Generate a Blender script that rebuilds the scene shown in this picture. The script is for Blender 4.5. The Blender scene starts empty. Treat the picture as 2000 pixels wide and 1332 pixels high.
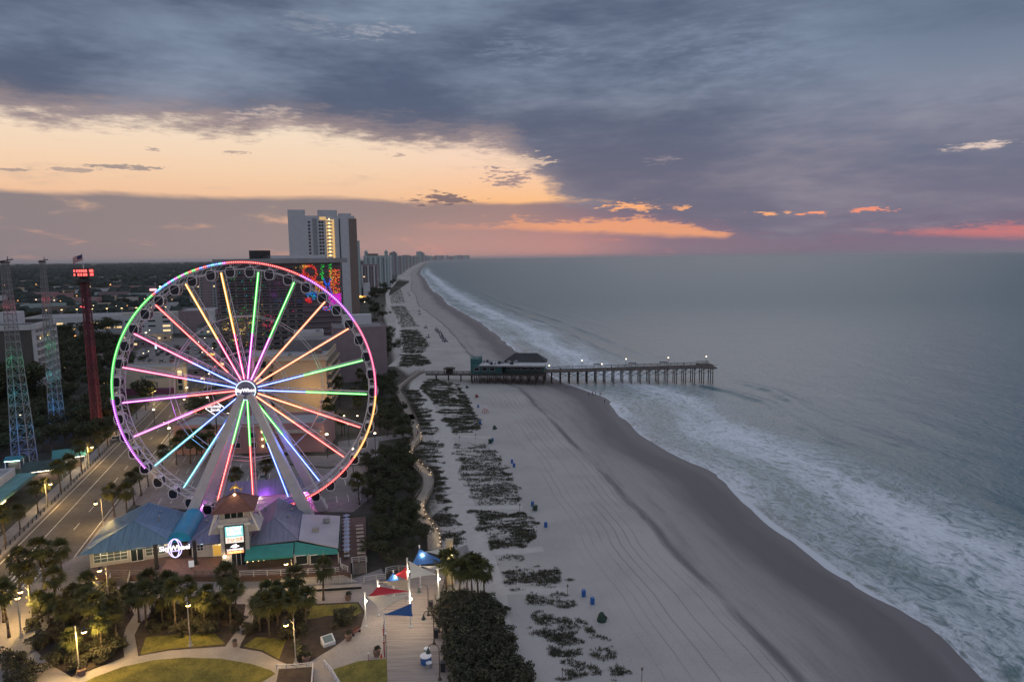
import bpy, bmesh, math, random
from math import radians, sin, cos, tan, pi, atan2, hypot, asin, degrees, exp, sqrt
from mathutils import Vector, Matrix, noise as mnoise
from mathutils.geometry import tessellate_polygon

sc = bpy.context.scene
col = sc.collection
random.seed(7)

# ------------------------------------------------------------------ camera
H = 57.0
PITCH, ROLL = radians(6.99), radians(0.66)
FPX = 2000 * 24.0 / 36.0
fw = Vector((0, cos(PITCH), -sin(PITCH)))
_r0 = Vector((1, 0, 0)); _u0 = Vector((0, sin(PITCH), cos(PITCH)))
rt = _r0 * cos(ROLL) - _u0 * sin(ROLL)
up = _u0 * cos(ROLL) + _r0 * sin(ROLL)
CAM = Vector((0, 0, H))
cd = bpy.data.cameras.new("camera"); cam = bpy.data.objects.new("camera", cd); col.objects.link(cam)
cd.lens = 24; cd.sensor_width = 36; cd.clip_start = 0.5; cd.clip_end = 120000
cam.matrix_world = Matrix(((rt.x, up.x, -fw.x, CAM.x), (rt.y, up.y, -fw.y, CAM.y), (rt.z, up.z, -fw.z, CAM.z), (0, 0, 0, 1)))
sc.camera = cam
sc.view_settings.view_transform = 'Standard'; sc.view_settings.look = 'None'
sc.view_settings.exposure = 0; sc.view_settings.gamma = 1
sc.cycles.use_denoising = True
sc.cycles.max_bounces = 6; sc.cycles.diffuse_bounces = 3; sc.cycles.glossy_bounces = 3
sc.cycles.transparent_max_bounces = 8; sc.cycles.volume_bounces = 0
sc.cycles.caustics_reflective = False; sc.cycles.caustics_refractive = False
sc.cycles.sample_clamp_indirect = 4
HAZE = 2.2e-5

def ray(x, y):
    return fw + rt * ((x - 1000) / FPX) + up * ((666 - y) / FPX)
def G(x, y, z=0.0):                       # where the sight line of the survey photo meets height z
    d = ray(x, y); return CAM + d * ((z - H) / d.z)
def AY(x, y, Y):
    d = ray(x, y); return CAM + d * (Y / d.y)
def azel(x, y):
    d = ray(x, y).normalized(); return degrees(atan2(d.x, d.y)), degrees(asin(d.z))

def s2l(c):
    c = c / 255.0
    return c / 12.92 if c <= 0.04045 else ((c + 0.055) / 1.055) ** 2.4
def rgb(r, g, b, k=1.0):
    return (s2l(r) * k, s2l(g) * k, s2l(b) * k, 1)

# ------------------------------------------------------------------ node helpers
class NT:
    def __init__(self, tree): self.t = tree; self.n = tree.nodes; self.l = tree.links
    def node(self, typ, ins=None, **kw):
        n = self.n.new(typ)
        for k, v in kw.items(): setattr(n, k, v)
        for k, v in (ins or {}).items():
            self.put(n.inputs[k], v)
        return n
    def put(self, sock, v):
        if hasattr(v, 'is_output'): self.l.new(v, sock)
        else: sock.default_value = v
    def m(self, op, a, b=None, c=None, clamp=False):
        n = self.n.new('ShaderNodeMath'); n.operation = op; n.use_clamp = clamp
        for i, v in enumerate((a, b, c)):
            if v is not None: self.put(n.inputs[i], v)
        return n.outputs[0]
    def mix(self, fac, a, b, mode='MIX'):
        n = self.n.new('ShaderNodeMix'); n.data_type = 'RGBA'; n.blend_type = mode
        self.put(n.inputs[0], fac); self.put(n.inputs[6], a); self.put(n.inputs[7], b)
        return n.outputs[2]
    def step(self, v, lo, hi):
        n = self.n.new('ShaderNodeMapRange'); n.interpolation_type = 'SMOOTHSTEP'
        self.put(n.inputs[0], v); self.put(n.inputs[1], lo); self.put(n.inputs[2], hi)
        n.inputs[3].default_value = 0; n.inputs[4].default_value = 1
        return n.outputs[0]
    def ramp(self, v, stops, interp='LINEAR'):
        n = self.n.new('ShaderNodeValToRGB'); n.color_ramp.interpolation = interp
        e = n.color_ramp.elements
        while len(e) < len(stops): e.new(0.5)
        for i, (p, c) in enumerate(stops): e[i].position = p; e[i].color = c
        self.put(n.inputs[0], v); return n.outputs[0]
    def curve(self, v, pts):
        n = self.n.new('ShaderNodeFloatCurve'); cv = n.mapping.curves[0]
        while len(cv.points) < len(pts): cv.points.new(0.5, 0.5)
        for i, (x, y) in enumerate(pts):
            cv.points[i].location = (x, y); cv.points[i].handle_type = 'VECTOR'
        n.mapping.update(); self.put(n.inputs['Value'], v); return n.outputs[0]
    def noise(self, vec, scale, detail=4, rough=0.55, dist=0.0):
        n = self.n.new('ShaderNodeTexNoise')
        if vec is not None: self.put(n.inputs['Vector'], vec)
        self.put(n.inputs['Scale'], scale); n.inputs['Detail'].default_value = detail
        n.inputs['Roughness'].default_value = rough; n.inputs['Distortion'].default_value = dist
        return n.outputs[0]
    def xyz(self, x, y, z):
        n = self.n.new('ShaderNodeCombineXYZ')
        for i, v in enumerate((x, y, z)): self.put(n.inputs[i], v)
        return n.outputs[0]

# ------------------------------------------------------------------ sky
world = bpy.data.worlds.new("World"); sc.world = world; world.use_nodes = True
wt = NT(world.node_tree); wt.n.clear()
tc = wt.node('ShaderNodeTexCoord')
sep = wt.node('ShaderNodeSeparateXYZ', {0: tc.outputs['Generated']})
X, Y, Z = sep.outputs
az = wt.m('DEGREES', wt.m('ARCTAN2', X, Y))
el = wt.m('DEGREES', wt.m('ARCSINE', Z))
azn = wt.m('DIVIDE', wt.m('ADD', az, 60.0), 120.0, clamp=True)
def bcurve(pts):                                      # a boundary elevation as a function of azimuth
    out = []
    for x, y in pts:
        a, e = azel(x, y); out.append(((a + 60) / 120, max(0, min(1, (e + 5) / 40))))
    out = [(0.0, out[0][1])] + out + [(1.0, out[-1][1])]
    return wt.m('SUBTRACT', wt.m('MULTIPLY', wt.curve(azn, out), 40.0), 5.0)
wisp_v = wt.xyz(wt.m('MULTIPLY', az, 0.10), wt.m('MULTIPLY', el, 0.42), 0.0)
n_w = wt.m('SUBTRACT', wt.noise(wisp_v, 1.3, 9, 0.58, 0.3), 0.5)
n_f = wt.m('SUBTRACT', wt.noise(wt.xyz(wt.m('MULTIPLY', az, 0.22), wt.m('MULTIPLY', el, 1.0), 3.7), 2.0, 8, 0.6), 0.5)
n_g = wt.m('SUBTRACT', wt.noise(wt.xyz(wt.m('MULTIPLY', az, 0.55), wt.m('MULTIPLY', el, 2.6), 5.1), 2.2, 6, 0.62, 0.5), 0.5)
zz = wt.m('ADD', wt.m('MAXIMUM', Z, 0.0), 0.10)
deck_v = wt.xyz(wt.m('DIVIDE', X, zz), wt.m('DIVIDE', Y, zz), 0.0)
n_d = wt.noise(deck_v, 0.9, 7, 0.5, 0.4)
n_d2 = wt.noise(wt.xyz(wt.m('MULTIPLY', az, 0.06), wt.m('MULTIPLY', el, 0.20), 8.3), 0.75, 5, 0.5, 0.3)
# clear sky seen through the gaps
ele = wt.m('DIVIDE', wt.m('MAXIMUM', el, 0.0), 40.0, clamp=True)
clear_l = wt.ramp(ele, [(0.0, rgb(214, 150, 132)), (0.05, rgb(232, 168, 140)), (0.11, rgb(242, 192, 154)), (0.17, rgb(246, 210, 176)),
                        (0.25, rgb(246, 224, 200)), (0.34, rgb(214, 205, 205)), (1.0, rgb(150, 165, 190))])
clear_r = wt.ramp(ele, [(0.0, rgb(214, 126, 124)), (0.035, rgb(238, 128, 108)), (0.06, rgb(255, 172, 112)), (0.10, rgb(255, 190, 128)),
                        (0.2, rgb(248, 214, 190)), (1.0, rgb(170, 180, 200))])
clear_p = wt.ramp(ele, [(0.0, rgb(178, 112, 126)), (0.04, rgb(226, 112, 116)), (0.08, rgb(238, 144, 122)), (0.3, rgb(245, 210, 196)), (1.0, rgb(170, 180, 200))])
clear = wt.mix(wt.step(az, -14.0, 0.0), clear_l, clear_r)
clear = wt.mix(wt.step(az, 20.0, 30.0), clear, clear_p)
clear = wt.mix(wt.m('MULTIPLY', wt.step(wt.m('ADD', n_w, wt.m('MULTIPLY', n_f, 0.6)), 0.04, 0.30), 0.42), clear, rgb(206, 176, 158))
# haze bank along the horizon
bank_c = wt.ramp(wt.m('DIVIDE', wt.m('ADD', az, 40.0), 80.0, clamp=True),
                 [(0.0, rgb(141, 128, 132)), (0.28, rgb(158, 138, 136)), (0.42, rgb(190, 148, 140)), (0.56, rgb(196, 142, 136)),
                  (0.66, rgb(142, 118, 132)), (0.8, rgb(128, 112, 130)), (1.0, rgb(124, 112, 132))])
bank_hi = wt.ramp(wt.m('DIVIDE', wt.m('ADD', az, 40.0), 80.0, clamp=True),
                  [(0.0, rgb(142, 130, 132)), (0.3, rgb(150, 134, 132)), (0.5, rgb(164, 134, 130)), (0.62, rgb(124, 110, 128)), (1.0, rgb(112, 106, 128))])
band = wt.mix(wt.step(el, 0.5, 4.2), bank_c, bank_hi)
band = wt.mix(wt.step(n_w, 0.06, 0.26), band, clear)            # thin places in the band
low_top = bcurve([(0, 374), (200, 380), (420, 388), (700, 388), (900, 398), (1010, 400), (1080, 396), (1150, 396), (2000, 396)])
lowA = wt.m('SUBTRACT', 1.0, wt.step(wt.m('ADD', wt.m('SUBTRACT', el, low_top), wt.m('MULTIPLY', n_w, 1.0)), -0.22, 0.32))
c1 = wt.mix(lowA, clear, band)
# orange streak between the two lower banks
st_hi = bcurve([(0, 520), (690, 500), (740, 444), (800, 434), (960, 434), (1000, 427), (1120, 428), (1180, 422), (1250, 418), (1330, 434), (1440, 452), (1470, 480), (1580, 480),
                (1640, 444), (1760, 446), (2000, 428)])
st_lo = bcurve([(0, 500), (700, 442), (800, 452), (1000, 452), (1150, 458), (1300, 466), (1420, 468), (1450, 452), (1580, 452), (1640, 446), (1740, 460), (1850, 466), (2000, 468)])
sa = wt.m('MULTIPLY', wt.step(wt.m('ADD', wt.m('SUBTRACT', st_hi, el), wt.m('ADD', wt.m('MULTIPLY', n_f, 2.0), wt.m('MULTIPLY', n_g, 1.6))), -0.05, 0.45),
          wt.step(wt.m('ADD', wt.m('SUBTRACT', el, st_lo), wt.m('MULTIPLY', n_f, 0.6)), -0.1, 0.5))
streak = wt.mix(wt.step(az, -8.0, 4.0), rgb(222, 156, 134), wt.mix(wt.step(az, 16.0, 27.0), rgb(247, 168, 122), rgb(212, 124, 122)))
c2 = wt.mix(wt.m('MULTIPLY', sa, wt.m('MULTIPLY', wt.step(az, -12.0, 6.0), 0.86)), c1, streak)
# upper cloud deck
deck_b = bcurve([(0, 222), (90, 246), (330, 250), (470, 262), (560, 252), (700, 276), (930, 290), (990, 300), (1035, 330), (1070, 372), (1110, 398), (1160, 410), (1320, 416), (1420, 440),
                 (1470, 470), (1590, 470), (1650, 448), (1760, 444), (2000, 428)])
dk = wt.m('ADD', wt.m('SUBTRACT', el, deck_b), wt.m('ADD', wt.m('MULTIPLY', n_w, 2.8), wt.m('ADD', wt.m('MULTIPLY', n_f, 2.8), wt.m('MULTIPLY', n_g, 1.3))))
dA = wt.step(dk, -0.7, 0.9)
deck_dark = wt.mix(wt.step(el, 4.0, 14.0), rgb(110, 108, 126), rgb(86, 98, 121))
deck_dark = wt.mix(wt.m('MULTIPLY', wt.step(az, 8.0, 30.0), 0.75), deck_dark, wt.mix(wt.step(el, 1.5, 9.0), rgb(122, 114, 134), rgb(102, 113, 136)))
deck_lite = wt.mix(wt.step(el, 5.0, 16.0), rgb(146, 138, 150), rgb(134, 149, 170))
br = wt.step(wt.m('ADD', wt.m('MULTIPLY', n_d, 0.35), wt.m('ADD', wt.m('MULTIPLY', n_d2, 0.65), wt.m('MULTIPLY', n_f, 0.15))), 0.38, 0.66)
deck = wt.mix(br, deck_dark, deck_lite)
deck = wt.mix(wt.m('MULTIPLY', wt.step(el, 13.0, 20.0), wt.m('MULTIPLY', wt.m('SUBTRACT', 1.0, wt.step(az, -42.0, -8.0)), 0.7)), deck, rgb(74, 84, 106))
deck = wt.mix(wt.m('MULTIPLY', wt.m('MULTIPLY', wt.step(az, 16.0, 34.0), wt.step(el, 9.0, 16.0)), 0.6), deck, rgb(86, 100, 124))
# dusky belly along the left base of the deck
belly = wt.m('MULTIPLY', wt.m('SUBTRACT', 1.0, wt.step(wt.m('SUBTRACT', el, deck_b), 0.2, 3.0)), wt.m('SUBTRACT', 1.0, wt.step(az, -20.0, 5.0)))
deck = wt.mix(wt.m('MULTIPLY', belly, 0.55), deck, rgb(128, 118, 124))
rimlit = wt.m('MULTIPLY', wt.m('SUBTRACT', 1.0, wt.step(dk, 0.3, 2.6)), wt.m('SUBTRACT', 1.0, wt.step(az, 0.0, 8.0)))
deck = wt.mix(wt.m('MULTIPLY', rimlit, 0.42), deck, rgb(196, 168, 156))
c3 = wt.mix(dA, c2, deck)
def spot(c, px, py, rx, ry, colr, k=1.0, sharp=0.9):           # one rift in the deck letting the glow through
    a0, e0 = azel(px, py)
    dx = wt.m('DIVIDE', wt.m('SUBTRACT', az, a0), rx); dy = wt.m('DIVIDE', wt.m('SUBTRACT', el, e0), ry)
    r2 = wt.m('ADD', wt.m('MULTIPLY', dx, dx), wt.m('MULTIPLY', dy, dy))
    f = wt.step(wt.m('ADD', wt.m('SUBTRACT', 1.0, r2), wt.m('ADD', wt.m('MULTIPLY', n_f, 7.0), wt.m('MULTIPLY', n_g, 6.5))), 0.05, 0.05 + sharp)
    return wt.mix(wt.m('MULTIPLY', f, k), c, colr)
c = c3
OR = rgb(255, 178, 124)
for a in [(1230, 402, 2.4, 0.42, OR, 1.0), (1500, 417, 1.5, 0.22, OR, 0.95), (1600, 418, 1.9, 0.22, rgb(255, 160, 120), 0.95), (1695, 411, 1.6, 0.2, rgb(250, 150, 120), 0.9),
          (1330, 405, 0.9, 0.2, OR, 0.8), (1940, 283, 3.0, 0.26, rgb(240, 214, 198), 0.85, 2.2), (535, 226, 2.0, 0.9, rgb(214, 190, 176), 0.6, 2.6), (440, 228, 1.9, 0.5, rgb(206, 182, 172), 0.6, 1.6),
          (1290, 314, 1.5, 0.35, rgb(196, 174, 174), 0.45, 3.0), (720, 60, 3.0, 0.6, rgb(164, 166, 178), 0.7, 2.0), (620, 50, 3.4, 0.8, rgb(140, 146, 162), 0.6, 2.2),
          (1010, 316, 2.6, 0.7, rgb(238, 206, 180), 0.75), (1040, 96, 4.6, 1.5, rgb(128, 142, 164), 0.45, 2.6), (1450, 105, 8.0, 2.4, rgb(130, 143, 168), 0.4, 3.0), (1900, 185, 4.0, 1.4, rgb(136, 144, 164), 0.4, 2.6)]:
    c = spot(c, *a)
for a in [(865, 388, 2.6, 0.5, rgb(126, 108, 112), 0.95), (240, 326, 2.2, 0.22, rgb(150, 138, 138), 0.85), (40, 331, 1.8, 0.16, rgb(156, 142, 140), 0.75), (140, 331, 1.6, 0.16, rgb(160, 146, 142), 0.7),
          (290, 290, 0.7, 0.18, rgb(170, 152, 146), 0.8), (470, 298, 1.0, 0.18, rgb(176, 156, 148), 0.8), (775, 304, 0.8, 0.16, rgb(180, 156, 146), 0.8), (990, 345, 2.2, 0.7, rgb(160, 138, 140), 0.9)]:
    c = spot(c, *a)
# unseen sky overhead and behind the camera, brightened to light the ground
hi = wt.step(el, 26.0, 48.0)
back = wt.step(wt.m('ABSOLUTE', az), 75.0, 130.0)
nis = wt.node('ShaderNodeTexSky', sky_type='NISHITA', sun_disc=False, sun_elevation=radians(3.0), sun_rotation=radians(18.0))
over = wt.mix(n_d, (0.29, 0.34, 0.44, 1), (0.54, 0.58, 0.68, 1))
over = wt.mix(0.06, over, nis.outputs[0])
c = wt.mix(wt.m('MAXIMUM', hi, wt.m('MULTIPLY', back, wt.step(el, 4.0, 20.0))), c, over)
c = wt.mix(wt.step(el, -2.5, -0.6), rgb(90, 96, 108), c)
bg = wt.node('ShaderNodeBackground', {0: c, 1: 1.0})
wo = wt.node('ShaderNodeOutputWorld', {0: bg.outputs[0]})
world.cycles.sampling_method = 'MANUAL'; world.cycles.sample_map_resolution = 512

# ------------------------------------------------------------------ the hidden sun's faint glow through the cloud
sd = bpy.data.lights.new("sun", 'SUN'); sun = bpy.data.objects.new("sun", sd); col.objects.link(sun)
sd.energy = 0.35; sd.angle = radians(40); sd.color = (1.0, 0.86, 0.80)
sun.rotation_euler = (radians(62), 0, radians(180 - 18))
# ------------------------------------------------------------------ materials
def new_mat(name):
    m = bpy.data.materials.new(name); m.use_nodes = True
    t = NT(m.node_tree); t.n.clear()
    out = t.node('ShaderNodeOutputMaterial')
    return m, t, out
_mats = {}
def mat(name, c, rough=0.7, var=0.25, scale=0.6, metal=0.0, bump=0.0, c2=None, spec=0.35, stretch=None):
    """a worn surface: base colour broken up by two sizes of noise"""
    if name in _mats: return _mats[name]
    m, t, out = new_mat(name)
    co = t.node('ShaderNodeTexCoord').outputs['Object']
    if stretch: co = t.node('ShaderNodeMapping', {0: co, 3: stretch}).outputs[0]
    n1 = t.noise(co, scale, 5, 0.6); n2 = t.noise(co, scale * 7.3, 3, 0.6)
    f = t.m('ADD', t.m('MULTIPLY', n1, 0.6), t.m('MULTIPLY', n2, 0.4))
    a = tuple(max(0, v * (1 - var)) for v in c[:3]) + (1,)
    b = tuple(min(1, v * (1 + var)) for v in (c2 or c)[:3]) + (1,)
    colr = t.mix(t.step(f, 0.3, 0.7), a, b)
    p = t.node('ShaderNodeBsdfPrincipled', {'Base Color': colr, 'Roughness': rough, 'Metallic': metal, 'Specular IOR Level': spec})
    if bump:
        bn = t.node('ShaderNodeBump', {'Strength': bump, 'Distance': 0.05, 'Height': n2}); t.l.new(bn.outputs[0], p.inputs['Normal'])
    t.l.new(p.outputs[0], out.inputs[0]); _mats[name] = m; return m
def emat(name, c, strength, body=(0.6, 0.6, 0.6)):
    if name in _mats: return _mats[name]
    m, t, out = new_mat(name)
    p = t.node('ShaderNodeBsdfPrincipled', {'Base Color': (*body, 1), 'Roughness': 0.4, 'Emission Color': (*c[:3], 1), 'Emission Strength': strength})
    t.l.new(p.outputs[0], out.inputs[0]); _mats[name] = m; return m
def glassm(name, c=(0.02, 0.03, 0.035), rough=0.08):
    if name in _mats: return _mats[name]
    m, t, out = new_mat(name)
    p = t.node('ShaderNodeBsdfPrincipled', {'Base Color': (*c, 1), 'Roughness': rough, 'Specular IOR Level': 0.6})
    t.l.new(p.outputs[0], out.inputs[0]); _mats[name] = m; return m

# ------------------------------------------------------------------ mesh builder
class MB:
    def __init__(s): s.v = []; s.f = []; s.mi = []; s.M = None
    def add(s, vs, fs, k=0):
        b = len(s.v)
        if s.M is not None: vs = [s.M @ Vector(p) for p in vs]
        s.v += [tuple(p) for p in vs]; s.f += [tuple(b + i for i in f) for f in fs]; s.mi += [k] * len(fs); return s
    def box(s, c, d, rz=0.0, k=0):
        x, y, z = (q / 2 for q in d); cr, sr = cos(rz), sin(rz)
        vs = [(c[0] + a * x * cr - b * y * sr, c[1] + a * x * sr + b * y * cr, c[2] + e * z) for e in (-1, 1) for a, b in ((-1, -1), (1, -1), (1, 1), (-1, 1))]
        return s.add(vs, [(3, 2, 1, 0), (4, 5, 6, 7), (0, 1, 5, 4), (1, 2, 6, 5), (2, 3, 7, 6), (3, 0, 4, 7)], k)
    def prism(s, poly, z0, z1, k=0, top=True, bottom=False):
        n = len(poly); vs = [(p[0], p[1], z0) for p in poly] + [(p[0], p[1], z1) for p in poly]
        fs = [(i, (i + 1) % n, n + (i + 1) % n, n + i) for i in range(n)]
        tris = tessellate_polygon([[Vector((p[0], p[1], 0)) for p in poly]])
        if top: fs += [tuple(n + i for i in t) for t in tris]
        if bottom: fs += [tuple(reversed(t)) for t in tris]
        return s.add(vs, fs, k)
    def sheet(s, poly, z, k=0):
        tris = tessellate_polygon([[Vector((p[0], p[1], 0)) for p in poly]])
        out = []
        for t in tris:
            a, b, c_ = (poly[i] for i in t)
            out.append(t if (b[0] - a[0]) * (c_[1] - a[1]) - (b[1] - a[1]) * (c_[0] - a[0]) > 0 else tuple(reversed(t)))
        return s.add([(p[0], p[1], z) for p in poly], out, k)
    def tube(s, p0, p1, r0, r1=None, n=6, k=0, caps=True):
        p0, p1 = Vector(p0), Vector(p1); r1 = r0 if r1 is None else r1
        d = (p1 - p0).normalized(); a = d.cross(Vector((0, 0, 1)))
        if a.length < 1e-3: a = Vector((1, 0, 0))
        a.normalize(); b = d.cross(a)
        vs = []
        for p, r in ((p0, r0), (p1, r1)):
            vs += [p + (a * cos(2 * pi * i / n) + b * sin(2 * pi * i / n)) * r for i in range(n)]
        fs = [(i, n + i, n + (i + 1) % n, (i + 1) % n) for i in range(n)]
        if caps: fs += [tuple(range(n)), tuple(reversed(range(n, 2 * n)))]
        return s.add(vs, fs, k)
    def path(s, pts, r, n=6, k=0):
        for a, b in zip(pts[:-1], pts[1:]): s.tube(a, b, r, n=n, k=k)
        return s
    def beam(s, p0, p1, w, h, k=0, upv=(0, 0, 1)):
        p0, p1 = Vector(p0), Vector(p1); d = (p1 - p0).normalized(); a = d.cross(Vector(upv))
        if a.length < 1e-3: a = d.cross(Vector((0, 1, 0)))
        a.normalize(); b = a.cross(d)
        vs = [p + a * (i * w / 2) + b * (j * h / 2) for p in (p0, p1) for i, j in ((-1, -1), (1, -1), (1, 1), (-1, 1))]
        return s.add(vs, [(3, 2, 1, 0), (4, 5, 6, 7), (0, 1, 5, 4), (1, 2, 6, 5), (2, 3, 7, 6), (3, 0, 4, 7)], k)
    def lathe(s, prof, n=12, o=(0, 0, 0), k=0):
        vs = [(o[0] + r * cos(2 * pi * i / n), o[1] + r * sin(2 * pi * i / n), o[2] + z) for r, z in prof for i in range(n)]
        fs = [(j * n + i, j * n + (i + 1) % n, (j + 1) * n + (i + 1) % n, (j + 1) * n + i) for j in range(len(prof) - 1) for i in range(n)]
        fs += [tuple(reversed(range(n))), tuple(range((len(prof) - 1) * n, len(prof) * n))]
        return s.add(vs, fs, k)
    def mesh(s, name, mats, smooth=False):
        me = bpy.data.meshes.new(name); me.from_pydata(s.v, [], s.f)
        for m in (mats if isinstance(mats, (list, tuple)) else [mats]): me.materials.append(m)
        me.polygons.foreach_set('material_index', s.mi)
        if smooth: me.polygons.foreach_set('use_smooth', [True] * len(s.f))
        me.update(); return me
    def build(s, name, mats, parent=None, smooth=False):
        return link(name, s.mesh(name, mats, smooth), parent)
def link(name, me, parent=None, loc=None, rz=None):
    o = bpy.data.objects.new(name, me); col.objects.link(o)
    if parent is not None: o.parent = parent
    if loc is not None: o.location = loc
    if rz is not None: o.rotation_euler = (0, 0, rz)
    return o
def tag(o, label=None, cat=None, group=None, kind=None):
    for k, v in (('label', label), ('category', cat), ('group', group), ('kind', kind)):
        if v: o[k] = v
    return o
def thing(name, label, cat, loc=(0, 0, 0), rz=0.0, group=None):
    o = bpy.data.objects.new(name, None); col.objects.link(o); o.location = loc; o.rotation_euler = (0, 0, rz)
    o.empty_display_size = 0.2
    return tag(o, label, cat, group)
def struct(name, mb, m, smooth=False):
    return tag(mb.build(name, m, None, smooth), kind='structure')
_kids = {}
def kids(o):
    if o.name not in _kids: _kids[o.name] = [c for c in bpy.data.objects if c.parent == o]
    return _kids[o.name]
def dup(root, loc, rz=0.0, scale=None, label=None, group=None):
    def cp(o, par):
        c_ = o.copy(); col.objects.link(c_)
        if par is not None: c_.parent = par
        for ch in kids(o): cp(ch, c_)
        return c_
    r = cp(root, None); r.location = loc; r.rotation_euler = (0, 0, rz)
    if scale is not None: r.scale = scale if hasattr(scale, '__len__') else (scale,) * 3
    if label: r['label'] = label
    if group: r['group'] = group
    return r
def text_mb(txt, size, extrude=0.03, bold=0.0, align='CENTER', spacing=1.0):
    cu = bpy.data.curves.new('lettering', 'FONT'); cu.body = txt; cu.size = size; cu.extrude = extrude; cu.offset = bold
    cu.align_x = align; cu.align_y = 'CENTER'; cu.space_character = spacing; cu.resolution_u = 3
    o = bpy.data.objects.new('lettering', cu); col.objects.link(o)
    bpy.context.view_layer.update()
    me = bpy.data.meshes.new_from_object(o.evaluated_get(bpy.context.evaluated_depsgraph_get()))
    bpy.data.objects.remove(o); bpy.data.curves.remove(cu)
    mb = MB(); vs = [(v.co.x, -v.co.z, v.co.y) for v in me.vertices]           # stands upright, faces -Y
    mb.add(vs, [tuple(p.vertices) for p in me.polygons]); bpy.data.meshes.remove(me); return mb
def lamp_light(name, parent, loc, watts, c=(1, 0.72, 0.38), r=0.25):
    l = bpy.data.lights.new(name, 'POINT'); l.energy = watts; l.color = c; l.shadow_soft_size = r
    o = bpy.data.objects.new(name, l); col.objects.link(o); o.parent = parent; o.location = loc; return o
def inside(p, poly):
    x, y = p[0], p[1]; c_ = False
    for (x0, y0), (x1, y1) in zip(poly, poly[1:] + poly[:1]):
        if (y0 > y) != (y1 > y) and x < (x1 - x0) * (y - y0) / (y1 - y0) + x0: c_ = not c_
    return c_
def gp(pts, z=0.0): return [tuple(G(x, y, z)[:2]) for x, y in pts]
def scatter(poly, n, mind=0.0, rnd=random):
    xs = [p[0] for p in poly]; ys = [p[1] for p in poly]; out = []
    for _ in range(n * 60):
        q = (rnd.uniform(min(xs), max(xs)), rnd.uniform(min(ys), max(ys)))
        if inside(q, poly) and all((q[0] - a) ** 2 + (q[1] - b) ** 2 > mind * mind for a, b in out):
            out.append(q)
            if len(out) >= n: break
    return out
# ------------------------------------------------------------------ coast line
_sp = [(1907, 1326), (1855, 1262), (1817, 1222), (1746, 1184), (1674, 1144), (1636, 1113), (1542, 1044), (1508, 1023), (1466, 985), (1447, 966), (1399, 923), (1352, 904),
       (1309, 887), (1247, 850), (1225, 825), (1200, 790), (1172, 770), (1150, 762), (1108, 750), (1060, 724), (1013, 690), (973, 656), (939, 631), (901, 609), (876, 595), (860, 577), (844, 567), (830, 544)]
WZ = -0.6
SH = [(62, -120), (62, 40)] + [(G(x, y, WZ).x, G(x, y, WZ).y) for x, y in _sp] + [(-330, 2500), (-470, 3600), (-985, 8000), (-1560, 14000), (-1800, 20000), (-1350, 30000), (0, 45000), (6000, 60000)]
def shore(y):
    for (x0, y0), (x1, y1) in zip(SH, SH[1:]):
        if y <= y1:
            return x0 + (x1 - x0) * (y - y0) / (y1 - y0)
    return SH[-1][0]
def shore_s(y):                                          # softened
    w = 4 + abs(y) * 0.02
    return (shore(y - w) + 2 * shore(y) + shore(y + w)) / 4
def cusp(y): return 1.3 * sin(y * 0.21) * mnoise.noise((y * 0.04, 3, 0)) + 2.4 * mnoise.noise((y * 0.045, 0.3, 0)) + 0.8 * mnoise.noise((y * 0.23, 9, 0))
def geo(a, b, step0, ratio):
    out = [a]; st = step0
    while out[-1] + st < b: out.append(out[-1] + st); st *= ratio
    return out + [b]
def sheet_grid(name, ys, us, zf, attr):
    vs, fs, at = [], [], []
    for y in ys:
        xs = shore_s(y)
        for u in us:
            vs.append((xs + u, y, zf(u, y))); at.append(u)
    n = len(us)
    fs = [(j * n + i, j * n + i + 1, (j + 1) * n + i + 1, (j + 1) * n + i) for j in range(len(ys) - 1) for i in range(n - 1)]
    me = bpy.data.meshes.new(name); me.from_pydata(vs, [], fs)
    a = me.attributes.new(attr, 'FLOAT', 'POINT'); a.data.foreach_set('value', at)
    me.polygons.foreach_set('use_smooth', [True] * len(fs)); me.update()
    return me
def ground_z(u, y):
    v = u + cusp(y)
    if v > -42: z = WZ - 0.019 * v if v < 0 else WZ - 0.05 * v
    else: z = 0.2
    z = max(-6.0, min(z, 0.0 if v > -50 else 0.0))
    return z
# ---- sand and land: one sheet out to the horizon
m, t, out = new_mat('sand_and_land')
pos = t.node('ShaderNodeNewGeometry').outputs['Position']
u = t.node('ShaderNodeAttribute', attribute_name='shore').outputs['Fac']
sp = t.node('ShaderNodeSeparateXYZ', {0: pos})
along = t.xyz(t.m('MULTIPLY', u, 0.12), t.m('MULTIPLY', sp.outputs[1], 0.02), 0.0)
nb = t.noise(along, 1.0, 5, 0.55)                       # long blotches parallel to the water
ns = t.noise(pos, 0.9, 5, 0.65); nsl = t.noise(pos, 0.06, 4, 0.6); nfine = t.noise(pos, 3.2, 4, 0.75)
foot = t.noise(pos, 1.5, 2, 0.5)
bm0 = t.node('ShaderNodeAttribute', attribute_name='berm').outputs['Fac']
stw = t.noise(t.xyz(t.m('MULTIPLY', bm0, 0.35), t.m('MULTIPLY', sp.outputs[1], 0.035), 2.0), 1.0, 6, 0.65)
bm = t.m('ADD', bm0, t.m('MULTIPLY', t.m('SUBTRACT', t.noise(t.xyz(0.0, t.m('MULTIPLY', sp.outputs[1], 0.03), 0.0), 1.0, 3), 0.5), 3.5))
uj = t.m('ADD', u, t.m('MULTIPLY', t.m('SUBTRACT', nb, 0.5), 13.0))
un = t.m('DIVIDE', t.m('ADD', uj, 32.0), 36.0, clamp=True)
dry = t.mix(t.step(nsl, 0.35, 0.7), (0.395, 0.370, 0.355, 1), (0.335, 0.314, 0.306, 1))
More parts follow.
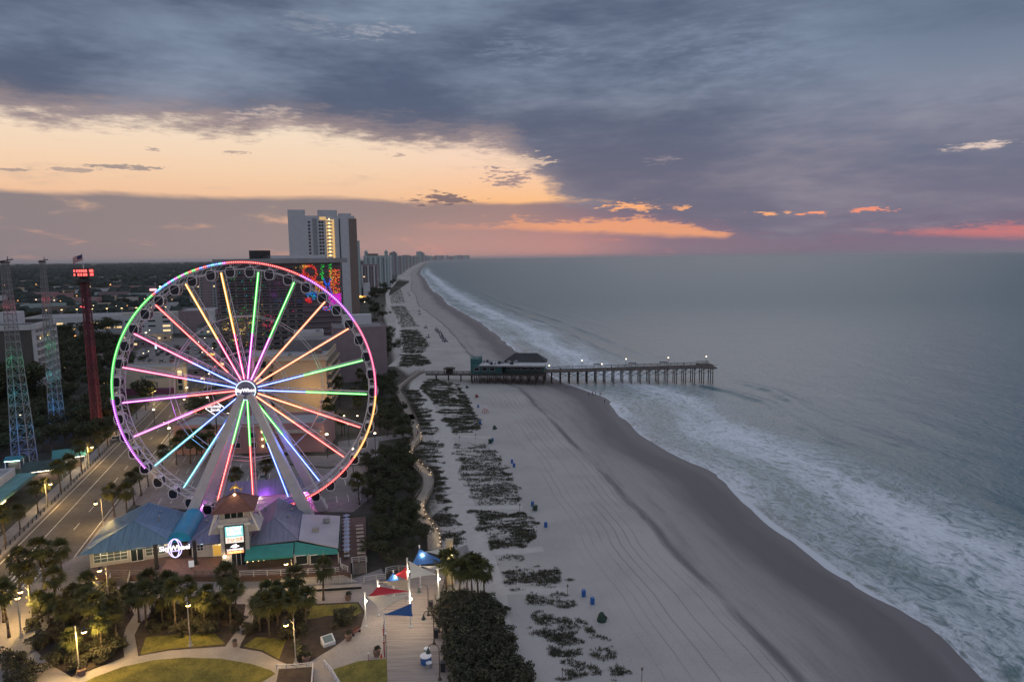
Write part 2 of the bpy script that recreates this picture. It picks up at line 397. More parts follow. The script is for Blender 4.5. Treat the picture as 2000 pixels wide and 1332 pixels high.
wetc = t.ramp(un, [(0.0, (0.305, 0.284, 0.279, 1)), (0.30, (0.305, 0.286, 0.282, 1)), (0.46, (0.235, 0.219, 0.220, 1)), (0.60, (0.135, 0.124, 0.134, 1)), (0.74, (0.112, 0.102, 0.113, 1)), (0.83, (0.150, 0.142, 0.152, 1)), (1.0, (0.125, 0.118, 0.126, 1))])
wetc = t.mix(t.m('MULTIPLY', t.step(stw, 0.45, 0.7), 0.35), wetc, (0.13, 0.12, 0.13, 1))
sandc = t.mix(t.step(t.m('ADD', bm, t.m('MULTIPLY', t.m('SUBTRACT', stw, 0.5), 6.0)), -1.5, 3.0), dry, wetc)
# vehicle tracks run parallel to the berm
line = t.m('ABSOLUTE', t.m('SUBTRACT', t.m('FRACT', t.m('MULTIPLY', bm, 0.55)), 0.5))
trk = t.m('MULTIPLY', t.step(line, 0.36, 0.5), t.m('MULTIPLY', t.step(bm, -22.0, -12.0), t.m('SUBTRACT', 1.0, t.step(bm, 0.0, 3.0))))
trk = t.m('MULTIPLY', trk, t.step(t.noise(t.xyz(t.m('MULTIPLY', bm0, 0.5), t.m('MULTIPLY', sp.outputs[1], 0.02), 5.0), 1.0, 4), 0.38, 0.6))
sandc = t.mix(t.m('MULTIPLY', trk, 0.48), sandc, (0.13, 0.12, 0.125, 1))
berm = t.m('MULTIPLY', t.step(bm, -1.6, -0.4), t.m('SUBTRACT', 1.0, t.step(bm, 0.2, 1.6)))
sandc = t.mix(t.m('MULTIPLY', berm, t.m('MULTIPLY', t.step(stw, 0.25, 0.6), 0.75)), sandc, (0.095, 0.088, 0.094, 1))
# footprints and wind ripple break up the surface
sandc = t.mix(t.m('MULTIPLY', t.step(nfine, 0.45, 0.7), 0.22), sandc, (0.15, 0.14, 0.143, 1))
sandc = t.mix(t.m('MULTIPLY', t.step(foot, 0.58, 0.70), t.m('MULTIPLY', t.step(nsl, 0.42, 0.62), 0.22)), sandc, (0.15, 0.14, 0.143, 1))
# inland: scrub, gravel and dark litter
landc = t.ramp(t.noise(pos, 0.05, 6, 0.65), [(0.3, (0.022, 0.025, 0.017, 1)), (0.48, (0.042, 0.041, 0.033, 1)), (0.60, (0.075, 0.068, 0.062, 1)), (0.75, (0.085, 0.076, 0.070, 1))])
far = t.step(sp.outputs[1], 900.0, 2000.0)
landc = t.mix(far, landc, t.ramp(t.noise(pos, 0.004, 5, 0.6), [(0.35, (0.022, 0.030, 0.026, 1)), (0.7, (0.05, 0.055, 0.05, 1))]))
edge = t.m('ADD', u, t.m('MULTIPLY', t.m('SUBTRACT', ns, 0.5), 6.0))
# the sandy strip narrows towards the north: its landward edge is stored per vertex as well
du = t.node('ShaderNodeAttribute', attribute_name='dune').outputs['Fac']
edge = t.m('ADD', du, t.m('MULTIPLY', t.m('SUBTRACT', ns, 0.5), 5.0))
cc = t.mix(t.step(edge, -2.0, 2.0), landc, sandc)
wet = t.step(uj, -16.0, -4.0)
rough = t.m('SUBTRACT', 0.9, t.m('MULTIPLY', wet, 0.22))
hb = t.m('ADD', t.m('MULTIPLY', ns, 0.5), t.m('MULTIPLY', nfine, 0.25))
bn = t.node('ShaderNodeBump', {'Strength': t.m('SUBTRACT', 0.55, t.m('MULTIPLY', wet, 0.45)), 'Distance': 0.12, 'Height': hb})
p = t.node('ShaderNodeBsdfPrincipled', {'Base Color': cc, 'Roughness': rough, 'Specular IOR Level': 0.22, 'Normal': bn.outputs[0]})
t.l.new(p.outputs[0], out.inputs[0]); M_ground = m
ys = [-120 + 6 * i for i in range(30)] + [60 + 2.5 * i for i in range(150)] + geo(435, 60000, 6, 1.045)
us = [-40000, -20000, -9000, -5000, -3000, -2000, -1400, -1000, -700, -500, -380, -300, -240, -200, -170, -145, -125, -110, -98, -88, -80, -74] + [-70 + 1.75 * i for i in range(52)] + [26, 40, 60, 90]
me = sheet_grid('ground', ys, us, ground_z, 'shore')
# landward edge of the open sand, surveyed from the photo
_de = [(866, 1332), (858, 1180), (905, 1090), (862, 1075), (845, 1000), (868, 930), (832, 900), (815, 862), (835, 820), (800, 770), (800, 735), (770, 712), (764, 655), (750, 620), (756, 580), (775, 548)]
DE = [(-8, 40)] + [(G(x, y).x, G(x, y).y) for x, y in _de] + [(-250, 1700), (-430, 2600), (-1200, 8000), (-2400, 20000), (-2000, 30000), (-900, 45000), (0, 60000)]
def duneline(y):
    if y <= DE[0][1]: return DE[0][0]
    for (x0, y0), (x1, y1) in zip(DE, DE[1:]):
        if y0 <= y <= y1: return x0 + (x1 - x0) * (y - y0) / max(1e-6, (y1 - y0))
    return DE[-1][0]
DE.sort(key=lambda q: q[1])
at = me.attributes.new('dune', 'FLOAT', 'POINT')
at.data.foreach_set('value', [v.co.x - duneline(v.co.y) for v in me.vertices])
BL = [(G(x, y).y, G(x, y).x) for x, y in ((1565, 1326), (1466, 1227), (1404, 1160), (1337, 1098), (1262, 1013), (1200, 947), (1130, 874), (1078, 820), (1042, 786), (1012, 757))]
def berm_x(y):
    if y < BL[0][0]: return BL[0][1]
    for (y0, x0), (y1, x1) in zip(BL, BL[1:]):
        if y <= y1: return x0 + (x1 - x0) * (y - y0) / (y1 - y0)
    return shore_s(y) - 28 - min(10, (y - BL[-1][0]) * .02)
at = me.attributes.new('berm', 'FLOAT', 'POINT')
at.data.foreach_set('value', [v.co.x - berm_x(v.co.y) for v in me.vertices])
me.materials.append(M_ground)
tag(link('ground', me), kind='structure')

# ---- the sea
def swell(u_, y, c0, wid, amp, seed, ph=0.0):
    cc_ = c0 + 5 * mnoise.noise((y * 0.018, seed, 0)) + 1.5 * mnoise.noise((y * 0.09, seed, 4))
    a = amp * max(0.0, mnoise.noise((y * 0.020 + ph, seed + 7, 1)) * 1.3 + 0.45)
    d = (u_ - cc_) / wid
    return a * exp(-d * d * (3.0 if d < 0 else 0.8))
def sea_z(u_, y):
    if y > 1500 or y < -60: return WZ
    k = min(1, max(0, u_ / 6))
    fade = max(0.0, 1 - max(0, y - 500) / 1000)
    z = 0.0
    for c0, wid, amp, sd_ in ((6, 1.6, 0.22, 1), (15, 2.2, 0.35, 2), (27, 3.0, 0.55, 3), (41, 3.6, 0.6, 4), (56, 3.6, 1.1, 5), (72, 4.2, 1.3, 6), (97, 5.5, 0.5, 7)):
        z += swell(u_, y, c0, wid, amp, sd_)
    z += 0.10 * mnoise.noise((u_ * 0.25, y * 0.12, 2)) + 0.06 * mnoise.noise((u_ * 0.8, y * 0.5, 5))
    return WZ + z * k * fade
m, t, out = new_mat('sea_water')
pos = t.node('ShaderNodeNewGeometry').outputs['Position']
u = t.node('ShaderNodeAttribute', attribute_name='shore').outputs['Fac']
sp = t.node('ShaderNodeSeparateXYZ', {0: pos}); yy = sp.outputs[1]
wob = t.m('MULTIPLY', t.m('SUBTRACT', t.noise(t.xyz(t.m('MULTIPLY', u, 0.03), t.m('MULTIPLY', yy, 0.013), 0.0), 1.0, 4, 0.6), 0.5), 22.0)
uf = t.m('ADD', u, wob)
dens = t.curve(t.m('DIVIDE', t.m('ADD', uf, 10.0), 90.0, clamp=True),
               [(0.0, 0.86), (0.10, 0.80), (0.15, 0.62), (0.22, 0.54), (0.29, 0.60), (0.34, 0.82), (0.46, 0.90), (0.53, 0.70), (0.60, 0.50), (0.66, 0.40), (0.72, 0.22), (0.80, 0.08), (1.0, 0.0)])
bigpatch = t.noise(t.xyz(t.m('MULTIPLY', u, 0.07), t.m('MULTIPLY', yy, 0.018), 4.0), 1.0, 3, 0.6)
near = t.m('SUBTRACT', 1.0, t.step(u, 2.0, 14.0))
dens = t.m('MAXIMUM', dens, t.m('MULTIPLY', near, 0.66))
fv = t.xyz(t.m('MULTIPLY', u, 0.30), t.m('MULTIPLY', yy, 0.17), 0.0)
f1 = t.noise(fv, 1.0, 9, 0.66, 0.9)
f2 = t.noise(t.xyz(t.m('MULTIPLY', u, 1.1), t.m('MULTIPLY', yy, 0.6), 2.0), 1.0, 7, 0.7, 0.8)
ridge = t.m('SUBTRACT', 1.0, t.m('MULTIPLY', t.m('ABSOLUTE', t.m('SUBTRACT', f1, 0.5)), 5.0), clamp=True)
lace = t.m('ADD', t.m('MULTIPLY', ridge, 0.50), t.m('MULTIPLY', f2, 0.55))
thr = t.m('SUBTRACT', 1.10, t.m('ADD', t.m('MULTIPLY', dens, 0.78), t.m('MULTIPLY', t.m('SUBTRACT', bigpatch, 0.5), 0.8)))
foam = t.step(lace, t.m('SUBTRACT', thr, 0.26), t.m('ADD', thr, 0.46))
lip = t.m('SUBTRACT', 1.0, t.step(t.m('ADD', u, t.m('MULTIPLY', t.m('SUBTRACT', f2, 0.5), 1.2)), 0.1, 1.0))
# the swash edge, where the sheet meets the sand: same cusps as the beach
foam = t.m('MAXIMUM', foam, t.m('MULTIPLY', lip, 0.75))
foam = t.m('MULTIPLY', foam, t.m('SUBTRACT', 1.0, t.step(yy, 2500.0, 5000.0)))
nearsh = t.m('SUBTRACT', 1.0, t.step(uf, 6.0, 75.0))
wc = t.mix(nearsh, (0.052, 0.128, 0.165, 1), (0.070, 0.142, 0.158, 1))
wc = t.mix(t.m('MULTIPLY', t.m('SUBTRACT', 1.0, t.step(uf, -2.0, 9.0)), 0.7), wc, (0.13, 0.13, 0.135, 1))
colr = t.mix(t.m('MULTIPLY', foam, 0.9), wc, (0.68, 0.72, 0.79, 1))
w1 = t.noise(t.xyz(t.m('MULTIPLY', sp.outputs[0], 0.55), t.m('MULTIPLY', yy, 0.28), 0.0), 1.0, 4, 0.6)
w2 = t.noise(t.xyz(t.m('MULTIPLY', sp.outputs[0], 0.05), t.m('MULTIPLY', yy, 0.03), 6.0), 1.0, 5, 0.6)
hgt = t.m('ADD', t.m('ADD', t.m('MULTIPLY', w1, 0.5), t.m('MULTIPLY', w2, 1.6)), t.m('MULTIPLY', foam, 0.15))
bn = t.node('ShaderNodeBump', {'Strength': 0.62, 'Distance': 1.0, 'Height': hgt})
p = t.node('ShaderNodeBsdfPrincipled', {'Base Color': colr, 'Roughness': t.m('ADD', t.m('ADD', 0.26, t.m('MULTIPLY', t.step(yy, 150.0, 900.0), 0.20)), t.m('MULTIPLY', foam, 0.4), clamp=True), 'IOR': 1.33, 'Specular IOR Level': 0.27, 'Normal': bn.outputs[0]})
t.l.new(p.outputs[0], out.inputs[0]); M_sea = m
ys = [-120, -60, 0, 30, 50] + [60 + 1.3 * i for i in range(290)] + geo(440, 70000, 3, 1.045)
us = [-14, -11, -8.5, -7, -6] + [-5 + 0.75 * i for i in range(150)] + geo(109, 60000, 3, 1.15)
me = sheet_grid('sea', ys, us, sea_z, 'shore'); me.materials.append(M_sea)
tag(link('sea', me), kind='structure')
# ------------------------------------------------------------------ common materials
M_conc = mat('concrete', (0.30, 0.262, 0.245), 0.85, 0.16, 0.35, bump=0.15)
M_conc2 = mat('concrete_grey', (0.20, 0.185, 0.19), 0.85, 0.2, 0.25, bump=0.15)
M_asph = mat('asphalt', (0.095, 0.082, 0.076), 0.88, 0.3, 0.12, bump=0.1)
M_lot = mat('lot_asphalt', (0.17, 0.15, 0.155), 0.88, 0.3, 0.10, bump=0.1)
M_paint = mat('road_paint', (0.55, 0.54, 0.52), 0.7, 0.35, 1.5)
M_plank = mat('deck_planks', (0.27, 0.225, 0.205), 0.8, 0.28, 0.5, stretch=(0.25, 5.0, 1))
M_plank2 = mat('boardwalk_planks', (0.25, 0.22, 0.19), 0.8, 0.25, 0.6, stretch=(4.0, 0.6, 1))
M_grass = mat('mown_grass', (0.105, 0.11, 0.022), 0.95, 0.4, 0.45, c2=(0.16, 0.13, 0.028), bump=0.5)
M_bed = mat('mulch_bed', (0.050, 0.036, 0.030), 0.95, 0.4, 0.9, bump=0.6)
M_wood = mat('weathered_timber', (0.16, 0.13, 0.11), 0.85, 0.3, 1.2)
M_rail = mat('white_timber', (0.42, 0.41, 0.42), 0.7, 0.15, 1.0)
M_white = mat('white_paint', (0.62, 0.62, 0.64), 0.5, 0.08, 0.6)
M_steel = mat('white_steel', (0.55, 0.54, 0.58), 0.4, 0.08, 0.8)
M_dark = mat('dark_metal', (0.03, 0.03, 0.035), 0.5, 0.2, 1.0)
M_glass = glassm('dark_glass')
M_teal = mat('teal_canvas', (0.03, 0.20, 0.19), 0.7, 0.15, 0.8)
M_trunk = mat('palm_trunk', (0.11, 0.085, 0.065), 0.9, 0.35, 2.5, bump=0.5)
E_warm = emat('warm_lamp_glow', (1.0, 0.66, 0.24), 9)
E_white = emat('white_lamp_glow', (1.0, 0.84, 0.56), 14)
E_window = emat('lit_window', (1.0, 0.66, 0.26), 1.1)

V = Vector((-0.29, 0.957, 0)).normalized(); T = Vector((V.y, -V.x, 0))
RZV = atan2(V.y, V.x) - pi / 2
def RP(a, b): return Vector((-104, 165, 0)) + T * a + V * b        # street coordinates: across, along
def rect_rp(a0, a1, b0, b1): return [tuple(RP(a, b)[:2]) for a, b in ((a0, b0), (a1, b0), (a1, b1), (a0, b1))]

struct('boulevard_road', MB().sheet(rect_rp(-7.2, 7.2, -190, 900), 0.020), M_asph)
lines = MB()
for a in (-6.3, -2.6, 6.4):
    lines.sheet(rect_rp(a - 0.08, a + 0.08, -190, -62), 0.026)
    lines.sheet(rect_rp(a - 0.08, a + 0.08, -48, 500), 0.026)
for k in range(60):
    lines.sheet(rect_rp(1.9, 2.05, -180 + k * 11, -176 + k * 11), 0.026)
for k in range(14):
    lines.sheet(rect_rp(-6.6 + k * 0.98, -6.2 + k * 0.98, -61, -47), 0.026)
struct('road_marking', lines, M_paint)
for nm, a0, a1 in (('sidewalk', -11.6, -7.2), ('sidewalk', 7.2, 10.6)):
    struct(nm, MB().prism(rect_rp(a0, a1, -190, 900), 0.0, 0.13), M_conc2)
for k, (b0, b1) in enumerate(((60, 66), (235, 242), (410, 417))):
    struct('side_street', MB().sheet(rect_rp(-160, 44 if k else -11.6, b0 + 60, b1 + 60), 0.016), M_asph)

# park: paving underneath, beds and lawns laid on it
struct('park_paving', MB().sheet(gp([(-420, 1420), (-300, 1300), (-140, 1230), (60, 1140), (160, 1120), (420, 1150), (690, 1140), (740, 1128), (758, 1140), (752, 1240), (757, 1332), (757, 1420)]), 0.030), M_conc)
struct('lawn', MB().sheet(gp([(150, 1340), (185, 1322), (240, 1302), (300, 1289), (360, 1284), (430, 1286), (490, 1296), (530, 1309), (538, 1316), (512, 1332), (440, 1356), (300, 1366), (190, 1356)]), 0.050), M_grass)
struct('corner_lawn', MB().sheet(gp([(648, 1308), (700, 1291), (756, 1286), (757, 1350), (672, 1350)]), 0.050), M_grass)
BED_L = gp([(62, 1190), (120, 1165), (240, 1155), (262, 1200), (246, 1225), (239, 1250), (243, 1283), (200, 1300), (150, 1318), (140, 1322), (95, 1295), (60, 1260)])
BED_M = gp([(275, 1215), (330, 1180), (480, 1180), (474, 1215), (440, 1262), (330, 1270), (270, 1281), (263, 1240)])
BED_R = gp([(500, 1190), (560, 1185), (610, 1180), (700, 1176), (713, 1195), (705, 1225), (650, 1265), (600, 1295), (575, 1302), (545, 1290), (510, 1272), (468, 1265), (472, 1255), (492, 1220)])
for b in (BED_L, BED_M, BED_R): struct('planting_bed', MB().prism(b, 0.0, 0.09), M_bed)
struct('lawn', MB().sheet(gp([(285, 1245), (340, 1240), (420, 1238), (440, 1258), (330, 1268), (274, 1279)]), 0.105), M_grass)
struct('lawn', MB().sheet(gp([(500, 1245), (560, 1248), (545, 1288), (512, 1270), (474, 1263)]), 0.105), M_grass)
struct('lawn', MB().sheet(gp([(612, 1183), (698, 1179), (708, 1195), (690, 1205), (640, 1203), (590, 1212)]), 0.105), M_grass)
struct('entry_plaza', MB().sheet(gp([(60, 1140), (150, 1085), (185, 1085), (200, 1108), (420, 1120), (690, 1130), (745, 1110), (758, 1140), (690, 1142), (420, 1152), (160, 1122)]), 0.034), M_conc2)
PB = gp([(545, 1311), (612, 1306), (612, 1345), (538, 1345)])
struct('planting_bed', MB().prism(PB, 0.0, 0.35), M_bed)

# wooden promenade beside the dunes
PROM = gp([(757, 1420), (757, 1332), (754, 1240), (750, 1180), (752, 1140), (780, 1118), (850, 1108), (868, 1100), (872, 1120), (856, 1172), (862, 1228), (880, 1332), (893, 1420)])
struct('promenade', MB().prism(PROM, 0.0, 0.16), M_plank)
struct('beach_ramp', MB().prism(gp([(886, 1076), (912, 1066), (924, 1104), (896, 1118)]), 0.0, 0.3), M_conc2)
# parking areas behind the wheel
LOTS = [gp([(255, 985), (300, 905), (335, 868), (420, 870), (520, 905), (640, 915), (735, 905), (738, 960), (690, 1000), (560, 1000), (420, 1000)]),
        gp([(262, 735), (262, 690), (300, 660), (440, 660), (520, 668), (530, 720), (470, 742)]),
        gp([(400, 890), (640, 890), (735, 862), (732, 900), (640, 912)])]
for i, L in enumerate(LOTS): struct('parking_lot', MB().sheet(L, 0.022 + 0.004 * i), M_lot)
ml = MB()
for L in LOTS[:2]:
    c0 = Vector((sum(p[0] for p in L) / len(L), sum(p[1] for p in L) / len(L), 0))
    for r in range(-4, 5):
        for k in range(-22, 23):
            q = c0 + T * (k * 2.7) + V * (r * 12.0); ok = all(inside(((q + V * s)[0], (q + V * s)[1]), L) for s in (-2.7, 2.7))
            if ok:
                a, b = q - V * 2.5, q + V * 2.5
                ml.sheet([(a.x - T.x * .06, a.y - T.y * .06), (a.x + T.x * .06, a.y + T.y * .06), (b.x + T.x * .06, b.y + T.y * .06), (b.x - T.x * .06, b.y - T.y * .06)], 0.032)
struct('parking_marking', ml, M_paint)
struct('hotel_courtyard', MB().sheet(gp([(660, 862), (790, 846), (806, 852), (740, 862), (735, 905), (660, 905)]), 0.026), M_conc2)

# sandy tracks through the dune
def strip(pts, w, z, name, m, kind='structure'):
    P_ = [Vector((x, y, 0)) for x, y in pts]; L_, R_ = [], []
    for i, q in enumerate(P_):
        d = (P_[min(i + 1, len(P_) - 1)] - P_[max(i - 1, 0)]).normalized(); n = Vector((-d.y, d.x, 0)); ww = w[i] if hasattr(w, '__len__') else w
        L_.append(q + n * ww / 2); R_.append(q - n * ww / 2)
    mb = MB(); n = len(P_)
    mb.add([(a.x, a.y, z) for a in R_] + [(a.x, a.y, z) for a in L_], [(i, i + 1, n + i + 1, n + i) for i in range(n - 1)])
    return L_, R_, tag(mb.build(name, m), kind=kind)
def smooth(pts, n=6):
    out = []
    P_ = [pts[0]] + list(pts) + [pts[-1]]
    for i in range(1, len(P_) - 2):
        for k in range(n):
            s = k / n; a, b, c_, d = (Vector(P_[i + j][:2] if not isinstance(P_[i + j], Vector) else P_[i + j]) for j in (-1, 0, 1, 2))
            q = 0.5 * ((2 * b) + (c_ - a) * s + (2 * a - 5 * b + 4 * c_ - d) * s * s + (3 * b - 3 * c_ + d - a) * s ** 3)
            out.append((q.x, q.y))
    return out + [tuple(pts[-1][:2])]
M_sandpath = mat('trodden_sand', (0.42, 0.395, 0.38), 0.95, 0.12, 0.5, bump=0.4)
trk = smooth(gp([(1010, 1400), (985, 1320), (960, 1225), (952, 1150), (930, 1075), (908, 1010), (890, 950), (872, 890), (862, 840), (836, 800), (815, 765), (818, 748), (842, 740)]), 5)
strip(trk, 6.2, 0.030, 'sand_path', M_sandpath)
trk2 = smooth(gp([(766, 716), (784, 700), (792, 685), (783, 668), (778, 640), (777, 622), (765, 605), (757, 585), (758, 570), (768, 556), (778, 546)]), 5)
strip(trk2, 5.0, 0.030, 'sand_path', M_sandpath)
for a in ([(884, 993), (960, 992), (1020, 990)], [(862, 850), (900, 852), (960, 855)], [(925, 1076), (990, 1078), (1060, 1072)], [(960, 1153), (1040, 1154), (1110, 1155)]):
    strip(smooth(gp(a), 4), 2.6, 0.026, 'sand_path', M_sandpath)

# winding boardwalk with rails and low lamps
def railing(pts, z0, h, label, m, name='boardwalk_railing', gap=2.2, group='boardwalk railings', zf=None, rails=(0.35, 0.68, 1.0), pr=0.07, cap=0.14):
    root = thing(name, label, 'railing', (pts[0][0], pts[0][1], z0), 0, group)
    P_ = [Vector((x - pts[0][0], y - pts[0][1], (zf(i) if zf else 0.0))) for i, (x, y) in enumerate(pts)]
    for r in rails:
        mb = MB()
        for a, b in zip(P_[:-1], P_[1:]):
            o = Vector((0, 0, h * r)); mb.beam(a + o, b + o, cap if r == rails[-1] else 0.06, 0.07)
        mb.build('handrail' if r == rails[-1] else 'rail', m, root)
    tot = 0; nxt = 0; cnt = 0; pm = MB().box((0, 0, h / 2), (pr * 2, pr * 2, h)).mesh('post', m)
    for a, b in zip(P_[:-1], P_[1:]):
        L_ = (b - a).length
        while nxt <= tot + L_ and cnt < 95:
            q = a.lerp(b, (nxt - tot) / L_); link('post', pm, root, q); nxt += gap; cnt += 1
        tot += L_
    return root
BW1 = smooth(gp([(849, 1078), (848, 1064), (845, 1047), (830, 1027), (819, 1009), (818, 992), (826, 976), (835, 959), (837, 943), (829, 926), (812, 910), (799, 896), (799, 881), (814, 863), (816, 856), (807, 828), (801, 812)]), 6)
BW2 = smooth(gp([(803, 822), (795, 804), (784, 778), (777, 764), (792, 748), (816, 731), (826, 727)]), 6)
for bw, w, tx in ((BW1, 2.7, 'winding'), (BW2, 2.9, 'far')):
    L_, R_, o = strip(bw, w, 0.55, 'boardwalk', M_plank2)
    sk = MB(); n = len(bw)
    sk.add([(a.x, a.y, 0.545) for a in L_] + [(a.x, a.y, 0.0) for a in L_], [(i, i + 1, n + i + 1, n + i) for i in range(n - 1)])
    sk.add([(a.x, a.y, 0.545) for a in R_] + [(a.x, a.y, 0.0) for a in R_], [(i + 1, i, n + i, n + i + 1) for i in range(n - 1)])
    struct('boardwalk_skirt', sk, M_wood)
    for side, nm in ((L_, 'left'), (R_, 'right')):
        lab = {('winding', 'left'): 'wooden rail on the landward side of the winding lamplit boardwalk', ('winding', 'right'): 'wooden rail on the beach side of the winding lamplit boardwalk',
               ('far', 'left'): 'wooden rail on the landward side of the boardwalk climbing to the pier', ('far', 'right'): 'wooden rail on the beach side of the boardwalk climbing to the pier'}[(tx, nm)]
        railing([(q.x, q.y) for q in side][::1], 0.55, 1.05, lab, M_wood)
    if tx == 'winding':
        lampm = MB().box((0, 0, 0.45), (0.16, 0.16, 0.9)).mesh('post', M_wood); gm = MB().box((0, 0, 0), (0.22, 0.22, 0.12)).mesh('lamp_glass', emat('path_lamp_glow', (1.0, 0.75, 0.42), 3))
        for i in range(4, len(R_) - 6, 3):
            if 34 < i < 50: continue
            q = R_[i].lerp(L_[i], 0.06)
            r_ = thing('path_light', 'short timber post light along the winding boardwalk rail', 'light', (q.x, q.y, 0.55), 0, 'low lights along the boardwalk')
            link('post', lampm, r_); link('lamp_glass', gm, r_, (0, 0, 0.80)); r_.scale = (.7, .7, .8)
            lamp_light('glow', r_, (-0.45, 0, 0.70), 22, (1, 0.72, 0.40), 0.08)
# ------------------------------------------------------------------ observation wheel
HUB = AY(485.5, 758.5, 142.4); WR = 26.45; WANG = radians(7.0)
wheel = thing('ferris_wheel', 'giant white observation wheel outlined in multicoloured LED lights behind the pavilion', 'ferris wheel', (HUB.x, HUB.y, HUB.z), WANG)
LEDC = {'green': ((0.02, 0.85, 0.08), (0.75, 1.0, 0.62)), 'violet': ((0.62, 0.03, 0.95), (1.0, 0.78, 1.0)), 'red': ((1.0, 0.02, 0.035), (1.0, 0.55, 0.45)), 'amber': ((1.0, 0.42, 0.03), (1.0, 0.90, 0.55)),
        'crimson': ((1.0, 0.015, 0.22), (1.0, 0.70, 0.80)), 'orange': ((1.0, 0.16, 0.02), (1.0, 0.86, 0.55)), 'blue': ((0.01, 0.13, 0.95), (0.72, 0.9, 1.0)), 'cyan': ((0.0, 0.55, 0.70), (0.70, 1.0, 1.0)),
        'magenta': ((0.80, 0.03, 0.75), (1.0, 0.80, 1.0))}
LM = {k: (emat('led_' + k, a, 1.35, (0.05, 0.05, 0.05)), emat('led_core_' + k, b, 2.0)) for k, (a, b) in LEDC.items()}
def pol(r, ang, y=0.0): return Vector((r * cos(ang), y, r * sin(ang)))
def pang(px, py):                                        # angle of a pixel in the wheel's own plane
    d = ray(px, py); n = Vector((sin(WANG), -cos(WANG), 0)); q = CAM + d * ((HUB - CAM).dot(n) / d.dot(n)) - HUB
    return atan2(q.z, q.x * cos(WANG) + q.y * sin(WANG)), hypot(q.z, q.x * cos(WANG) + q.y * sin(WANG))
FY, BY = -1.3, 1.3                                        # front and back rim planes
def ring(r, y, w, n=126):
    mb = MB()
    for i in range(n): mb.tube(pol(r, 2 * pi * i / n, y), pol(r, 2 * pi * (i + 1) / n, y), w, n=6, caps=False)
    return mb
for y in (FY, BY):
    ring(WR - 0.1, y, 0.13).build('rim', M_steel, wheel); ring(WR - 1.35, y, 0.10).build('inner_rim', M_steel, wheel)
tr = MB()
for i in range(84):
    a, b = 2 * pi * i / 84, 2 * pi * (i + 1) / 84
    for y in (FY, BY): tr.tube(pol(WR - 0.1, a, y), pol(WR - 1.35, b if i % 2 else a, y), 0.05, n=4, caps=False)
    tr.tube(pol(WR - 1.35, a, FY), pol(WR - 1.35, b, BY), 0.05, n=4, caps=False)
    if i % 2 == 0: tr.tube(pol(WR - 0.1, a, FY), pol(WR - 0.1, a, BY), 0.07, n=5, caps=False)
tr.build('rim_bracing', M_steel, wheel)
# twenty one spokes: (tip pixel, outer colour, inner colour)
SPK = [((440, 523), 'amber', 'crimson'), ((512, 520), 'green', 'magenta'), ((582, 540), 'green', 'magenta'), ((641, 582), 'orange', 'orange'), ((691, 632), 'orange', 'orange'), ((720, 695), 'green', 'blue'),
       ((728, 762), 'green', 'blue'), ((712, 830), 'red', 'orange'), ((681, 889), 'red', 'orange'), ((631, 938), 'blue', 'green'), ((568, 970), 'blue', 'green'), ((497, 984), 'red', 'green'), ((430, 965), 'red', 'green'),
       ((359, 954), 'cyan', 'blue'), ((301, 910), 'cyan', 'blue'), ((262, 850), 'magenta', 'red'), ((241, 782), 'magenta', 'red'), ((240, 714), 'crimson', 'blue'), ((264, 646), 'crimson', 'blue'), ((307, 589), 'red', None), ((367, 545), 'amber', 'crimson')]
SA = [pang(*s[0])[0] for s in SPK]
base_a = sum(((a - SA[0]) % (2 * pi) - (2 * pi - i * 2 * pi / 21) % (2 * pi) + pi) % (2 * pi) - pi for i, a in enumerate(SA)) / 21 + SA[0]
def led(parent, p0, p1, key, y):
    d, cmat = LM[key]
    tube = MB().beam(p0, p1, 0.42, 0.16, upv=(0, 1, 0)).build('light_tube', d, parent)
    q = Vector((0, -0.10, 0))
    MB().tube(p0 + q, p1 + q, 0.066, n=6).build('light_core', cmat, tube)  # pale strip added to imitate the LED's overexposed centre
for i, (px, oc, ic) in enumerate(SPK):
    a = base_a - i * 2 * pi / 21
    sp_ = MB()
    for y in (FY, BY):
        sp_.tube(pol(2.2, a, y * 1.9 if y > 0 else y * 1.15), pol(WR - 1.3, a, y), 0.11, n=5)
        q0, q1 = pol(2.2, a + 0.02, y * 1.2), pol(WR - 1.3, a + 0.012, y * 0.55); sp_.tube(q0, q1, 0.05, n=4)
    for k in range(9):
        r_ = 4 + k * 2.3; sp_.tube(pol(r_, a, FY), pol(r_ + 1.1, a, BY), 0.04, n=4, caps=False)
    s = sp_.build('spoke', M_steel, wheel)
    yl = FY - 0.22; mid = 12.0 if oc != 'red' or ic != None else 5.2
    led(s, pol(mid, a, yl), pol(WR - 1.75, a, yl), oc, yl)
    if ic: led(s, pol(2.35 if not (oc == 'blue' and i == 10) else 7.0, a, yl), pol(mid, a, yl), ic, yl)
for r_ in (8.0, 15.5):
    poly_ = MB()
    for i in range(21):
        a, b = base_a - i * 2 * pi / 21, base_a - (i + 1) * 2 * pi / 21
        for y in (FY, BY): poly_.tube(pol(r_, a, y), pol(r_, b, y), 0.055, n=4, caps=False)
        poly_.tube(pol(r_, a, FY), pol(r_, a, BY), 0.06, n=4, caps=False)
    poly_.build('spacer_ring', M_steel, wheel)
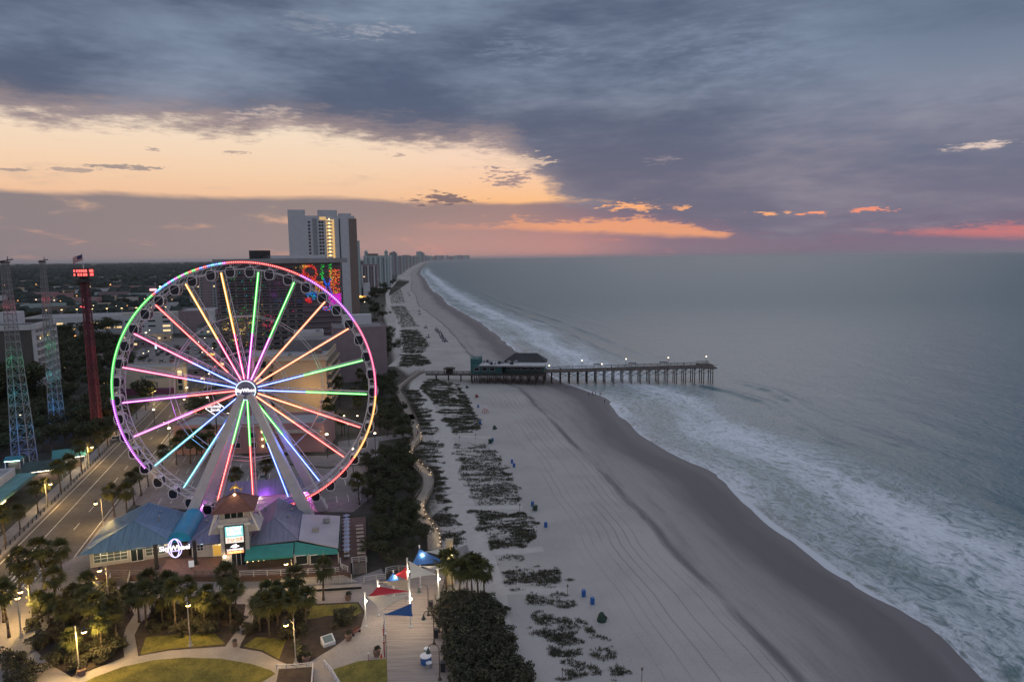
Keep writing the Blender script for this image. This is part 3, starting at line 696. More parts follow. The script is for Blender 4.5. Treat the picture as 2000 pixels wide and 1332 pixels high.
# LED bars round the rim, grouped by the colour they show
RIMC = [((445, 510), (592, 531), 'red'), ((592, 531), (701, 622), 'violet'), ((701, 622), (736, 770), 'crimson'), ((736, 770), (688, 888), 'amber'), ((688, 888), (598, 968), 'red'),
        ((288, 912), (223, 778), 'violet'), ((223, 778), (302, 575), 'green')]
def arc(p0, p1):
    a, b = pang(*p0)[0], pang(*p1)[0]
    while b > a: b -= 2 * pi
    return a, b
def bars(a0, a1, key, parent=None):
    g, h = MB(), MB(); n = max(2, int(abs(a1 - a0) * WR / 0.42))
    for i in range(n):
        a = a0 + (a1 - a0) * (i + 0.5) / n
        c_ = pol(WR + 0.12, a, FY - 0.18)
        tdir = Vector((-sin(a), 0, cos(a)))
        g.beam(c_ - tdir * 0.17, c_ + tdir * 0.17, 0.42, 0.14, upv=(0, 1, 0))
        h.beam(c_ - tdir * 0.10 + Vector((0, -0.1, 0)), c_ + tdir * 0.10 + Vector((0, -0.1, 0)), 0.14, 0.06, upv=(0, 1, 0))
    o = g.build('rim_light', LM[key][0], parent or wheel); h.build('light_core', LM[key][1], o)  # rim bars get the same added overexposed centre
for p0, p1, key in RIMC: bars(*arc(p0, p1), key)
a0, a1 = arc((302, 575), (445, 510)); seq = ['red', 'magenta', 'blue', 'green', 'cyan']; N_ = 21
for i in range(N_): bars(a0 + (a1 - a0) * i / N_, a0 + (a1 - a0) * (i + 0.92) / N_, seq[(i * 2 + i // 3) % 5])
a0, a1 = arc((598, 968), (418, 990))
for s0, s1 in ((0.10, 0.17), (0.22, 0.45), (0.80, 0.86), (0.90, 0.97)): bars(a0 + (a1 - a0) * s0, a0 + (a1 - a0) * s1, 'red')
# hub
hub = MB().tube((0, -2.3, 0), (0, 2.6, 0), 1.95, n=32).build('hub', mat('hub_panel', (0.20, 0.21, 0.30), 0.5, 0.1), wheel)
rr = MB()
for i in range(40): rr.tube(pol(2.0, 2 * pi * i / 40, -2.36), pol(2.0, 2 * pi * (i + 1) / 40, -2.36), 0.10, n=5, caps=False)
rr.build('hub_ring_light', emat('led_ice', (0.62, 0.88, 1.0), 1.3), hub)
cr = MB()
for i in range(30): cr.tube(pol(0.85, 2 * pi * i / 36, -2.34), pol(0.85, 2 * pi * (i + 1) / 36, -2.34), 0.05, n=4, caps=False)
cr.build('emblem', M_dark, hub)
E_sign = emat('white_sign_glow', (1.0, 0.93, 0.97), 1.35)
tx = text_mb('SkyWheel', 1.02, 0.05, 0.028).build('lettering', E_sign, hub); tx.location = (0, -2.42, 0.02)
MB().tube((0, -1.9, 0), (0, 6.4, 0), 1.0, n=16).build('axle', M_steel, wheel)
MB().tube((0, 3.6, 0), (0, 6.6, 0), 1.5, n=20).build('drive_drum', mat('drum', (0.6, 0.55, 0.62), 0.5, 0.1), wheel)
# four tapering legs
M_leg = mat('leg_steel', (0.50, 0.48, 0.52), 0.5, 0.1, 0.5)
def wl(p): return Matrix.Rotation(-WANG, 3, 'Z') @ (Vector(p) - HUB)
def leg(p0, p1, w0, w1, nm='leg'):
    p0, p1 = Vector(p0), Vector(p1); d = (p1 - p0).normalized(); a = d.cross(Vector((0, 1, 0))).normalized(); b = a.cross(d)
    mb = MB(); vs = []
    for p, w in ((p0, w0), (p1, w1)):
        vs += [p + a * (w * x) + b * (w * y * 0.9) for x, y in ((-.5, -.5), (.5, -.5), (.5, .5), (-.5, .5))]
    mb.add(vs, [(3, 2, 1, 0), (4, 5, 6, 7), (0, 1, 5, 4), (1, 2, 6, 5), (2, 3, 7, 6), (3, 0, 4, 7)])
    for s in (0.33, 0.66):
        q = p0.lerp(p1, s); w = w0 + (w1 - w0) * s + 0.10
        vs = [q + d * e + a * (w * x) + b * (w * y * 0.9) for e in (-0.18, 0.18) for x, y in ((-.5, -.5), (.5, -.5), (.5, .5), (-.5, .5))]
        mb.add(vs, [(3, 2, 1, 0), (4, 5, 6, 7), (0, 1, 5, 4), (1, 2, 6, 5), (2, 3, 7, 6), (3, 0, 4, 7)])
    mb.build(nm, M_leg, wheel)
zf = -HUB.z
leg((-0.8, -2.6, -0.8), (-14.0, -4.0, zf), 1.3, 2.2); leg((0.8, -2.6, -0.8), (12.8, -4.0, zf), 1.3, 2.2)
leg((-0.8, 4.6, -0.8), (-13.4, 6.8, zf), 1.25, 2.0); leg((0.8, 4.6, -0.8), (13.2, 6.8, zf), 1.25, 2.0)
# forty two enclosed cabins
cm, gmb, fm = MB(), MB(), MB()
prof = [(-0.55, -1.15), (0.55, -1.15), (0.98, -0.55), (1.02, 0.45), (0.70, 1.12), (-0.70, 1.12), (-1.02, 0.45), (-0.98, -0.55)]
n = len(prof)
gmb.add([(x * 0.94, y, z * 0.94) for y in (-0.95, 0.95) for x, z in prof], [tuple(reversed(range(n))), tuple(range(n, 2 * n))] + [(i, (i + 1) % n, n + (i + 1) % n, n + i) for i in range(n)])
for y in (-0.98, 0.98):
    for i in range(n):
        (x0, z0), (x1, z1) = prof[i], prof[(i + 1) % n]; fm.beam((x0, y, z0), (x1, y, z1), 0.17, 0.17, upv=(0, 1, 0))
fm.box((0, 0, -1.12), (1.3, 1.9, 0.14)); fm.box((0, 0, 1.13), (1.5, 1.9, 0.14)); fm.beam((0, 0, 1.1), (0, 0, 1.75), 0.12, 0.5)
c_mesh = gmb.mesh('cabin_glass', glassm('cabin_glass', (0.018, 0.018, 0.03), 0.12)); f_mesh = fm.mesh('cabin_frame', mat('cabin_white', (0.62, 0.58, 0.62), 0.4, 0.06))
for k in range(42):
    a = base_a - (k + 0.5) * 2 * pi / 42
    if k in (3,): pass
    q = pol(WR - 0.45, a, 0.0)
    o = link('cabin', f_mesh, wheel, (q.x, q.y - 0.5, q.z - 1.45)); o.scale = (.92, .92, .9); link('cabin_glass', c_mesh, o)
for k, (x, y, z, c_) in enumerate(((-12.4, 5.5, zf + 2.4, (0.70, 0.16, 0.85)), (9.0, 9.0, zf + 3, (0.85, 0.10, 0.75)), (0.0, 8.0, zf + 5, (0.6, 0.10, 0.95)))):
    lamp_light('uplight', wheel, (x, y, z), 520, c_, 0.3)
for a_, r_, w_, c_ in ((1.6, 4.5, 420, (0.9, 0.1, 0.6)), (2.6, 12, 420, (0.75, 0.08, 0.6)), (3.4, 15, 520, (0.6, 0.08, 0.9)), (3.9, 14, 420, (0.05, 0.4, 1.0)), (4.6, 17, 420, (1.0, 0.06, 0.12)), (5.3, 14, 420, (0.08, 0.2, 1.0)), (0.3, 14, 300, (0.2, 0.7, 0.3)), (5.9, 16, 300, (1.0, 0.2, 0.06))):
    p_ = pol(r_, a_, FY - 1.2); lamp_light('led_glow', wheel, p_, w_, c_, 1.0); lamp_light('led_glow', wheel, (p_.x, 3.2, p_.z), w_, c_, 1.0)
# ------------------------------------------------------------------ pavilion at the foot of the wheel
PA = radians(14); PO = Vector((-52, 122, 0))
pav = thing('pavilion', 'blue metal roofed wheel pavilion with white walls and a lit tower sign', 'pavilion', PO, PA)
M_roofb = mat('blue_metal_roof', (0.105, 0.185, 0.265), 0.5, 0.2, 0.35, metal=0.2, stretch=(6, 0.5, 0.5))
M_roofp = mat('violet_metal_roof', (0.16, 0.175, 0.265), 0.5, 0.2, 0.35, metal=0.2, stretch=(6, 0.5, 0.5))
M_roofg = mat('pale_metal_roof', (0.34, 0.34, 0.38), 0.5, 0.1, 0.3, metal=0.1)
M_wallw = mat('white_siding', (0.46, 0.45, 0.44), 0.7, 0.1, 0.6)
M_shing = mat('pale_shingles', (0.42, 0.40, 0.42), 0.8, 0.14, 1.4)
M_redroof = mat('terracotta_shingle', (0.17, 0.075, 0.06), 0.85, 0.25, 1.6)
M_brick = mat('brick_paving', (0.11, 0.068, 0.062), 0.85, 0.3, 2.5)
M_deckd = mat('dark_deck', (0.085, 0.07, 0.072), 0.8, 0.25, 1.0)
M_grey0 = mat('galvanised', (0.30, 0.30, 0.31), 0.5, 0.2, 1.0, metal=0.3)
def P_(x, y, z): return (x, y, z)
# decks and floor
dk = MB().prism([(-25.5, 1.2), (-13.5, -2.2), (1.2, -6.5), (20.6, -10.2), (20.6, 3.5), (-25.5, 6.5)], 0.0, 1.0); dk.build('deck', M_brick, pav)
MB().prism([(19.0, -5.2), (23.6, -6.0), (24.2, 17), (12, 18), (12, 12), (18.6, 11)], 0.0, 0.8).build('patio', M_brick, pav)
# left block
lw = MB().prism([(-26, 4.6), (-12.4, 6.2), (-12.4, 19), (-26, 19)], 1.0, 4.15, top=False); lw.build('wall', M_wallw, pav)
def hip(mb, xl, xr, yf, yb, ze, zr, ov=0.0, hipback=True, run=None, k=0, dyf=0.0):
    """hipped roof with its ridge running front to back"""
    xm = (xl + xr) / 2; rn = run or (xr - xl) / 2
    vs = [(xl, yf, ze), (xr, yf + dyf, ze), (xr, yb, ze), (xl, yb, ze), (xm, yf + rn, zr), (xm, yb - (rn if hipback else 0), zr)]
    mb.add(vs, [(0, 1, 4), (1, 2, 5, 4), (2, 3, 5), (3, 0, 4, 5), (3, 2, 1, 0)], k)
    for a, b in ((0, 4), (1, 4), (4, 5)):
        mb.tube(Vector(vs[a]) + Vector((0, 0, .03)), Vector(vs[b]) + Vector((0, 0, .03)), 0.09, n=5)
    mb.box((xm, yf + dyf / 2 - 0.04, ze - 0.08), (xr - xl, 0.08, 0.2)); mb.box((xl - 0.04, (yf + yb) / 2, ze - 0.08), (0.08, yb - yf, 0.2)); mb.box((xr + 0.04, (yf + yb) / 2, ze - 0.08), (0.08, yb - yf, 0.2))
    # standing seams
    n = int((yb - yf - rn) / 0.9)
    for i in range(n):
        y = yf + rn + 0.6 + i * 0.9
        for x in (xl, xr): mb.beam((x, y, ze + .03), (xm, y, zr + .03), 0.05, 0.06)
    n = int((xr - xl) / 1.1)
    for i in range(1, n):
        x = xl + (xr - xl) * i / n; f = 1 - abs(x - xm) / ((xr - xl) / 2); mb.beam((x, yf, ze + .03), (x, yf + rn * f, ze + (zr - ze) * f + .03), 0.05, 0.06)
r = MB(); hip(r, -27.1, -11.6, 2.9, 19.6, 4.2, 7.6, hipback=False, run=6.0, dyf=1.4); r.build('roof', M_roofb, pav)
def win(x, y, z, w, h, nx, nz, lit=None, nm='window'):
    f = MB(); f.box((0, 0, h / 2 + 0.06), (w + 0.24, 0.12, 0.12)); f.box((0, 0, -h / 2 - 0.06), (w + 0.24, 0.16, 0.12))
    for s in (-1, 1): f.box((s * (w / 2 + 0.06), 0, 0), (0.12, 0.12, h))
    for i in range(1, nx): f.box((-w / 2 + w * i / nx, -0.01, 0), (0.09, 0.08, h))
    for i in range(1, nz): f.box((0, -0.012, -h / 2 + h * i / nz), (w, 0.07, 0.08))
    o = f.build(nm, M_white, pav); o.location = (x, y, z)
    MB().box((0, 0.03, 0), (w, 0.05, h)).build('pane', lit or M_glass, o); return o
wy = lambda x: 4.6 + (x + 26) * (1.6 / 13.6) - 0.10
a_ = atan2(1.6, 13.6)
M_dimwin = emat('dim_interior_window', (0.45, 0.5, 0.33), 0.10, (0.02, 0.03, 0.03))
for x, w, nx in ((-22.6, 5.4, 5), (-15.2, 3.2, 3)):
    o = win(x, wy(x), 2.75, w, 1.9, nx, 3, M_dimwin); o.rotation_euler = (0, 0, a_)
d = win(-18.3, wy(-18.3), 2.25, 2.0, 2.3, 2, 1, nm='double_door'); d.rotation_euler = (0, 0, a_)
for x in (-23.6, -20.3, -18.3, -14.8, -13.2):
    q = MB().box((0, 0, 0), (0.5, 0.3, 0.22)).build('eave_lamp', E_warm, pav); q.location = (x, wy(x) - 0.35, 3.9)
    lamp_light('glow', q, (0, -0.25, -0.3), 55, (1.0, 0.78, 0.48), 0.15)
# barrel vaulted entry canopy
bv = MB(); n = 12; xs = [(-10.7 - 2.05 * cos(pi * i / n), 4.2 + 1.9 * sin(pi * i / n)) for i in range(n + 1)]
bv.add([(x, y, z) for y in (4.6, 17.5) for x, z in xs], [(i + n + 1, i + n + 2, i + 1, i) for i in range(n)] + [tuple(range(n, -1, -1))])
bv.build('vault_canopy', mat('cyan_canopy', (0.02, 0.26, 0.42), 0.5, 0.1, 0.4), pav, True)  # brighter cyan stands in for the canopy's underlighting
MB().box((-10.7, 5.2, 2.4), (3.0, 0.2, 2.9)).build('wall', mat('ivy_wall', (0.06, 0.045, 0.03), 0.95, 0.5, 3.0), pav)
# centre block between canopy and tower
MB().prism([(-8.6, 4.4), (-2.6, 3.2), (-2.6, 16), (-8.6, 16)], 1.0, 4.15, top=False).build('wall', M_wallw, pav)
r = MB(); hip(r, -9.0, 0.6, 2.9, 16, 4.2, 6.6, hipback=False, run=4.0, dyf=-1.2); r.build('roof', M_roofp, pav)
o = win(-7.0, 3.95, 2.9, 1.0, 1.0, 2, 2); o = win(-3.9, 3.30, 2.3, 1.5, 2.1, 1, 1, emat('lit_mural', (1.0, 0.55, 0.10), 0.55, (0.1, 0.06, 0.02)), 'lit_doorway')
sg = MB().box((0, 0, 0), (1.6, 0.06, 0.14)).lathe([(0.2, -0.36), (0.2, -0.1)], 10).build('ticket_sign', emat('ice_sign', (0.65, 0.9, 1.0), 1.6), pav); sg.location = (-6.6, 3.7, 3.95)
lamp_light('glow', pav, (-3.4, 2.4, 3.6), 90, (1.0, 0.72, 0.35), 0.15)
MB().sheet([(-13, -1.6), (-3, -4.4), (-3, 3), (-13, 4.6)], 1.012).build('threshold', mat('warm_brick', (0.22, 0.12, 0.09), 0.9, 0.3, 2.2), pav)
lamp_light('glow', pav, (-11.2, 1.5, 4.2), 90, (0.95, 0.70, 0.72), 0.4)
# tower
tw = MB().box((0.1, 0.9, 5.0), (4.9, 4.6, 10.0)); tw.build('tower_wall', M_shing, pav)
sh = MB()
sh.add([(-4.4, -0.6, 7.0), (4.5, -0.9, 7.0), (4.5, 5.6, 7.0), (-4.4, 5.6, 7.0), (-2.9, -0.9, 8.6), (3.2, -1.2, 8.6), (3.2, 4.4, 8.6), (-2.9, 4.4, 8.6)],
       [(0, 1, 5, 4), (1, 2, 6, 5), (2, 3, 7, 6), (3, 0, 4, 7), (4, 5, 6, 7), (3, 2, 1, 0)])
sh.build('shoulder_roof', M_shing, pav)
for s in (-1, 1):
    MB().beam((s * 4.3, -1.0, 7.15), (s * 2.9, -1.3, 11.2), 0.22, 0.3).beam((s * 4.3, 5.0, 7.15), (s * 2.9, 4.8, 11.2), 0.22, 0.3).build('tower_brace', M_white, pav)
up_ = MB().box((0.15, 1.6, 9.95), (5.2, 5.4, 2.7)); up_.build('tower_wall', M_shing, pav)
o = win(0.15, -1.16, 9.95, 3.2, 2.0, 3, 1); o = win(2.85, 1.2, 9.95, 2.6, 1.9, 3, 1); o.rotation_euler = (0, 0, pi / 2)
MB().box((0.15, -1.5, 8.75), (5.6, 0.12, 0.5)).box((0.15, -1.56, 9.0), (5.8, 0.18, 0.08)).build('balustrade', M_white, pav)
rr = MB(); x0, x1, y0, y1, z = -3.6, 3.9, -2.4, 5.6, 11.35
rr.add([(x0, y0, z), (x1, y0, z), (x1, y1, z), (x0, y1, z), (0.15, 1.6, 13.9)], [(0, 1, 4), (1, 2, 4), (2, 3, 4), (3, 0, 4), (3, 2, 1, 0)])
for q in ((x0, y0, z), (x1, y0, z), (x1, y1, z), (x0, y1, z)): rr.tube(q, (0.15, 1.6, 13.95), 0.10, n=5)
rr.build('tower_roof', M_redroof, pav)
# gilded leaping fish on the tower top
fi = MB(); pts = [(-0.9, 0, 0.4), (-0.5, 0, 0.9), (0.0, 0, 1.15), (0.5, 0, 1.0), (0.9, 0, 0.5)]; rs = [0.04, 0.22, 0.3, 0.2, 0.05]
for i in range(4): fi.tube(pts[i], pts[i + 1], rs[i], rs[i + 1], 8)
fi.add([(0.85, 0, 0.5), (1.35, 0.05, 0.9), (1.2, 0, 0.45), (1.3, -0.05, 0.05)], [(0, 2, 1), (0, 3, 2)]); fi.add([(-0.1, 0, 1.3), (0.25, 0.0, 1.9), (0.35, 0, 1.2)], [(0, 2, 1), (0, 1, 2)]); fi.tube((0, 0, 0), (0, 0, 1.0), 0.05)
o = fi.build('finial', mat('gilt', (0.55, 0.36, 0.10), 0.35, 0.2, 3, metal=0.7), pav); o.location = (0.15, 1.6, 13.9)
lamp_light('glow', pav, (0.15, -0.3, 14.2), 45, (1.0, 0.75, 0.35), 0.1)
MB().lathe([(0.16, -0.12), (0.2, 0.1)], 8).build('spot_lamp', E_white, pav).location = (0.15, 0.9, 13.7)
# tower signs
sc_ = MB().box((0, 0, 0), (3.5, 0.24, 3.6)).build('screen', M_dark, pav); sc_.location = (0.1, -1.54, 7.0)
MB().box((0, -0.14, 0.62), (3.1, 0.06, 1.95)).build('screen_panel', emat('screen_teal', (0.0, 0.55, 0.58), 0.95), sc_)
for txt, s, zz_ in (('NOW', 0.98, 1.05), ('HIRING', 0.74, 0.22)):
    o = text_mb(txt, s, 0.02, 0.045, spacing=0.95).build('lettering', emat('screen_white', (1, 1, 1), 1.5), sc_); o.location = (0, -0.2, zz_)
lp = MB().box((0, -0.14, -0.98), (3.1, 0.06, 1.15)); lp.build('screen_panel', emat('screen_cream', (1.0, 0.86, 0.74), 0.85), sc_)
im = MB()
for x, z, a, b in ((-1.1, -1.0, 0.16, 0.8), (-0.75, -0.85, 0.5, 0.14), (-0.5, -1.05, 0.14, 0.6), (-0.1, -0.9, 0.3, 0.3), (0.55, -0.75, 0.6, 0.16), (0.55, -1.22, 0.62, 0.14), (1.15, -0.9, 0.35, 0.6)):
    im.box((x, -0.19, z), (a, 0.03, b), 0)
im.build('screen_picture', emat('screen_red', (0.85, 0.12, 0.07), 0.8), sc_)
im = MB().box((0.55, -0.19, -0.98), (0.7, 0.03, 0.2)).box((-0.3, -0.19, -1.2), (0.3, 0.03, 0.3)); im.build('screen_picture', emat('screen_orange', (1.0, 0.45, 0.06), 0.9), sc_)
bs = MB().box((0, 0, 0), (3.5, 0.2, 1.9)).build('bar_sign', M_dark, pav); bs.location = (0.1, -1.5, 4.2)
fs = MB(); fs.tube((-0.75, -0.14, 0.45), (-0.1, -0.14, 0.72), 0.1, 0.22, 8).tube((-0.1, -0.14, 0.72), (0.75, -0.14, 0.5), 0.22, 0.06, 8); fs.add([(-0.1, -0.16, 0.85), (0.25, -0.16, 1.1), (0.3, -0.16, 0.75)], [(0, 2, 1)])
fs.lathe([(0.05, -0.05), (0.42, 0.0), (0.3, 0.12)], 10, (0, -0.2, 0.42)); fs.build('emblem', E_sign, bs)
o = text_mb('LANDSHARK', 0.50, 0.03, 0.012).build('lettering', E_sign, bs); o.location = (0, -0.16, -0.08)
ob = MB().box((0, -0.12, -0.58), (2.9, 0.04, 0.5)).build('sign_band', emat('sign_orange', (1.0, 0.16, 0.01), 1.2), bs)
o = text_mb('Bar & Grill', 0.46, 0.03, 0.012).build('lettering', emat('sign_yellow', (1.0, 0.72, 0.12), 2.0), bs); o.location = (0, -0.2, -0.58)
o = win(0.6, -1.50, 2.1, 2.4, 2.3, 3, 1, nm='entrance_door')
lamp_light('glow', pav, (-1.5, -2.3, 2.9), 45, (1.0, 0.75, 0.45), 0.1)
q = MB().box((0, 0, 0), (0.4, 0.3, 0.35)).build('wall_lamp', E_warm, pav); q.location = (-1.8, -1.65, 2.95)
lamp_light('glow', pav, (0.1, -3.4, 7), 40, (0.5, 0.9, 0.95), 0.6)
# restaurant block, awning and patio roof
MB().prism([(2.4, 1.2), (10.6, 1.0), (10.6, 15.6), (2.4, 15.6)], 1.0, 4.15, top=False).build('wall', mat('taupe_wall', (0.16, 0.14, 0.13), 0.8, 0.15), pav)
r = MB(); hip(r, 1.7, 11.2, -0.2, 16.0, 4.2, 7.2, hipback=False, run=5.0, dyf=-0.4); r.build('roof', M_roofp, pav)
aw = MB(); aw.add([(1.9, -0.6, 4.0), (10.4, -1.0, 4.0), (10.4, -4.6, 2.9), (1.9, -4.0, 2.9), (10.4, -4.6, 2.55), (1.9, -4.0, 2.55)], [(3, 2, 1, 0), (5, 4, 2, 3), (0, 1, 2, 3)])
aw.build('awning', M_teal, pav)
pr = MB(); a4 = [(11.3, -1.4, 4.55), (18.5, -5.2, 3.75), (18.9, 11.2, 3.75), (11.3, 12.2, 4.55)]
pr.add(a4 + [(x, y, z - 0.14) for x, y, z in a4], [(0, 1, 2, 3), (7, 6, 5, 4), (0, 4, 5, 1), (1, 5, 6, 2), (2, 6, 7, 3), (3, 7, 4, 0)])
pr.build('patio_roof', M_roofg, pav)
vl = MB(); vl.add([(10.6, -1.4, 4.3), (18.4, -5.4, 3.6), (18.4, -6.0, 2.9), (10.6, -4.6, 2.75)], [(3, 2, 1, 0), (0, 1, 2, 3)]); vl.add([(18.7, -5.2, 3.6), (19.0, 11.2, 3.6), (19.1, 11.2, 2.9), (18.8, -5.2, 2.9)], [(0, 1, 2, 3), (3, 2, 1, 0)])
vl.build('awning', M_teal, pav)
for x, y in ((10.6, -4.4), (13.2, -5.0), (15.8, -5.5), (18.5, -5.6), (18.7, 0), (18.8, 5.5), (18.9, 10.8)): MB().box((x, y, 2.0), (0.2, 0.2, 2.2)).build('column', M_rail, pav)
for x, w in ((11.9, 2.3), (14.5, 2.3)): o = win(x, -4.6 - (x - 10.6) * 0.16, 2.05, w * 0.85, 1.6, 1, 1)
MB().box((6.2, -3.6, 1.6), (7.6, 0.6, 1.1)).build('bar_counter', mat('dark_bar', (0.05, 0.04, 0.035), 0.7, 0.3), pav)
for k in range(9):
    q = MB().lathe([(0.09, -0.1), (0.12, 0.05)], 6).build('bar_lamp', emat('bar_glow', (1.0, 0.7, 0.35), 5), pav); q.location = (2.4 + k * 0.95, -3.9, 2.5)
# deck balustrades and stairs in white timber
def pw(x, y): v = Matrix.Rotation(PA, 3, 'Z') @ Vector((x, y, 0)) + PO; return (v.x, v.y)
railing([pw(1.4, -6.6), pw(9, -8.1), pw(18.6, -9.9)], 1.0, 1.05, 'white timber rail along the restaurant deck edge under the teal awning', M_rail, 'deck_railing', 2.4, 'deck railings')
railing([pw(18.8, -5.8), pw(18.9, -8.4), pw(20.2, -10.0)], 1.0, 1.05, 'white timber rail at the top of the restaurant stairs', M_rail, 'deck_railing', 1.5, 'deck railings')
railing([pw(-25.4, 1.2), pw(-19, -0.6), pw(-14, -2.1)], 1.0, 1.05, 'grey rail along the deck below the left blue roof', M_wood, 'deck_railing', 2.0, 'deck railings')
railing([pw(-6.4, -4.4), pw(-3.6, -5.1), pw(1.2, -6.4)], 1.0, 1.05, 'grey rail along the deck below the lit tower sign', M_wood, 'deck_railing', 1.4, 'deck railings')
railing([pw(20.8, -6.0), pw(23.6, -6.4)], 0.9, 1.05, 'white timber rail closing the end of the dining patio', M_rail, 'deck_railing', 1.4, 'deck railings')
fen = thing('ramp_fence', 'white slatted ramp fence below the restaurant deck beside the lone palm', 'fence', (*pw(9, -10.6), 0), PA - radians(8))
for k in range(7): MB().box((5.2, 0, 0.25 + k * 0.2), (15.0 - k * 0.7, 0.06, 0.10)).build('slat', M_rail, fen)
for k in range(8): MB().box((-2.2 + k * 2.0, 0.06, 0.8), (0.14, 0.1, 1.6)).build('post', M_rail, fen)
MB().box((6.8, -2.6, 0.55), (14.0, 0.08, 0.10)).box((6.8, -2.6, 0.95), (14.0, 0.08, 0.12)).build('rail', M_rail, fen)
MB().box((6.8, -2.5, 0.28), (14.0, 0.06, 0.5)).build('kerb_panel', M_dark, fen)
def stairs(name, label, x, y, w, n, z, rz, m):
    p = pw(x, y); s = thing(name, label, 'stairs', (p[0], p[1], 0), PA + rz)
    for k in range(n): MB().box((0, -0.3 * (n - k) + 0.15, z / n * (k + 0.5) / 1.0), (w, 0.32, z / n * (k + 1) if False else 0.12)).build('step', m, s)
    for sx in (-1, 1): MB().beam((sx * w / 2, -0.3 * n, 0.9), (sx * w / 2, 0, z + 0.9), 0.08, 0.1).box((sx * w / 2, -0.3 * n, 0.45), (0.1, 0.1, 0.9)).box((sx * w / 2, 0, z + 0.45), (0.1, 0.1, 0.9)).beam((sx * w / 2, -0.3 * n, 0.45), (sx * w / 2, 0, z + 0.45), 0.06, 0.08).build('handrail', M_rail, s)
    return s
stairs('wooden_stairs', 'wooden stairs from the paving up to the dining patio', 22.2, -6.4, 2.4, 9, 0.95, 0, M_wood)
stairs('wooden_stairs', 'steep plank stairs to the deck under the glowing wheel name sign', -11.8, -2.9, 2.6, 6, 1.0, 0, M_wood)
stairs('wooden_stairs', 'short grey stairs to the deck below the left windows', -19.5, -0.7, 3.2, 6, 1.0, 0, M_wood)
# gate sign
gs = thing('gate_sign', 'glowing white wheel name sign with violet rings between two dark posts', 'sign', (*pw(-10.6, 0.9), 0), PA)
for s in (-1, 1): MB().box((s * 3.3, 0, 3.2), (0.55, 0.55, 4.5)).box((s * 3.3, 0, 5.5), (0.7, 0.7, 0.16)).box((s * 3.3, 0, 1.2), (0.75, 0.75, 0.4)).build('post', M_dark, gs)
MB().box((0, 0.1, 4.85), (6.2, 0.12, 0.14)).box((0, 0.1, 4.35), (6.2, 0.1, 0.1)).build('crossbar', M_dark, gs)
E_viol = emat('violet_neon', (0.52, 0.45, 1.0), 1.5)
for rx, y in ((1.15, -0.1), (0.72, -0.18)):
    g_ = MB(); n = 36
    for i in range(n):
        a, b = 2 * pi * i / n, 2 * pi * (i + 1) / n; g_.tube((rx * cos(a), y, 4.6 + 1.75 * sin(a)), (rx * cos(b), y, 4.6 + 1.75 * sin(b)), 0.09, n=5, caps=False)
    g_.build('neon_ring', E_viol, gs)
MB().box((0, -0.2, 4.1), (1.5, 0.05, 0.22)).build('name_plate', emat('violet_plate', (0.30, 0.22, 0.75), 0.9), gs)
o = text_mb('SkyWheel', 1.28, 0.06, 0.02).build('lettering', E_sign, gs); o.location = (0, -0.34, 4.72)
lamp_light('glow', gs, (0, -1.6, 3.8), 45, (0.78, 0.70, 1.0), 0.5)
bo = thing('notice_board', 'small pale notice board on the deck under the wheel name sign', 'sign', (*pw(-7.6, -1.2), 1.0), PA)
MB().box((0, 0, 1.1), (0.9, 0.12, 1.2)).build('panel', emat('board_white', (0.55, 0.62, 0.75), 0.35), bo); MB().box((0, 0.02, 0.25), (0.12, 0.12, 0.5)).build('post', M_dark, bo)
# patio tables with pale parasol tops
tab = thing('patio_table', 'small pale square table on the brick dining patio', 'table', (*pw(20.0, -4), 0.8), PA, 'tables on the dining patio')
tp = MB(); tp.add([(-0.85, 0, 2.0), (0, -0.85, 2.0), (0.85, 0, 2.0), (0, 0.85, 2.0), (0, 0, 2.35)], [(0, 1, 4), (1, 2, 4), (2, 3, 4), (3, 0, 4), (3, 2, 1, 0)])
tp.build('parasol', mat('pale_parasol', (0.30, 0.32, 0.46), 0.7, 0.1), tab); MB().tube((0, 0, 0), (0, 0, 2.1), 0.04).build('pole', M_dark, tab); MB().box((0, 0, 0.74), (1.0, 1.0, 0.05)).build('table_top', M_rail, tab)
for k in range(1, 10): dup(tab, (*pw(19.95 + 0.02 * k, -4 + k * 1.95), 0.8), PA)
bench = thing('picnic_table', 'slim timber picnic table along the seaward patio edge', 'table', (*pw(22.7, -3.6), 0.8), PA, 'picnic tables on the patio edge')
MB().box((0, 0, 0.74), (1.5, 0.7, 0.06)).build('table_top', mat('pale_wood', (0.36, 0.30, 0.24), 0.7, 0.2), bench); MB().box((0, 0.62, 0.44), (1.5, 0.25, 0.05)).box((0, -0.62, 0.44), (1.5, 0.25, 0.05)).build('seat', mat('pale_wood', (0.4, 0.3, 0.2)), bench)
MB().beam((-0.6, -0.6, 0), (-0.6, 0.2, 0.74), 0.08, 0.06).beam((-0.6, 0.6, 0), (-0.6, -0.2, 0.74), 0.08, 0.06).beam((0.6, -0.6, 0), (0.6, 0.2, 0.74), 0.08, 0.06).beam((0.6, 0.6, 0), (0.6, -0.2, 0.74), 0.08, 0.06).build('frame', M_wood, bench)
for k in range(1, 8): dup(bench, (*pw(22.7, -3.6 + k * 2.0), 0.8), PA)
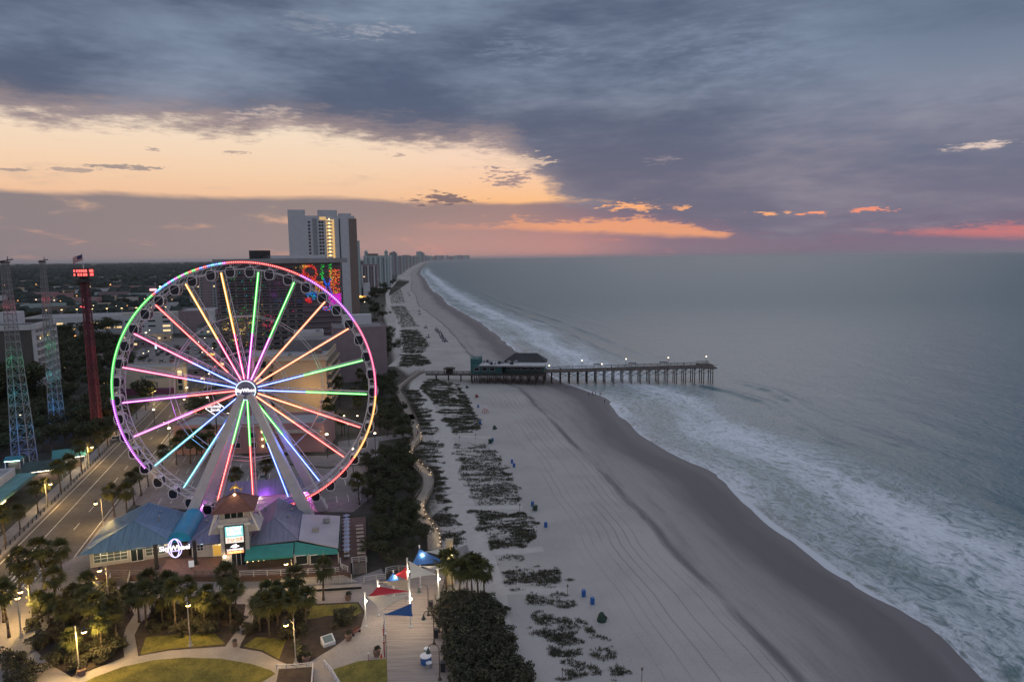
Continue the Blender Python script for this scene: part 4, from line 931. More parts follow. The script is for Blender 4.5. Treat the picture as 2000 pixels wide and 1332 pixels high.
# queue hall behind the wheel, washed in violet light
qh = thing('queue_hall', 'low gabled hall washed in magenta light beneath the wheel', 'building', (-55.5, 151.5, 0), PA)
MB().box((0, 4, 1.8), (19, 8, 3.6)).build('wall', mat('pale_wall', (0.42, 0.38, 0.42), 0.7, 0.08), qh)
rf = MB(); rf.add([(-10, -0.5, 3.6), (10, -0.5, 3.6), (10, 8.5, 3.6), (-10, 8.5, 3.6), (-10, 4, 6.0), (10, 4, 6.0)], [(0, 1, 5, 4), (2, 3, 4, 5), (0, 4, 3), (1, 2, 5), (3, 2, 1, 0)])
for k in range(20): rf.beam((-9.5 + k, -0.5, 3.64), (-9.5 + k, 4, 6.04), 0.06, 0.06)
rf.build('roof', M_roofp, qh)
MB().box((4, -0.08, 1.5), (3.2, 0.1, 1.7)).build('wall_panel', mat('blue_panel', (0.10, 0.14, 0.30), 0.5), qh)
for x in (-3.2, 6.6):
    q = MB().lathe([(0.25, -0.15), (0.3, 0.15)], 8).build('flood_lamp', E_white, qh); q.location = (x, -0.4, 3.3); lamp_light('glow', q, (0, -0.6, -0.3), 90, (1.0, 0.82, 0.6), 0.15)
lamp_light('glow', qh, (-2, -3.5, 1.6), 300, (0.80, 0.16, 0.90), 0.4); lamp_light('glow', qh, (5, -3.0, 1.6), 240, (0.80, 0.16, 0.90), 0.4)
sb = thing('service_box', 'dark service container on the ground behind the blue pavilion roof', 'container', (*pw(-20, 25), 0), PA)
MB().box((0, 0, 1.5), (9, 4, 3.0)).build('body', mat('blue_grey_box', (0.04, 0.05, 0.08), 0.6), sb); MB().box((0, 0, 3.04), (9.2, 4.2, 0.1)).build('roof', M_dark, sb)
for x, y, z in ((-22.5, 13, 5.9), (-15.8, 12, 6.4), (-16.5, 16, 6.1), (-6.8, 10, 5.4), (3.6, 9, 5.6), (8.9, 8, 5.5), (9.3, 12, 5.3), (4.0, 13, 5.8)):
    MB().tube((0, 0, -.5), (0, 0, .55), .13, n=8).lathe([(.24, .5), (.26, .62), (.05, .78)], 8).build('roof_vent', M_grey0, pav).location = (x, y, z)
for x, y in ((14.2, 3), (16.2, 7.5)): MB().box((0, 0, .4), (1.3, 1.0, .8)).build('roof_unit', M_grey0, pav).location = (x, y, 4.2)
# ------------------------------------------------------------------ town buildings
M_cream = mat('cream_stucco', (0.42, 0.38, 0.34), 0.8, 0.1, 0.25)
M_tan = mat('tan_stucco', (0.45, 0.35, 0.26), 0.85, 0.08, 0.2)
M_grey = mat('grey_stucco', (0.27, 0.27, 0.29), 0.8, 0.12, 0.25)
M_bwhite = mat('white_stucco', (0.50, 0.50, 0.52), 0.8, 0.08, 0.2)
M_brown = mat('brown_stucco', (0.20, 0.15, 0.13), 0.85, 0.15, 0.3)
M_mauve = mat('mauve_stucco', (0.24, 0.18, 0.20), 0.85, 0.15, 0.3)
M_pink = mat('rose_stucco', (0.34, 0.20, 0.20), 0.85, 0.1, 0.3)
M_teals = mat('pale_teal_stucco', (0.30, 0.38, 0.38), 0.8, 0.1, 0.3)
M_flat = mat('gravel_roof', (0.17, 0.16, 0.17), 0.9, 0.22, 0.3)
M_flat2 = mat('pale_roof', (0.28, 0.27, 0.29), 0.9, 0.18, 0.2)
M_roofd = mat('dark_shingle', (0.05, 0.05, 0.055), 0.9, 0.3, 0.8)
_wm = {}
BLD = []
def winmesh(w, h, lit, proud=0.06):
    k = (round(w, 2), round(h, 2), lit)
    if k not in _wm:
        mb = MB().box((0, -proud / 2, 0), (w, proud, h), k=0)
        for s in (-1, 1): mb.box((s * (w / 2 + 0.05), -proud / 2, 0), (0.1, proud + 0.05, h + 0.2), k=1)
        mb.box((0, -proud / 2, h / 2 + 0.05), (w, proud + 0.05, 0.1), k=1).box((0, -proud / 2, -h / 2 - 0.06), (w, proud + 0.1, 0.12), k=1)
        _wm[k] = mb.mesh('window', [E_window if lit else M_glass, M_bwhite])
    return _wm[k]
_bm = {}
def balmesh(w, d, rail):
    k = (round(w, 2), round(d, 2), rail.name)
    if k not in _bm:
        mb = MB().box((0, -d / 2, 0), (w, d, 0.18)).box((0, -d + 0.05, 1.05), (w, 0.08, 0.08)).box((0, -d + 0.05, 0.55), (w, 0.05, 0.9)) 
        for s in (-1, 1): mb.box((s * (w / 2 - 0.05), -d / 2, 0.6), (0.08, d, 1.0))
        _bm[k] = mb.mesh('balcony', rail)
    return _bm[k]
def grid(root, face, w, d, x0, x1, z0, z1, nx, nz, ww, wh, lit=0.08, bal=None, nm='window', budget=None, rnd=None):
    """windows (and balconies) in rows on one face; beyond the budget they share one mesh"""
    rnd = rnd or random; budget = budget if budget is not None else [96]
    extra = MB(); ex = [False]
    for j in range(nz):
        for i in range(nx):
            u_ = x0 + (x1 - x0) * (i + 0.5) / nx; z = z0 + (z1 - z0) * (j + 0.5) / nz
            if face == 'front': p, rz = (u_, 0, z), 0
            else: p, rz = (w, u_, z), pi / 2
            if budget[0] > 0:
                o = link(nm, winmesh(ww, wh, rnd.random() < lit), root, p, rz); budget[0] -= 1
            else:
                c_, s_ = cos(rz), sin(rz); extra.box((p[0] + s_ * 0.03, p[1] - c_ * 0.03, z), (ww, 0.06, wh), rz); ex[0] = True
            if bal:
                bw, bd, rm = bal
                link('balcony', balmesh(bw, bd, rm), root, (p[0], p[1], z - wh / 2 - 0.15), rz)
    if ex[0]: tag(extra.build('windows', M_glass, root), kind='stuff')
def box_building(name, label, cat, loc, ang, w, d, h, wall, roofm=None, group=None, parapet=0.7, hvac=0):
    """local x along the front from its left corner, y to the back"""
    root = thing(name, label, cat, (loc[0], loc[1], 0), ang, group)
    BLD.append((loc[0], loc[1], ang, w, d))
    MB().box((w / 2, d / 2, h / 2), (w, d, h)).build('wall', wall, root)
    r = MB().box((w / 2, d / 2, h + 0.06), (w - 0.5, d - 0.5, 0.12))
    r.box((w / 2, 0.15, h + parapet / 2), (w + .06, 0.36, parapet), k=1).box((w / 2, d - 0.15, h + parapet / 2), (w + .06, 0.36, parapet), k=1).box((0.15, d / 2, h + parapet / 2), (0.36, d - .66, parapet), k=1).box((w - 0.15, d / 2, h + parapet / 2), (0.36, d - .66, parapet), k=1)
    rf = r.build('roof', [roofm or M_flat, wall], root)
    rnd = random.Random(int(w * 100 + d * 10))
    for k in range(hvac):
        MB().box((0, 0, 0.5), (rnd.uniform(1, 2.4), rnd.uniform(1, 2), 1.0)).box((0, 0, 1.05), (0.9, 0.9, 0.12)).build('air_unit', M_grey, rf).location = (rnd.uniform(2, w - 2), rnd.uniform(1.5, max(1.6, d - 1.5)), h + 0.12)
    return root
# white tower with the gold lit bay
p = G(690, 614) + T * 5.0; q = p - T * 65
tw = box_building('hotel_tower', 'tall white oceanfront hotel tower with a gold lit bay of balconies', 'tower', q, RZV, 74, 34, 100, M_bwhite, hvac=3)
MB().box((9.5, 8, 52), (19, 15, 113 - 4)).build('end_wall', M_bwhite, tw)
MB().box((44, 16, 103), (22, 14, 8)).box((64, 18, 102), (14, 12, 4)).build('penthouse', M_bwhite, tw)
tw.scale = (.88, 1, 1); b = [40]
for x0, x1, nx, ww in ((21, 24.5, 1, 2.4), (33, 39, 2, 2.4)): grid(tw, 'front', 74, 34, x0, x1, 34, 96, nx, 18, ww, 2.2, 0.02, None, budget=b)
for x, w_, m_ in ((29, 5, M_grey), (56.5, 1.2, M_dark), (71.5, 9, M_brown)): MB().box((x, -0.15, 49), (w_, 0.5, 98)).build('pilaster', m_, tw)
gold = emat('gold_glow', (1.0, 0.58, 0.16), 0.55, (0.6, 0.5, 0.35))
gl = MB().box((46, -0.1, 60), (9, 0.3, 74)).build('lit_bay', gold, tw)  # bay wall itself glows, in place of lamplight in the recess
bm_ = MB().box((0, -0.9, 0), (6.2, 1.8, 0.4)).box((0, -1.8, 0.75), (6.2, 0.16, 1.1)).mesh('balcony', M_bwhite)
lm_ = MB().box((0, 0, 0), (1.2, 0.4, 0.5)).mesh('bay_lamp', E_warm)
for k in range(20):
    o = link('balcony', bm_, tw, (45, -0.3, 26 + k * 3.6)); link('bay_lamp', lm_, o, (0, -0.4, 2.6))
for k in range(24): link('corner_lamp', MB().box((0, 0, 0), (0.7, 0.4, 1.4)).mesh('corner_lamp', gold) if k == 0 else bpy.data.objects['corner_lamp'].data, tw, (50.2, -0.5, 25 + k * 3.1))
MB().box((73.5, 2, 98), (1.6, 3, 3)).build('roof_lamp', gold, tw); MB().box((38, -0.3, 98), (7, 0.6, 3.0)).build('roof_lamp', gold, tw)
for k in range(4): MB().box((74.4, 4 + k * 8.5, 50), (0.8, 1.4, 100)).build('fin', M_bwhite, tw)
grid(tw, 'side', 74, 34, 5, 34, 4, 98, 3, 26, 4.2, 2.0, 0.05, (6.5, 1.3, M_bwhite), budget=[56])
st = box_building('hotel_tower', 'narrow white tower just behind the gold lit hotel', 'tower', G(700, 590) + Vector((-31, 60, 0)), RZV, 22, 40, 82, M_teals)
grid(st, 'side', 22, 40, 2, 38, 6, 80, 4, 20, 4, 2.0, 0.04)
# light show hotel
p = Vector((-97.5, 392, 0)); LW = 66
ld = box_building('light_show_hotel', 'dark slab hotel with a coloured light show across its facade', 'hotel', p - T * LW, RZV, LW, 14, 55, mat('dusky_wall', (0.15, 0.12, 0.135), 0.8, 0.15), M_flat2)
MB().box((LW / 2 + 1.5, 6, 56.4), (LW + 5, 16, 2.6)).build('roof_slab', M_flat2, ld)
MB().box((LW / 2 + 8, 7, 58.4), (36, 9, 2.0)).build('penthouse', M_bwhite, ld)
MB().box((LW / 2 - 10, 4, 60), (11, 3, 4.6)).box((LW / 2 - 12, 2.4, 60.5), (1.2, 0.3, 3.2)).box((LW / 2 - 8, 2.4, 60.5), (2.4, 0.3, 2.8)).build('roof_sign', M_dark, ld)
M_slab = mat('dark_slab', (0.19, 0.17, 0.19), 0.8, 0.15)
fl = MB()
for k in range(17): link('floor_slab', MB().box((LW / 2, -0.6, 0), (LW, 1.2, 0.3)).mesh('floor_slab', M_slab) if k == 0 else bpy.data.objects['floor_slab'].data, ld, (0, 0, 3.2 + k * 3.1))
grid(ld, 'front', LW, 14, 1, LW - 21, 2.5, 54, 10, 17, 3.4, 2.2, 0.0, None, budget=[98], rnd=random.Random(4))
rnd = random.Random(11)
dots = {k: MB() for k in ('red', 'orange', 'amber', 'green', 'blue', 'violet', 'magenta', 'cyan', 'crimson')}
def dot(k, x, z, w=0.42, h=0.36): x = XR - (XR - x) * .78 if x > 30 else x; z = 55 - (55 - z) * .74 if x > 30 else z; dots[k].box((x + rnd.uniform(-.2, .2), -1.32, z + rnd.uniform(-.2, .2)), (w * rnd.uniform(.5, 1.5), 0.12, h * rnd.uniform(.5, 1.5)))
XR = LW - 0.5
for i in range(150):                                            # the big red loop
    a = i / 150 * 2 * pi; dot(rnd.choice(['red', 'red', 'orange']), XR - 21 + 4.6 * cos(a) + rnd.gauss(0, .4), 47.5 + 5.5 * sin(a) + rnd.gauss(0, .5))
for i in range(110): s = i / 110; dot(rnd.choice(['red', 'orange']), XR - 24 + 15 * s + rnd.gauss(0, .7), 46 - 13 * s ** 1.2 + rnd.gauss(0, .9))
for i in range(26): dot('amber', XR - 26 + rnd.gauss(2, 2.6), 52.5 + rnd.gauss(0, .6))
for i in range(60): dot('green', XR - rnd.choice([12.5, 6.6]) + rnd.gauss(0, .5), rnd.uniform(42.5, 54))
for i in range(120):                                            # the blue figure
    s = rnd.uniform(-1, 1); dot('blue', XR - 9 + rnd.choice([-1, 1]) * (0.6 + 2.4 * abs(s - 0.1)) + rnd.gauss(0, .25), 37 + 6.5 * s)
for i in range(230): dot(rnd.choice(['orange', 'orange', 'amber', 'red']), XR - rnd.uniform(0, 7.5) ** 1.0, rnd.uniform(32, 50))
for i in range(90): dot(rnd.choice(['orange', 'amber']), XR - rnd.uniform(12, 18), rnd.uniform(33, 41))
for i in range(260): dot(rnd.choice(['magenta', 'violet', 'magenta', 'crimson']), XR - rnd.uniform(0, 8.2), rnd.uniform(22.5, 31.5), 0.9, 0.3)
for i in range(60): dot(rnd.choice(['blue', 'cyan']), XR - 24 + rnd.uniform(0, 7), 31 + rnd.gauss(0, 1.6))
for i in range(40): dot('red', XR - 25 + rnd.uniform(0, 4.5), 27 + rnd.gauss(0, 1))
for i in range(110): dot(rnd.choice(['red', 'crimson', 'blue', 'cyan']), XR - rnd.uniform(0, 13), rnd.uniform(18.5, 22))
for i in range(26): dot(rnd.choice(['red', 'crimson']), 26 + rnd.gauss(0, 2.2), 22 + rnd.gauss(0, 2.6))
for i in range(90): dot(rnd.choice(['green', 'cyan', 'green', 'amber']), rnd.uniform(4, 26), rnd.uniform(6, 52), .3, .3)
for k, mb in dots.items():
    if mb.v: tag(mb.build('facade_light', emat('facade_' + k, LEDC[k][0] if k != 'amber' else (1.0, 0.5, 0.08), 0.8, (0.02, 0.02, 0.02)), ld), kind='stuff')
# tan slab lit by a warm flood from below
p = Vector((-69.5, 252, 0)); tA = radians(8)
tt = Vector((cos(tA), sin(tA), 0))
tn = box_building('tan_hotel', 'plain tan end wall of a hotel glowing in warm floodlight behind the wheel', 'hotel', p - tt * 19.5, tA, 19.5, 34, 21, M_tan, M_flat2, hvac=2)
MB().box((9.7, -0.2, 20.4), (21.2, 0.9, 1.2)).build('cornice', M_cream, tn)
MB().box((10, 24, 23), (17, 14, 5)).build('stair_tower', M_flat, tn); MB().box((14.5, 9, 21.9), (5, 3, 1.6)).build('roof_hatch', M_brown, tn)
grid(tn, 'side', 19.5, 34, 1, 33, 1.5, 20, 7, 6, 3.0, 2.0, 0.05, (4.4, 1.5, M_tan))
grid(tn, 'front', 19.5, 34, -1.6, 0.6, 1.5, 20, 1, 6, 1.4, 1.6, 0.0, (1.8, 1.2, M_brown))
lamp_light('flood', tn, (13.5, -7.5, 8.6), 1700, (1.0, 0.62, 0.22), 0.5); lamp_light('flood', tn, (21, -7, 4), 800, (1.0, 0.60, 0.20), 0.4)
# neighbours behind the tan hotel
b1 = box_building('office_block', 'mauve flat topped block with dark slit windows on its sea side', 'building', (-82, 312), RZV, 24, 26, 25, M_mauve, M_flat, hvac=1)
grid(b1, 'side', 24, 26, 1, 25, 2, 23, 4, 6, 3.2, 1.8, 0.0)
MB().box((12, 20, 27.5), (14, 5, 5)).build('roof_house', M_bwhite, b1)
b2 = box_building('motel', 'white four storey motel with open galleries left of the mauve block', 'motel', (-106, 330), RZV, 14, 16, 21, M_bwhite, M_flat2, hvac=1)
grid(b2, 'front', 14, 16, 6, 13, 1, 20, 1, 5, 3.6, 1.8, 0.1)
b3 = box_building('lit_hotel', 'cream hotel with blue upper windows and amber lit base', 'hotel', (-108, 276), RZV, 20, 22, 17, M_tan, M_flat2, hvac=1)
grid(b3, 'front', 20, 22, 2, 19, 12.4, 16.4, 3, 1, 4.2, 2.6, 0.0); grid(b3, 'front', 20, 22, 2, 19, 2, 11, 4, 2, 2.4, 1.8, 0.0)
lamp_light('flood', b3, (15, -5, 9), 380, (1.0, 0.62, 0.30), 0.4)
b4 = box_building('annex', 'low violet tinted annex with a flat roof right beside the wheel hub', 'building', (-103, 243), RZV, 14, 14, 11, M_mauve, M_flat2, hvac=1)
grid(b4, 'front', 14, 14, 1, 13, 1, 10, 4, 2, 1.6, 1.6, 0.1)
# motel below the tan wall
lo = box_building('low_motel', 'long low rose motel with a pale flat roof and warm wall lamps', 'motel', Vector((-100.4, 197, 0)), radians(2), 44, 15, 8.0, M_pink, M_flat2, parapet=0.9, hvac=2)
grid(lo, 'front', 44, 15, 2, 30, 1, 7, 6, 2, 2.0, 1.5, 0.0)
for x, z in ((6, 5.6), (13, 6.2), (13, 3.4), (26, 6.5), (26, 4.3), (26, 2.2)):
    qk = MB().box((0, -0.2, 0), (0.35, 0.3, 0.35)).build('wall_lamp', E_warm, lo); qk.location = (x, -0.05, z); lamp_light('glow', qk, (0, -0.6, -0.1), 16, (1, .65, .3), .1)
MB().box((37, -1.2, 6.6), (13, 2.4, 0.3)).box((37, -2.3, 7.1), (13, 0.15, 0.8)).build('gallery', M_cream, lo)
_q = AY(420, 797, 196)
hs = thing('motel_sign', 'white lit diamond sign on a post above the low rose motel', 'sign', (_q.x, 196, _q.z - 13), radians(12))
dm = MB(); dv = [(0, 0, -2.05), (2.6, 0, 0), (0, 0, 2.05), (-2.6, 0, 0)]
for a, b_ in zip(dv, dv[1:] + dv[:1]): dm.tube(a, b_, 0.14, n=5)
o = dm.build('frame_light', E_sign, hs); o.location = (0, 0, 13.0)
MB().add([(x, 0.08, z) for x, y, z in dv], [(0, 1, 2, 3)]).add([(x, 0.2, z) for x, y, z in dv], [(3, 2, 1, 0)]).build('panel', M_dark, hs).location = (0, 0, 13.0)
for s, z, x in (('Holiday', 13.5, 0.0), ('Sands', 12.5, 0.1)): o = text_mb(s, 1.15, 0.04, 0.03).build('lettering', E_sign, hs); o.location = (x, -0.1, z)
MB().tube((0, 0.3, 0), (0, 0.3, 12), 0.16).build('post', M_dark, hs)
# balcony hotel on the left
hp = Vector((-190.8, 269.7, 0)) ; HL, HD, HH = 25, 16, 31.5
bh = box_building('balcony_hotel', 'ten storey hotel with a grid of white balconies beside the lattice masts', 'hotel', hp - T * HD, RZV, HD, HL, HH, mat('shadow_wall', (0.085, 0.08, 0.078), 0.8, 0.2), M_flat2, parapet=1.6)  # wall colour darkened to stand for the end wall's shade
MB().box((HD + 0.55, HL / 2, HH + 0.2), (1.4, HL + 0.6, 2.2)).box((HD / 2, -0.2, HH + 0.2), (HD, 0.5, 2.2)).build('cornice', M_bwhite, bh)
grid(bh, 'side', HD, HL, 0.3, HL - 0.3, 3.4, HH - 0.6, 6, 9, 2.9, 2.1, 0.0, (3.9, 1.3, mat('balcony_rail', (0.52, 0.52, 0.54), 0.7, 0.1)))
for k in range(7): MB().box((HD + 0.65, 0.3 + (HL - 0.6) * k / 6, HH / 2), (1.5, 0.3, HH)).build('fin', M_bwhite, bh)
MB().box((4, HL - 8, HH + 3), (7, 6, 5)).build('lift_house', M_bwhite, bh)
for i, (y, z) in enumerate(((5.6, 26.6), (14, 27.0), (8, 4.4), (12.5, 4.5), (17, 4.6))):
    qk = MB().box((0, 0, 0), (0.7, 0.8, 0.45)).build('balcony_lamp', E_warm, bh); qk.location = (HD + 0.7, y, z)
lw_ = box_building('hotel_wing', 'pale flat roofed wing at the left edge behind the near lattice mast', 'building', Vector((-236, 286, 0)), RZV, 30, 14, 26, M_grey, M_flat2, hvac=3)
# long parking structure with lamp posts on its roof
gA = Vector((-368, 512, 0)); gw = 108; ga = RZV - radians(2)
gr = box_building('parking_deck', 'long pale parking deck with lamp posts along its open roof', 'garage', gA, ga, gw, 34, 14.5, M_bwhite, M_flat2, parapet=1.2)
MB().box((gw - 9, -1.2, 8.5), (9, 2.4, 17)).build('stair_tower', M_bwhite, gr); MB().box((gw - 20, 8, 15.6), (44, 6, 2.6)).build('ramp_house', M_cream, gr)
for k in range(11): link('opening', winmesh(5.4, 1.3, k in (2, 5)), gr, (8 + k * 8.0, 0, 10.6)); link('opening', winmesh(5.4, 1.3, k in (1, 3, 6, 7)), gr, (8 + k * 8.0, 0, 6.6))
for z in (3, 6.6, 10, 13.5): link('window', winmesh(5.4, 1.5, z < 7), gr, (gw - 9, -2.4, z))
for k in range(9):
    pm_ = MB().tube((0, 0, 0), (0, 0, 6), 0.14, n=5).box((0, 0, 6.1), (1.4, 0.6, 0.2)); o = pm_.build('lamp_post', M_bwhite, gr); o.location = (12 + k * 10.5, 12, 14.6)
    MB().box((0, 0, 0), (1.2, 0.5, 0.25)).build('lamp_head', E_warm, o).location = (0, 0, 5.95)
ga2 = box_building('garage_annex', 'mauve and cream annex with tall openings right of the parking deck', 'building', gA + Vector((cos(ga), sin(ga), 0)) * (gw + 0.5) + Vector((2, -6, 0)), ga, 26, 40, 17.5, M_mauve, M_flat2)
grid(ga2, 'side', 26, 40, 3, 37, 6, 16, 4, 1, 4.5, 6.5, 0.0)
MB().box((24, 2, 9), (4.4, 4.4, 18.6)).build('corner_pier', M_bwhite, ga2)
# beige sign building
bs_ = box_building('beige_motel', 'beige windowless motel wall with worn teal letters and a lit stair', 'motel', Vector((-171.4, 291.5, 0)), radians(3), 25, 12, 11.0, M_cream, M_flat2)
gl_ = MB()
rnd = random.Random(3); x = 10.2
for wl_ in (2, 5, 6):
    for k in range(wl_):
        gl_.box((x, -0.06, 7.3), (0.16, 0.1, 1.25)); gl_.box((x + 0.25, -0.06, 7.3 + rnd.choice([-.5, 0, .5])), (0.4, 0.1, 0.2)); gl_.box((x + 0.5, -0.06, 7.3 + rnd.uniform(-.1, .1)), (0.14, 0.1, 1.1)); x += 0.78
    x += 0.55
gl_.build('lettering', mat('teal_letters', (0.02, 0.20, 0.20), 0.6), bs_)
MB().box((26.6, 2.2, 5.5), (3.0, 3.0, 11)).build('stair_tower', M_cream, bs_)
for z in (2.2, 5.2, 8.6): link('window', winmesh(1.8, 2.2, z > 8), bs_, (26.6, 0.65, z))
lamp_light('glow', bs_, (26.6, -1.0, 10), 60, (1, .7, .3), .2)
MB().box((12, -1.5, 1.2), (24, 3, 2.4)).build('porch', mat('plum_wall', (0.10, 0.035, 0.09), 0.8), bs_)
# apartment block far back
ap = box_building('apartment_block', 'grey mid rise apartment block standing far back behind the wheel top', 'building', Vector((-372, 790, 0)), RZV - radians(6), 44, 16, 40, M_grey, M_flat2)
for x0, x1, m_ in ((6, 9, M_brown), (14, 24, M_mauve), (36, 40, M_brown)): MB().box(((x0 + x1) / 2, -0.12, 19), (x1 - x0, 0.4, 38)).build('facade_bay', m_, ap)
grid(ap, 'front', 44, 16, 1, 43, 3, 39, 12, 11, 1.7, 1.7, 0.04)
wb = box_building('white_store', 'plain white flat roofed store behind the car park', 'store', Vector((-219, 510, 0)), radians(4), 33, 24, 13, M_bwhite, M_flat2, hvac=2)
MB().box((9, -0.06, 1.6), (8, 0.1, 3)).build('shop_front', M_dark, wb)
# flat roof at the lower left corner
fr = box_building('flat_roof_shop', 'pale flat roofed shop with an air unit in the lower left corner', 'shop', Vector((-150.5, 131, 0)), RZV, 34, 28, 5.0, M_bwhite, M_flat2, hvac=2)
MB().box((36.2, 14, 3.6), (4.2, 30, 0.3)).box((38.2, 14, 3.4), (0.2, 30, 0.8)).build('canopy', mat('teal_fascia', (0.10, 0.22, 0.23), 0.6), fr)
for k in range(2): MB().box((38.35, 3 + k * 5, 3.0), (0.15, 2.5, 0.12)).build('strip_lamp', E_warm, fr)
lamp_light('glow', fr, (39.5, 10, 2.6), 130, (1, .75, .4), .3)
# open kiosks with lit undersides
def kiosk(label, loc, ang, w, d, h, roofm, glow, watts):
    k_ = thing('kiosk', label, 'kiosk', (loc[0], loc[1], 0), ang)
    for sx in (-1, 1):
        for sy in (-1, 1): MB().box((sx * (w / 2 - .3), sy * (d / 2 - .3), h / 2), (0.2, 0.2, h)).build('post', M_rail, k_)
    r_ = MB(); r_.add([(-w / 2, -d / 2, h), (w / 2, -d / 2, h), (w / 2, d / 2, h), (-w / 2, d / 2, h), (-w / 2, 0, h + d * .28), (w / 2, 0, h + d * .28)], [(0, 1, 5, 4), (2, 3, 4, 5), (0, 4, 3), (1, 2, 5), (3, 2, 1, 0)]); r_.build('roof', roofm, k_)
    MB().box((0, 0, 1), (w * .6, d * .5, 2.0)).build('counter', M_brown, k_)
    for s in (-1, 1): MB().box((0, s * d * .42, h - .12), (w * .9, 0.2, 0.1)).build('strip_lamp', glow, k_)
    lamp_light('glow', k_, (0, -d * .3, h - .4), watts, (1, .9, .75), .3); lamp_light('glow', k_, (w * .5 + .6, 0, h - .3), watts * .6, (1, .9, .75), .3); return k_
M_tr = mat('teal_roof', (0.03, 0.15, 0.19), 0.5, 0.15)
kiosk('kiosk with a teal gable roof and bright eaves beside the street trees', (-124.5, 186.5), RZV + radians(12), 8, 6.5, 3.4, M_tr, E_white, 170)
kiosk('kiosk with a dark roof and glowing white edges nearer the flat roofed shop', (-124.0, 175.5), RZV + radians(8), 9, 7, 3.2, mat('dark_teal_roof', (0.03, 0.055, 0.06), 0.6), E_white, 170)
kiosk('tiny green lit booth at the foot of the near lattice mast', (-139.5, 185.5), RZV, 4, 3.5, 2.6, M_tr, emat('mint_glow', (0.45, 1.0, 0.8), 10), 40)
# scattered town: low commercial buildings and cottages
rnd = random.Random(21)
DESC = [('M_bwhite', 'white'), ('M_cream', 'cream'), ('M_grey', 'grey'), ('M_brown', 'brown'), ('M_mauve', 'mauve'), ('M_tan', 'tan'), ('M_teals', 'pale teal'), ('M_pink', 'rose')]
spots = [(20, 700, 16, 10, 5), (150, 690, 18, 12, 6), (205, 668, 20, 12, 7), (185, 712, 12, 10, 4.5), (255, 680, 15, 9, 5), (290, 668, 14, 10, 4.5), (40, 612, 40, 22, 9), (110, 596, 50, 20, 8), (160, 575, 46, 24, 8),
         (215, 558, 60, 26, 7), (270, 560, 34, 18, 7), (330, 560, 50, 20, 8), (365, 575, 36, 20, 8), (395, 590, 30, 18, 7), (250, 585, 44, 16, 8), (20, 585, 60, 24, 9), (70, 568, 46, 22, 7), (30, 548, 80, 30, 8), (120, 545, 70, 34, 8),
         (455, 600, 34, 18, 8), (500, 592, 30, 16, 10), (480, 565, 50, 20, 12), (410, 555, 60, 24, 9), (380, 540, 80, 30, 9), (300, 535, 90, 30, 10), (430, 700, 14, 9, 4.5), (455, 722, 10, 7, 4), (400, 722, 12, 8, 4.2), (368, 738, 12, 8, 4),
         (505, 735, 13, 9, 6), (385, 655, 16, 10, 6), (430, 668, 22, 10, 5), (250, 648, 26, 14, 6), (60, 730, 18, 12, 6), (20, 760, 14, 10, 5), (190, 760, 12, 9, 4.5), (160, 790, 11, 9, 4)]
for i, (px, py, w, d, h) in enumerate(spots):
    loc = G(px, py); mm, cn = DESC[i % len(DESC)]; gab = w < 19 and i % 2 == 0
    where = 'far back' if loc.y > 600 else ('behind the parking deck' if loc.y > 520 else ('by the car park' if px > 240 and loc.y < 420 else 'among the dark trees on the left'))
    if gab:
        k_ = thing('cottage', '', 'house', (loc.x, loc.y, 0), RZV + rnd.choice([0, pi / 2]) * 0)
        MB().box((w / 2, d / 2, h / 2), (w, d, h)).build('wall', globals()[mm], k_)
        r_ = MB(); r_.add([(-.5, -.6, h), (w + .5, -.6, h), (w + .5, d + .6, h), (-.5, d + .6, h), (w * .2, d / 2, h + d * .3), (w * .8, d / 2, h + d * .3)], [(0, 1, 5, 4), (1, 2, 5), (2, 3, 4, 5), (3, 0, 4), (3, 2, 1, 0)])
        r_.build('roof', [M_roofd, M_flat, M_roofp][i % 3], k_)
        lab = f'{cn} hip roofed cottage {where}'
    else:
        k_ = box_building('low_building', '', 'building', loc, RZV, w, d, h, globals()[mm], [M_flat, M_flat2][i % 2], hvac=1 + i % 3 if loc.y < 700 else 0)
        lab = f'{cn} flat roofed building {where}'
    grid(k_, 'front', w, d, 1, w - 1, 0.8, min(h, 4.2), max(2, int(w / 4.5)), 1, 1.8, 1.3, 0.25, None, rnd=rnd); grid(k_, 'side', w, d, 1, d - 1, 0.8, min(h, 4.2), 2, 1, 1.8, 1.5, 0.3, None, rnd=rnd)
    k_['label'] = lab; k_['group'] = 'low buildings of the town'
# the wider town out towards the woods
r4 = random.Random(88); n_ = 0
while n_ < 105:
    px, py = r4.uniform(-30, 520), 541 + 75 * r4.random() ** 1.3
    loc = G(px, py); k4 = loc.y / 900
    w, d, h = r4.uniform(16, 42) * (.7 + .4 * k4), r4.uniform(12, 22) * (.7 + .4 * k4), r4.uniform(4.5, 9.5)
    if any(hypot(loc.x + w / 2 - bx - bw / 2, loc.y - by) < (w + bw) * .55 for bx, by, _, bw, bd in BLD): n_ += .2; continue
    mm, cn = DESC[r4.randrange(8)]
    k_ = box_building('town_building', cn + ' low building in the spread of roofs below the skyline', 'building', loc, RZV + r4.choice([0, 0, .25]), w, d, h, globals()[mm], [M_flat, M_flat2, M_roofd][r4.randrange(3)], 'low roofs of the wider town')
    grid(k_, 'front', w, d, 1, w - 1, .8, 4, max(2, int(w / 8)), 1, 3.2, 1.6, .3, None, rnd=r4); n_ += 1
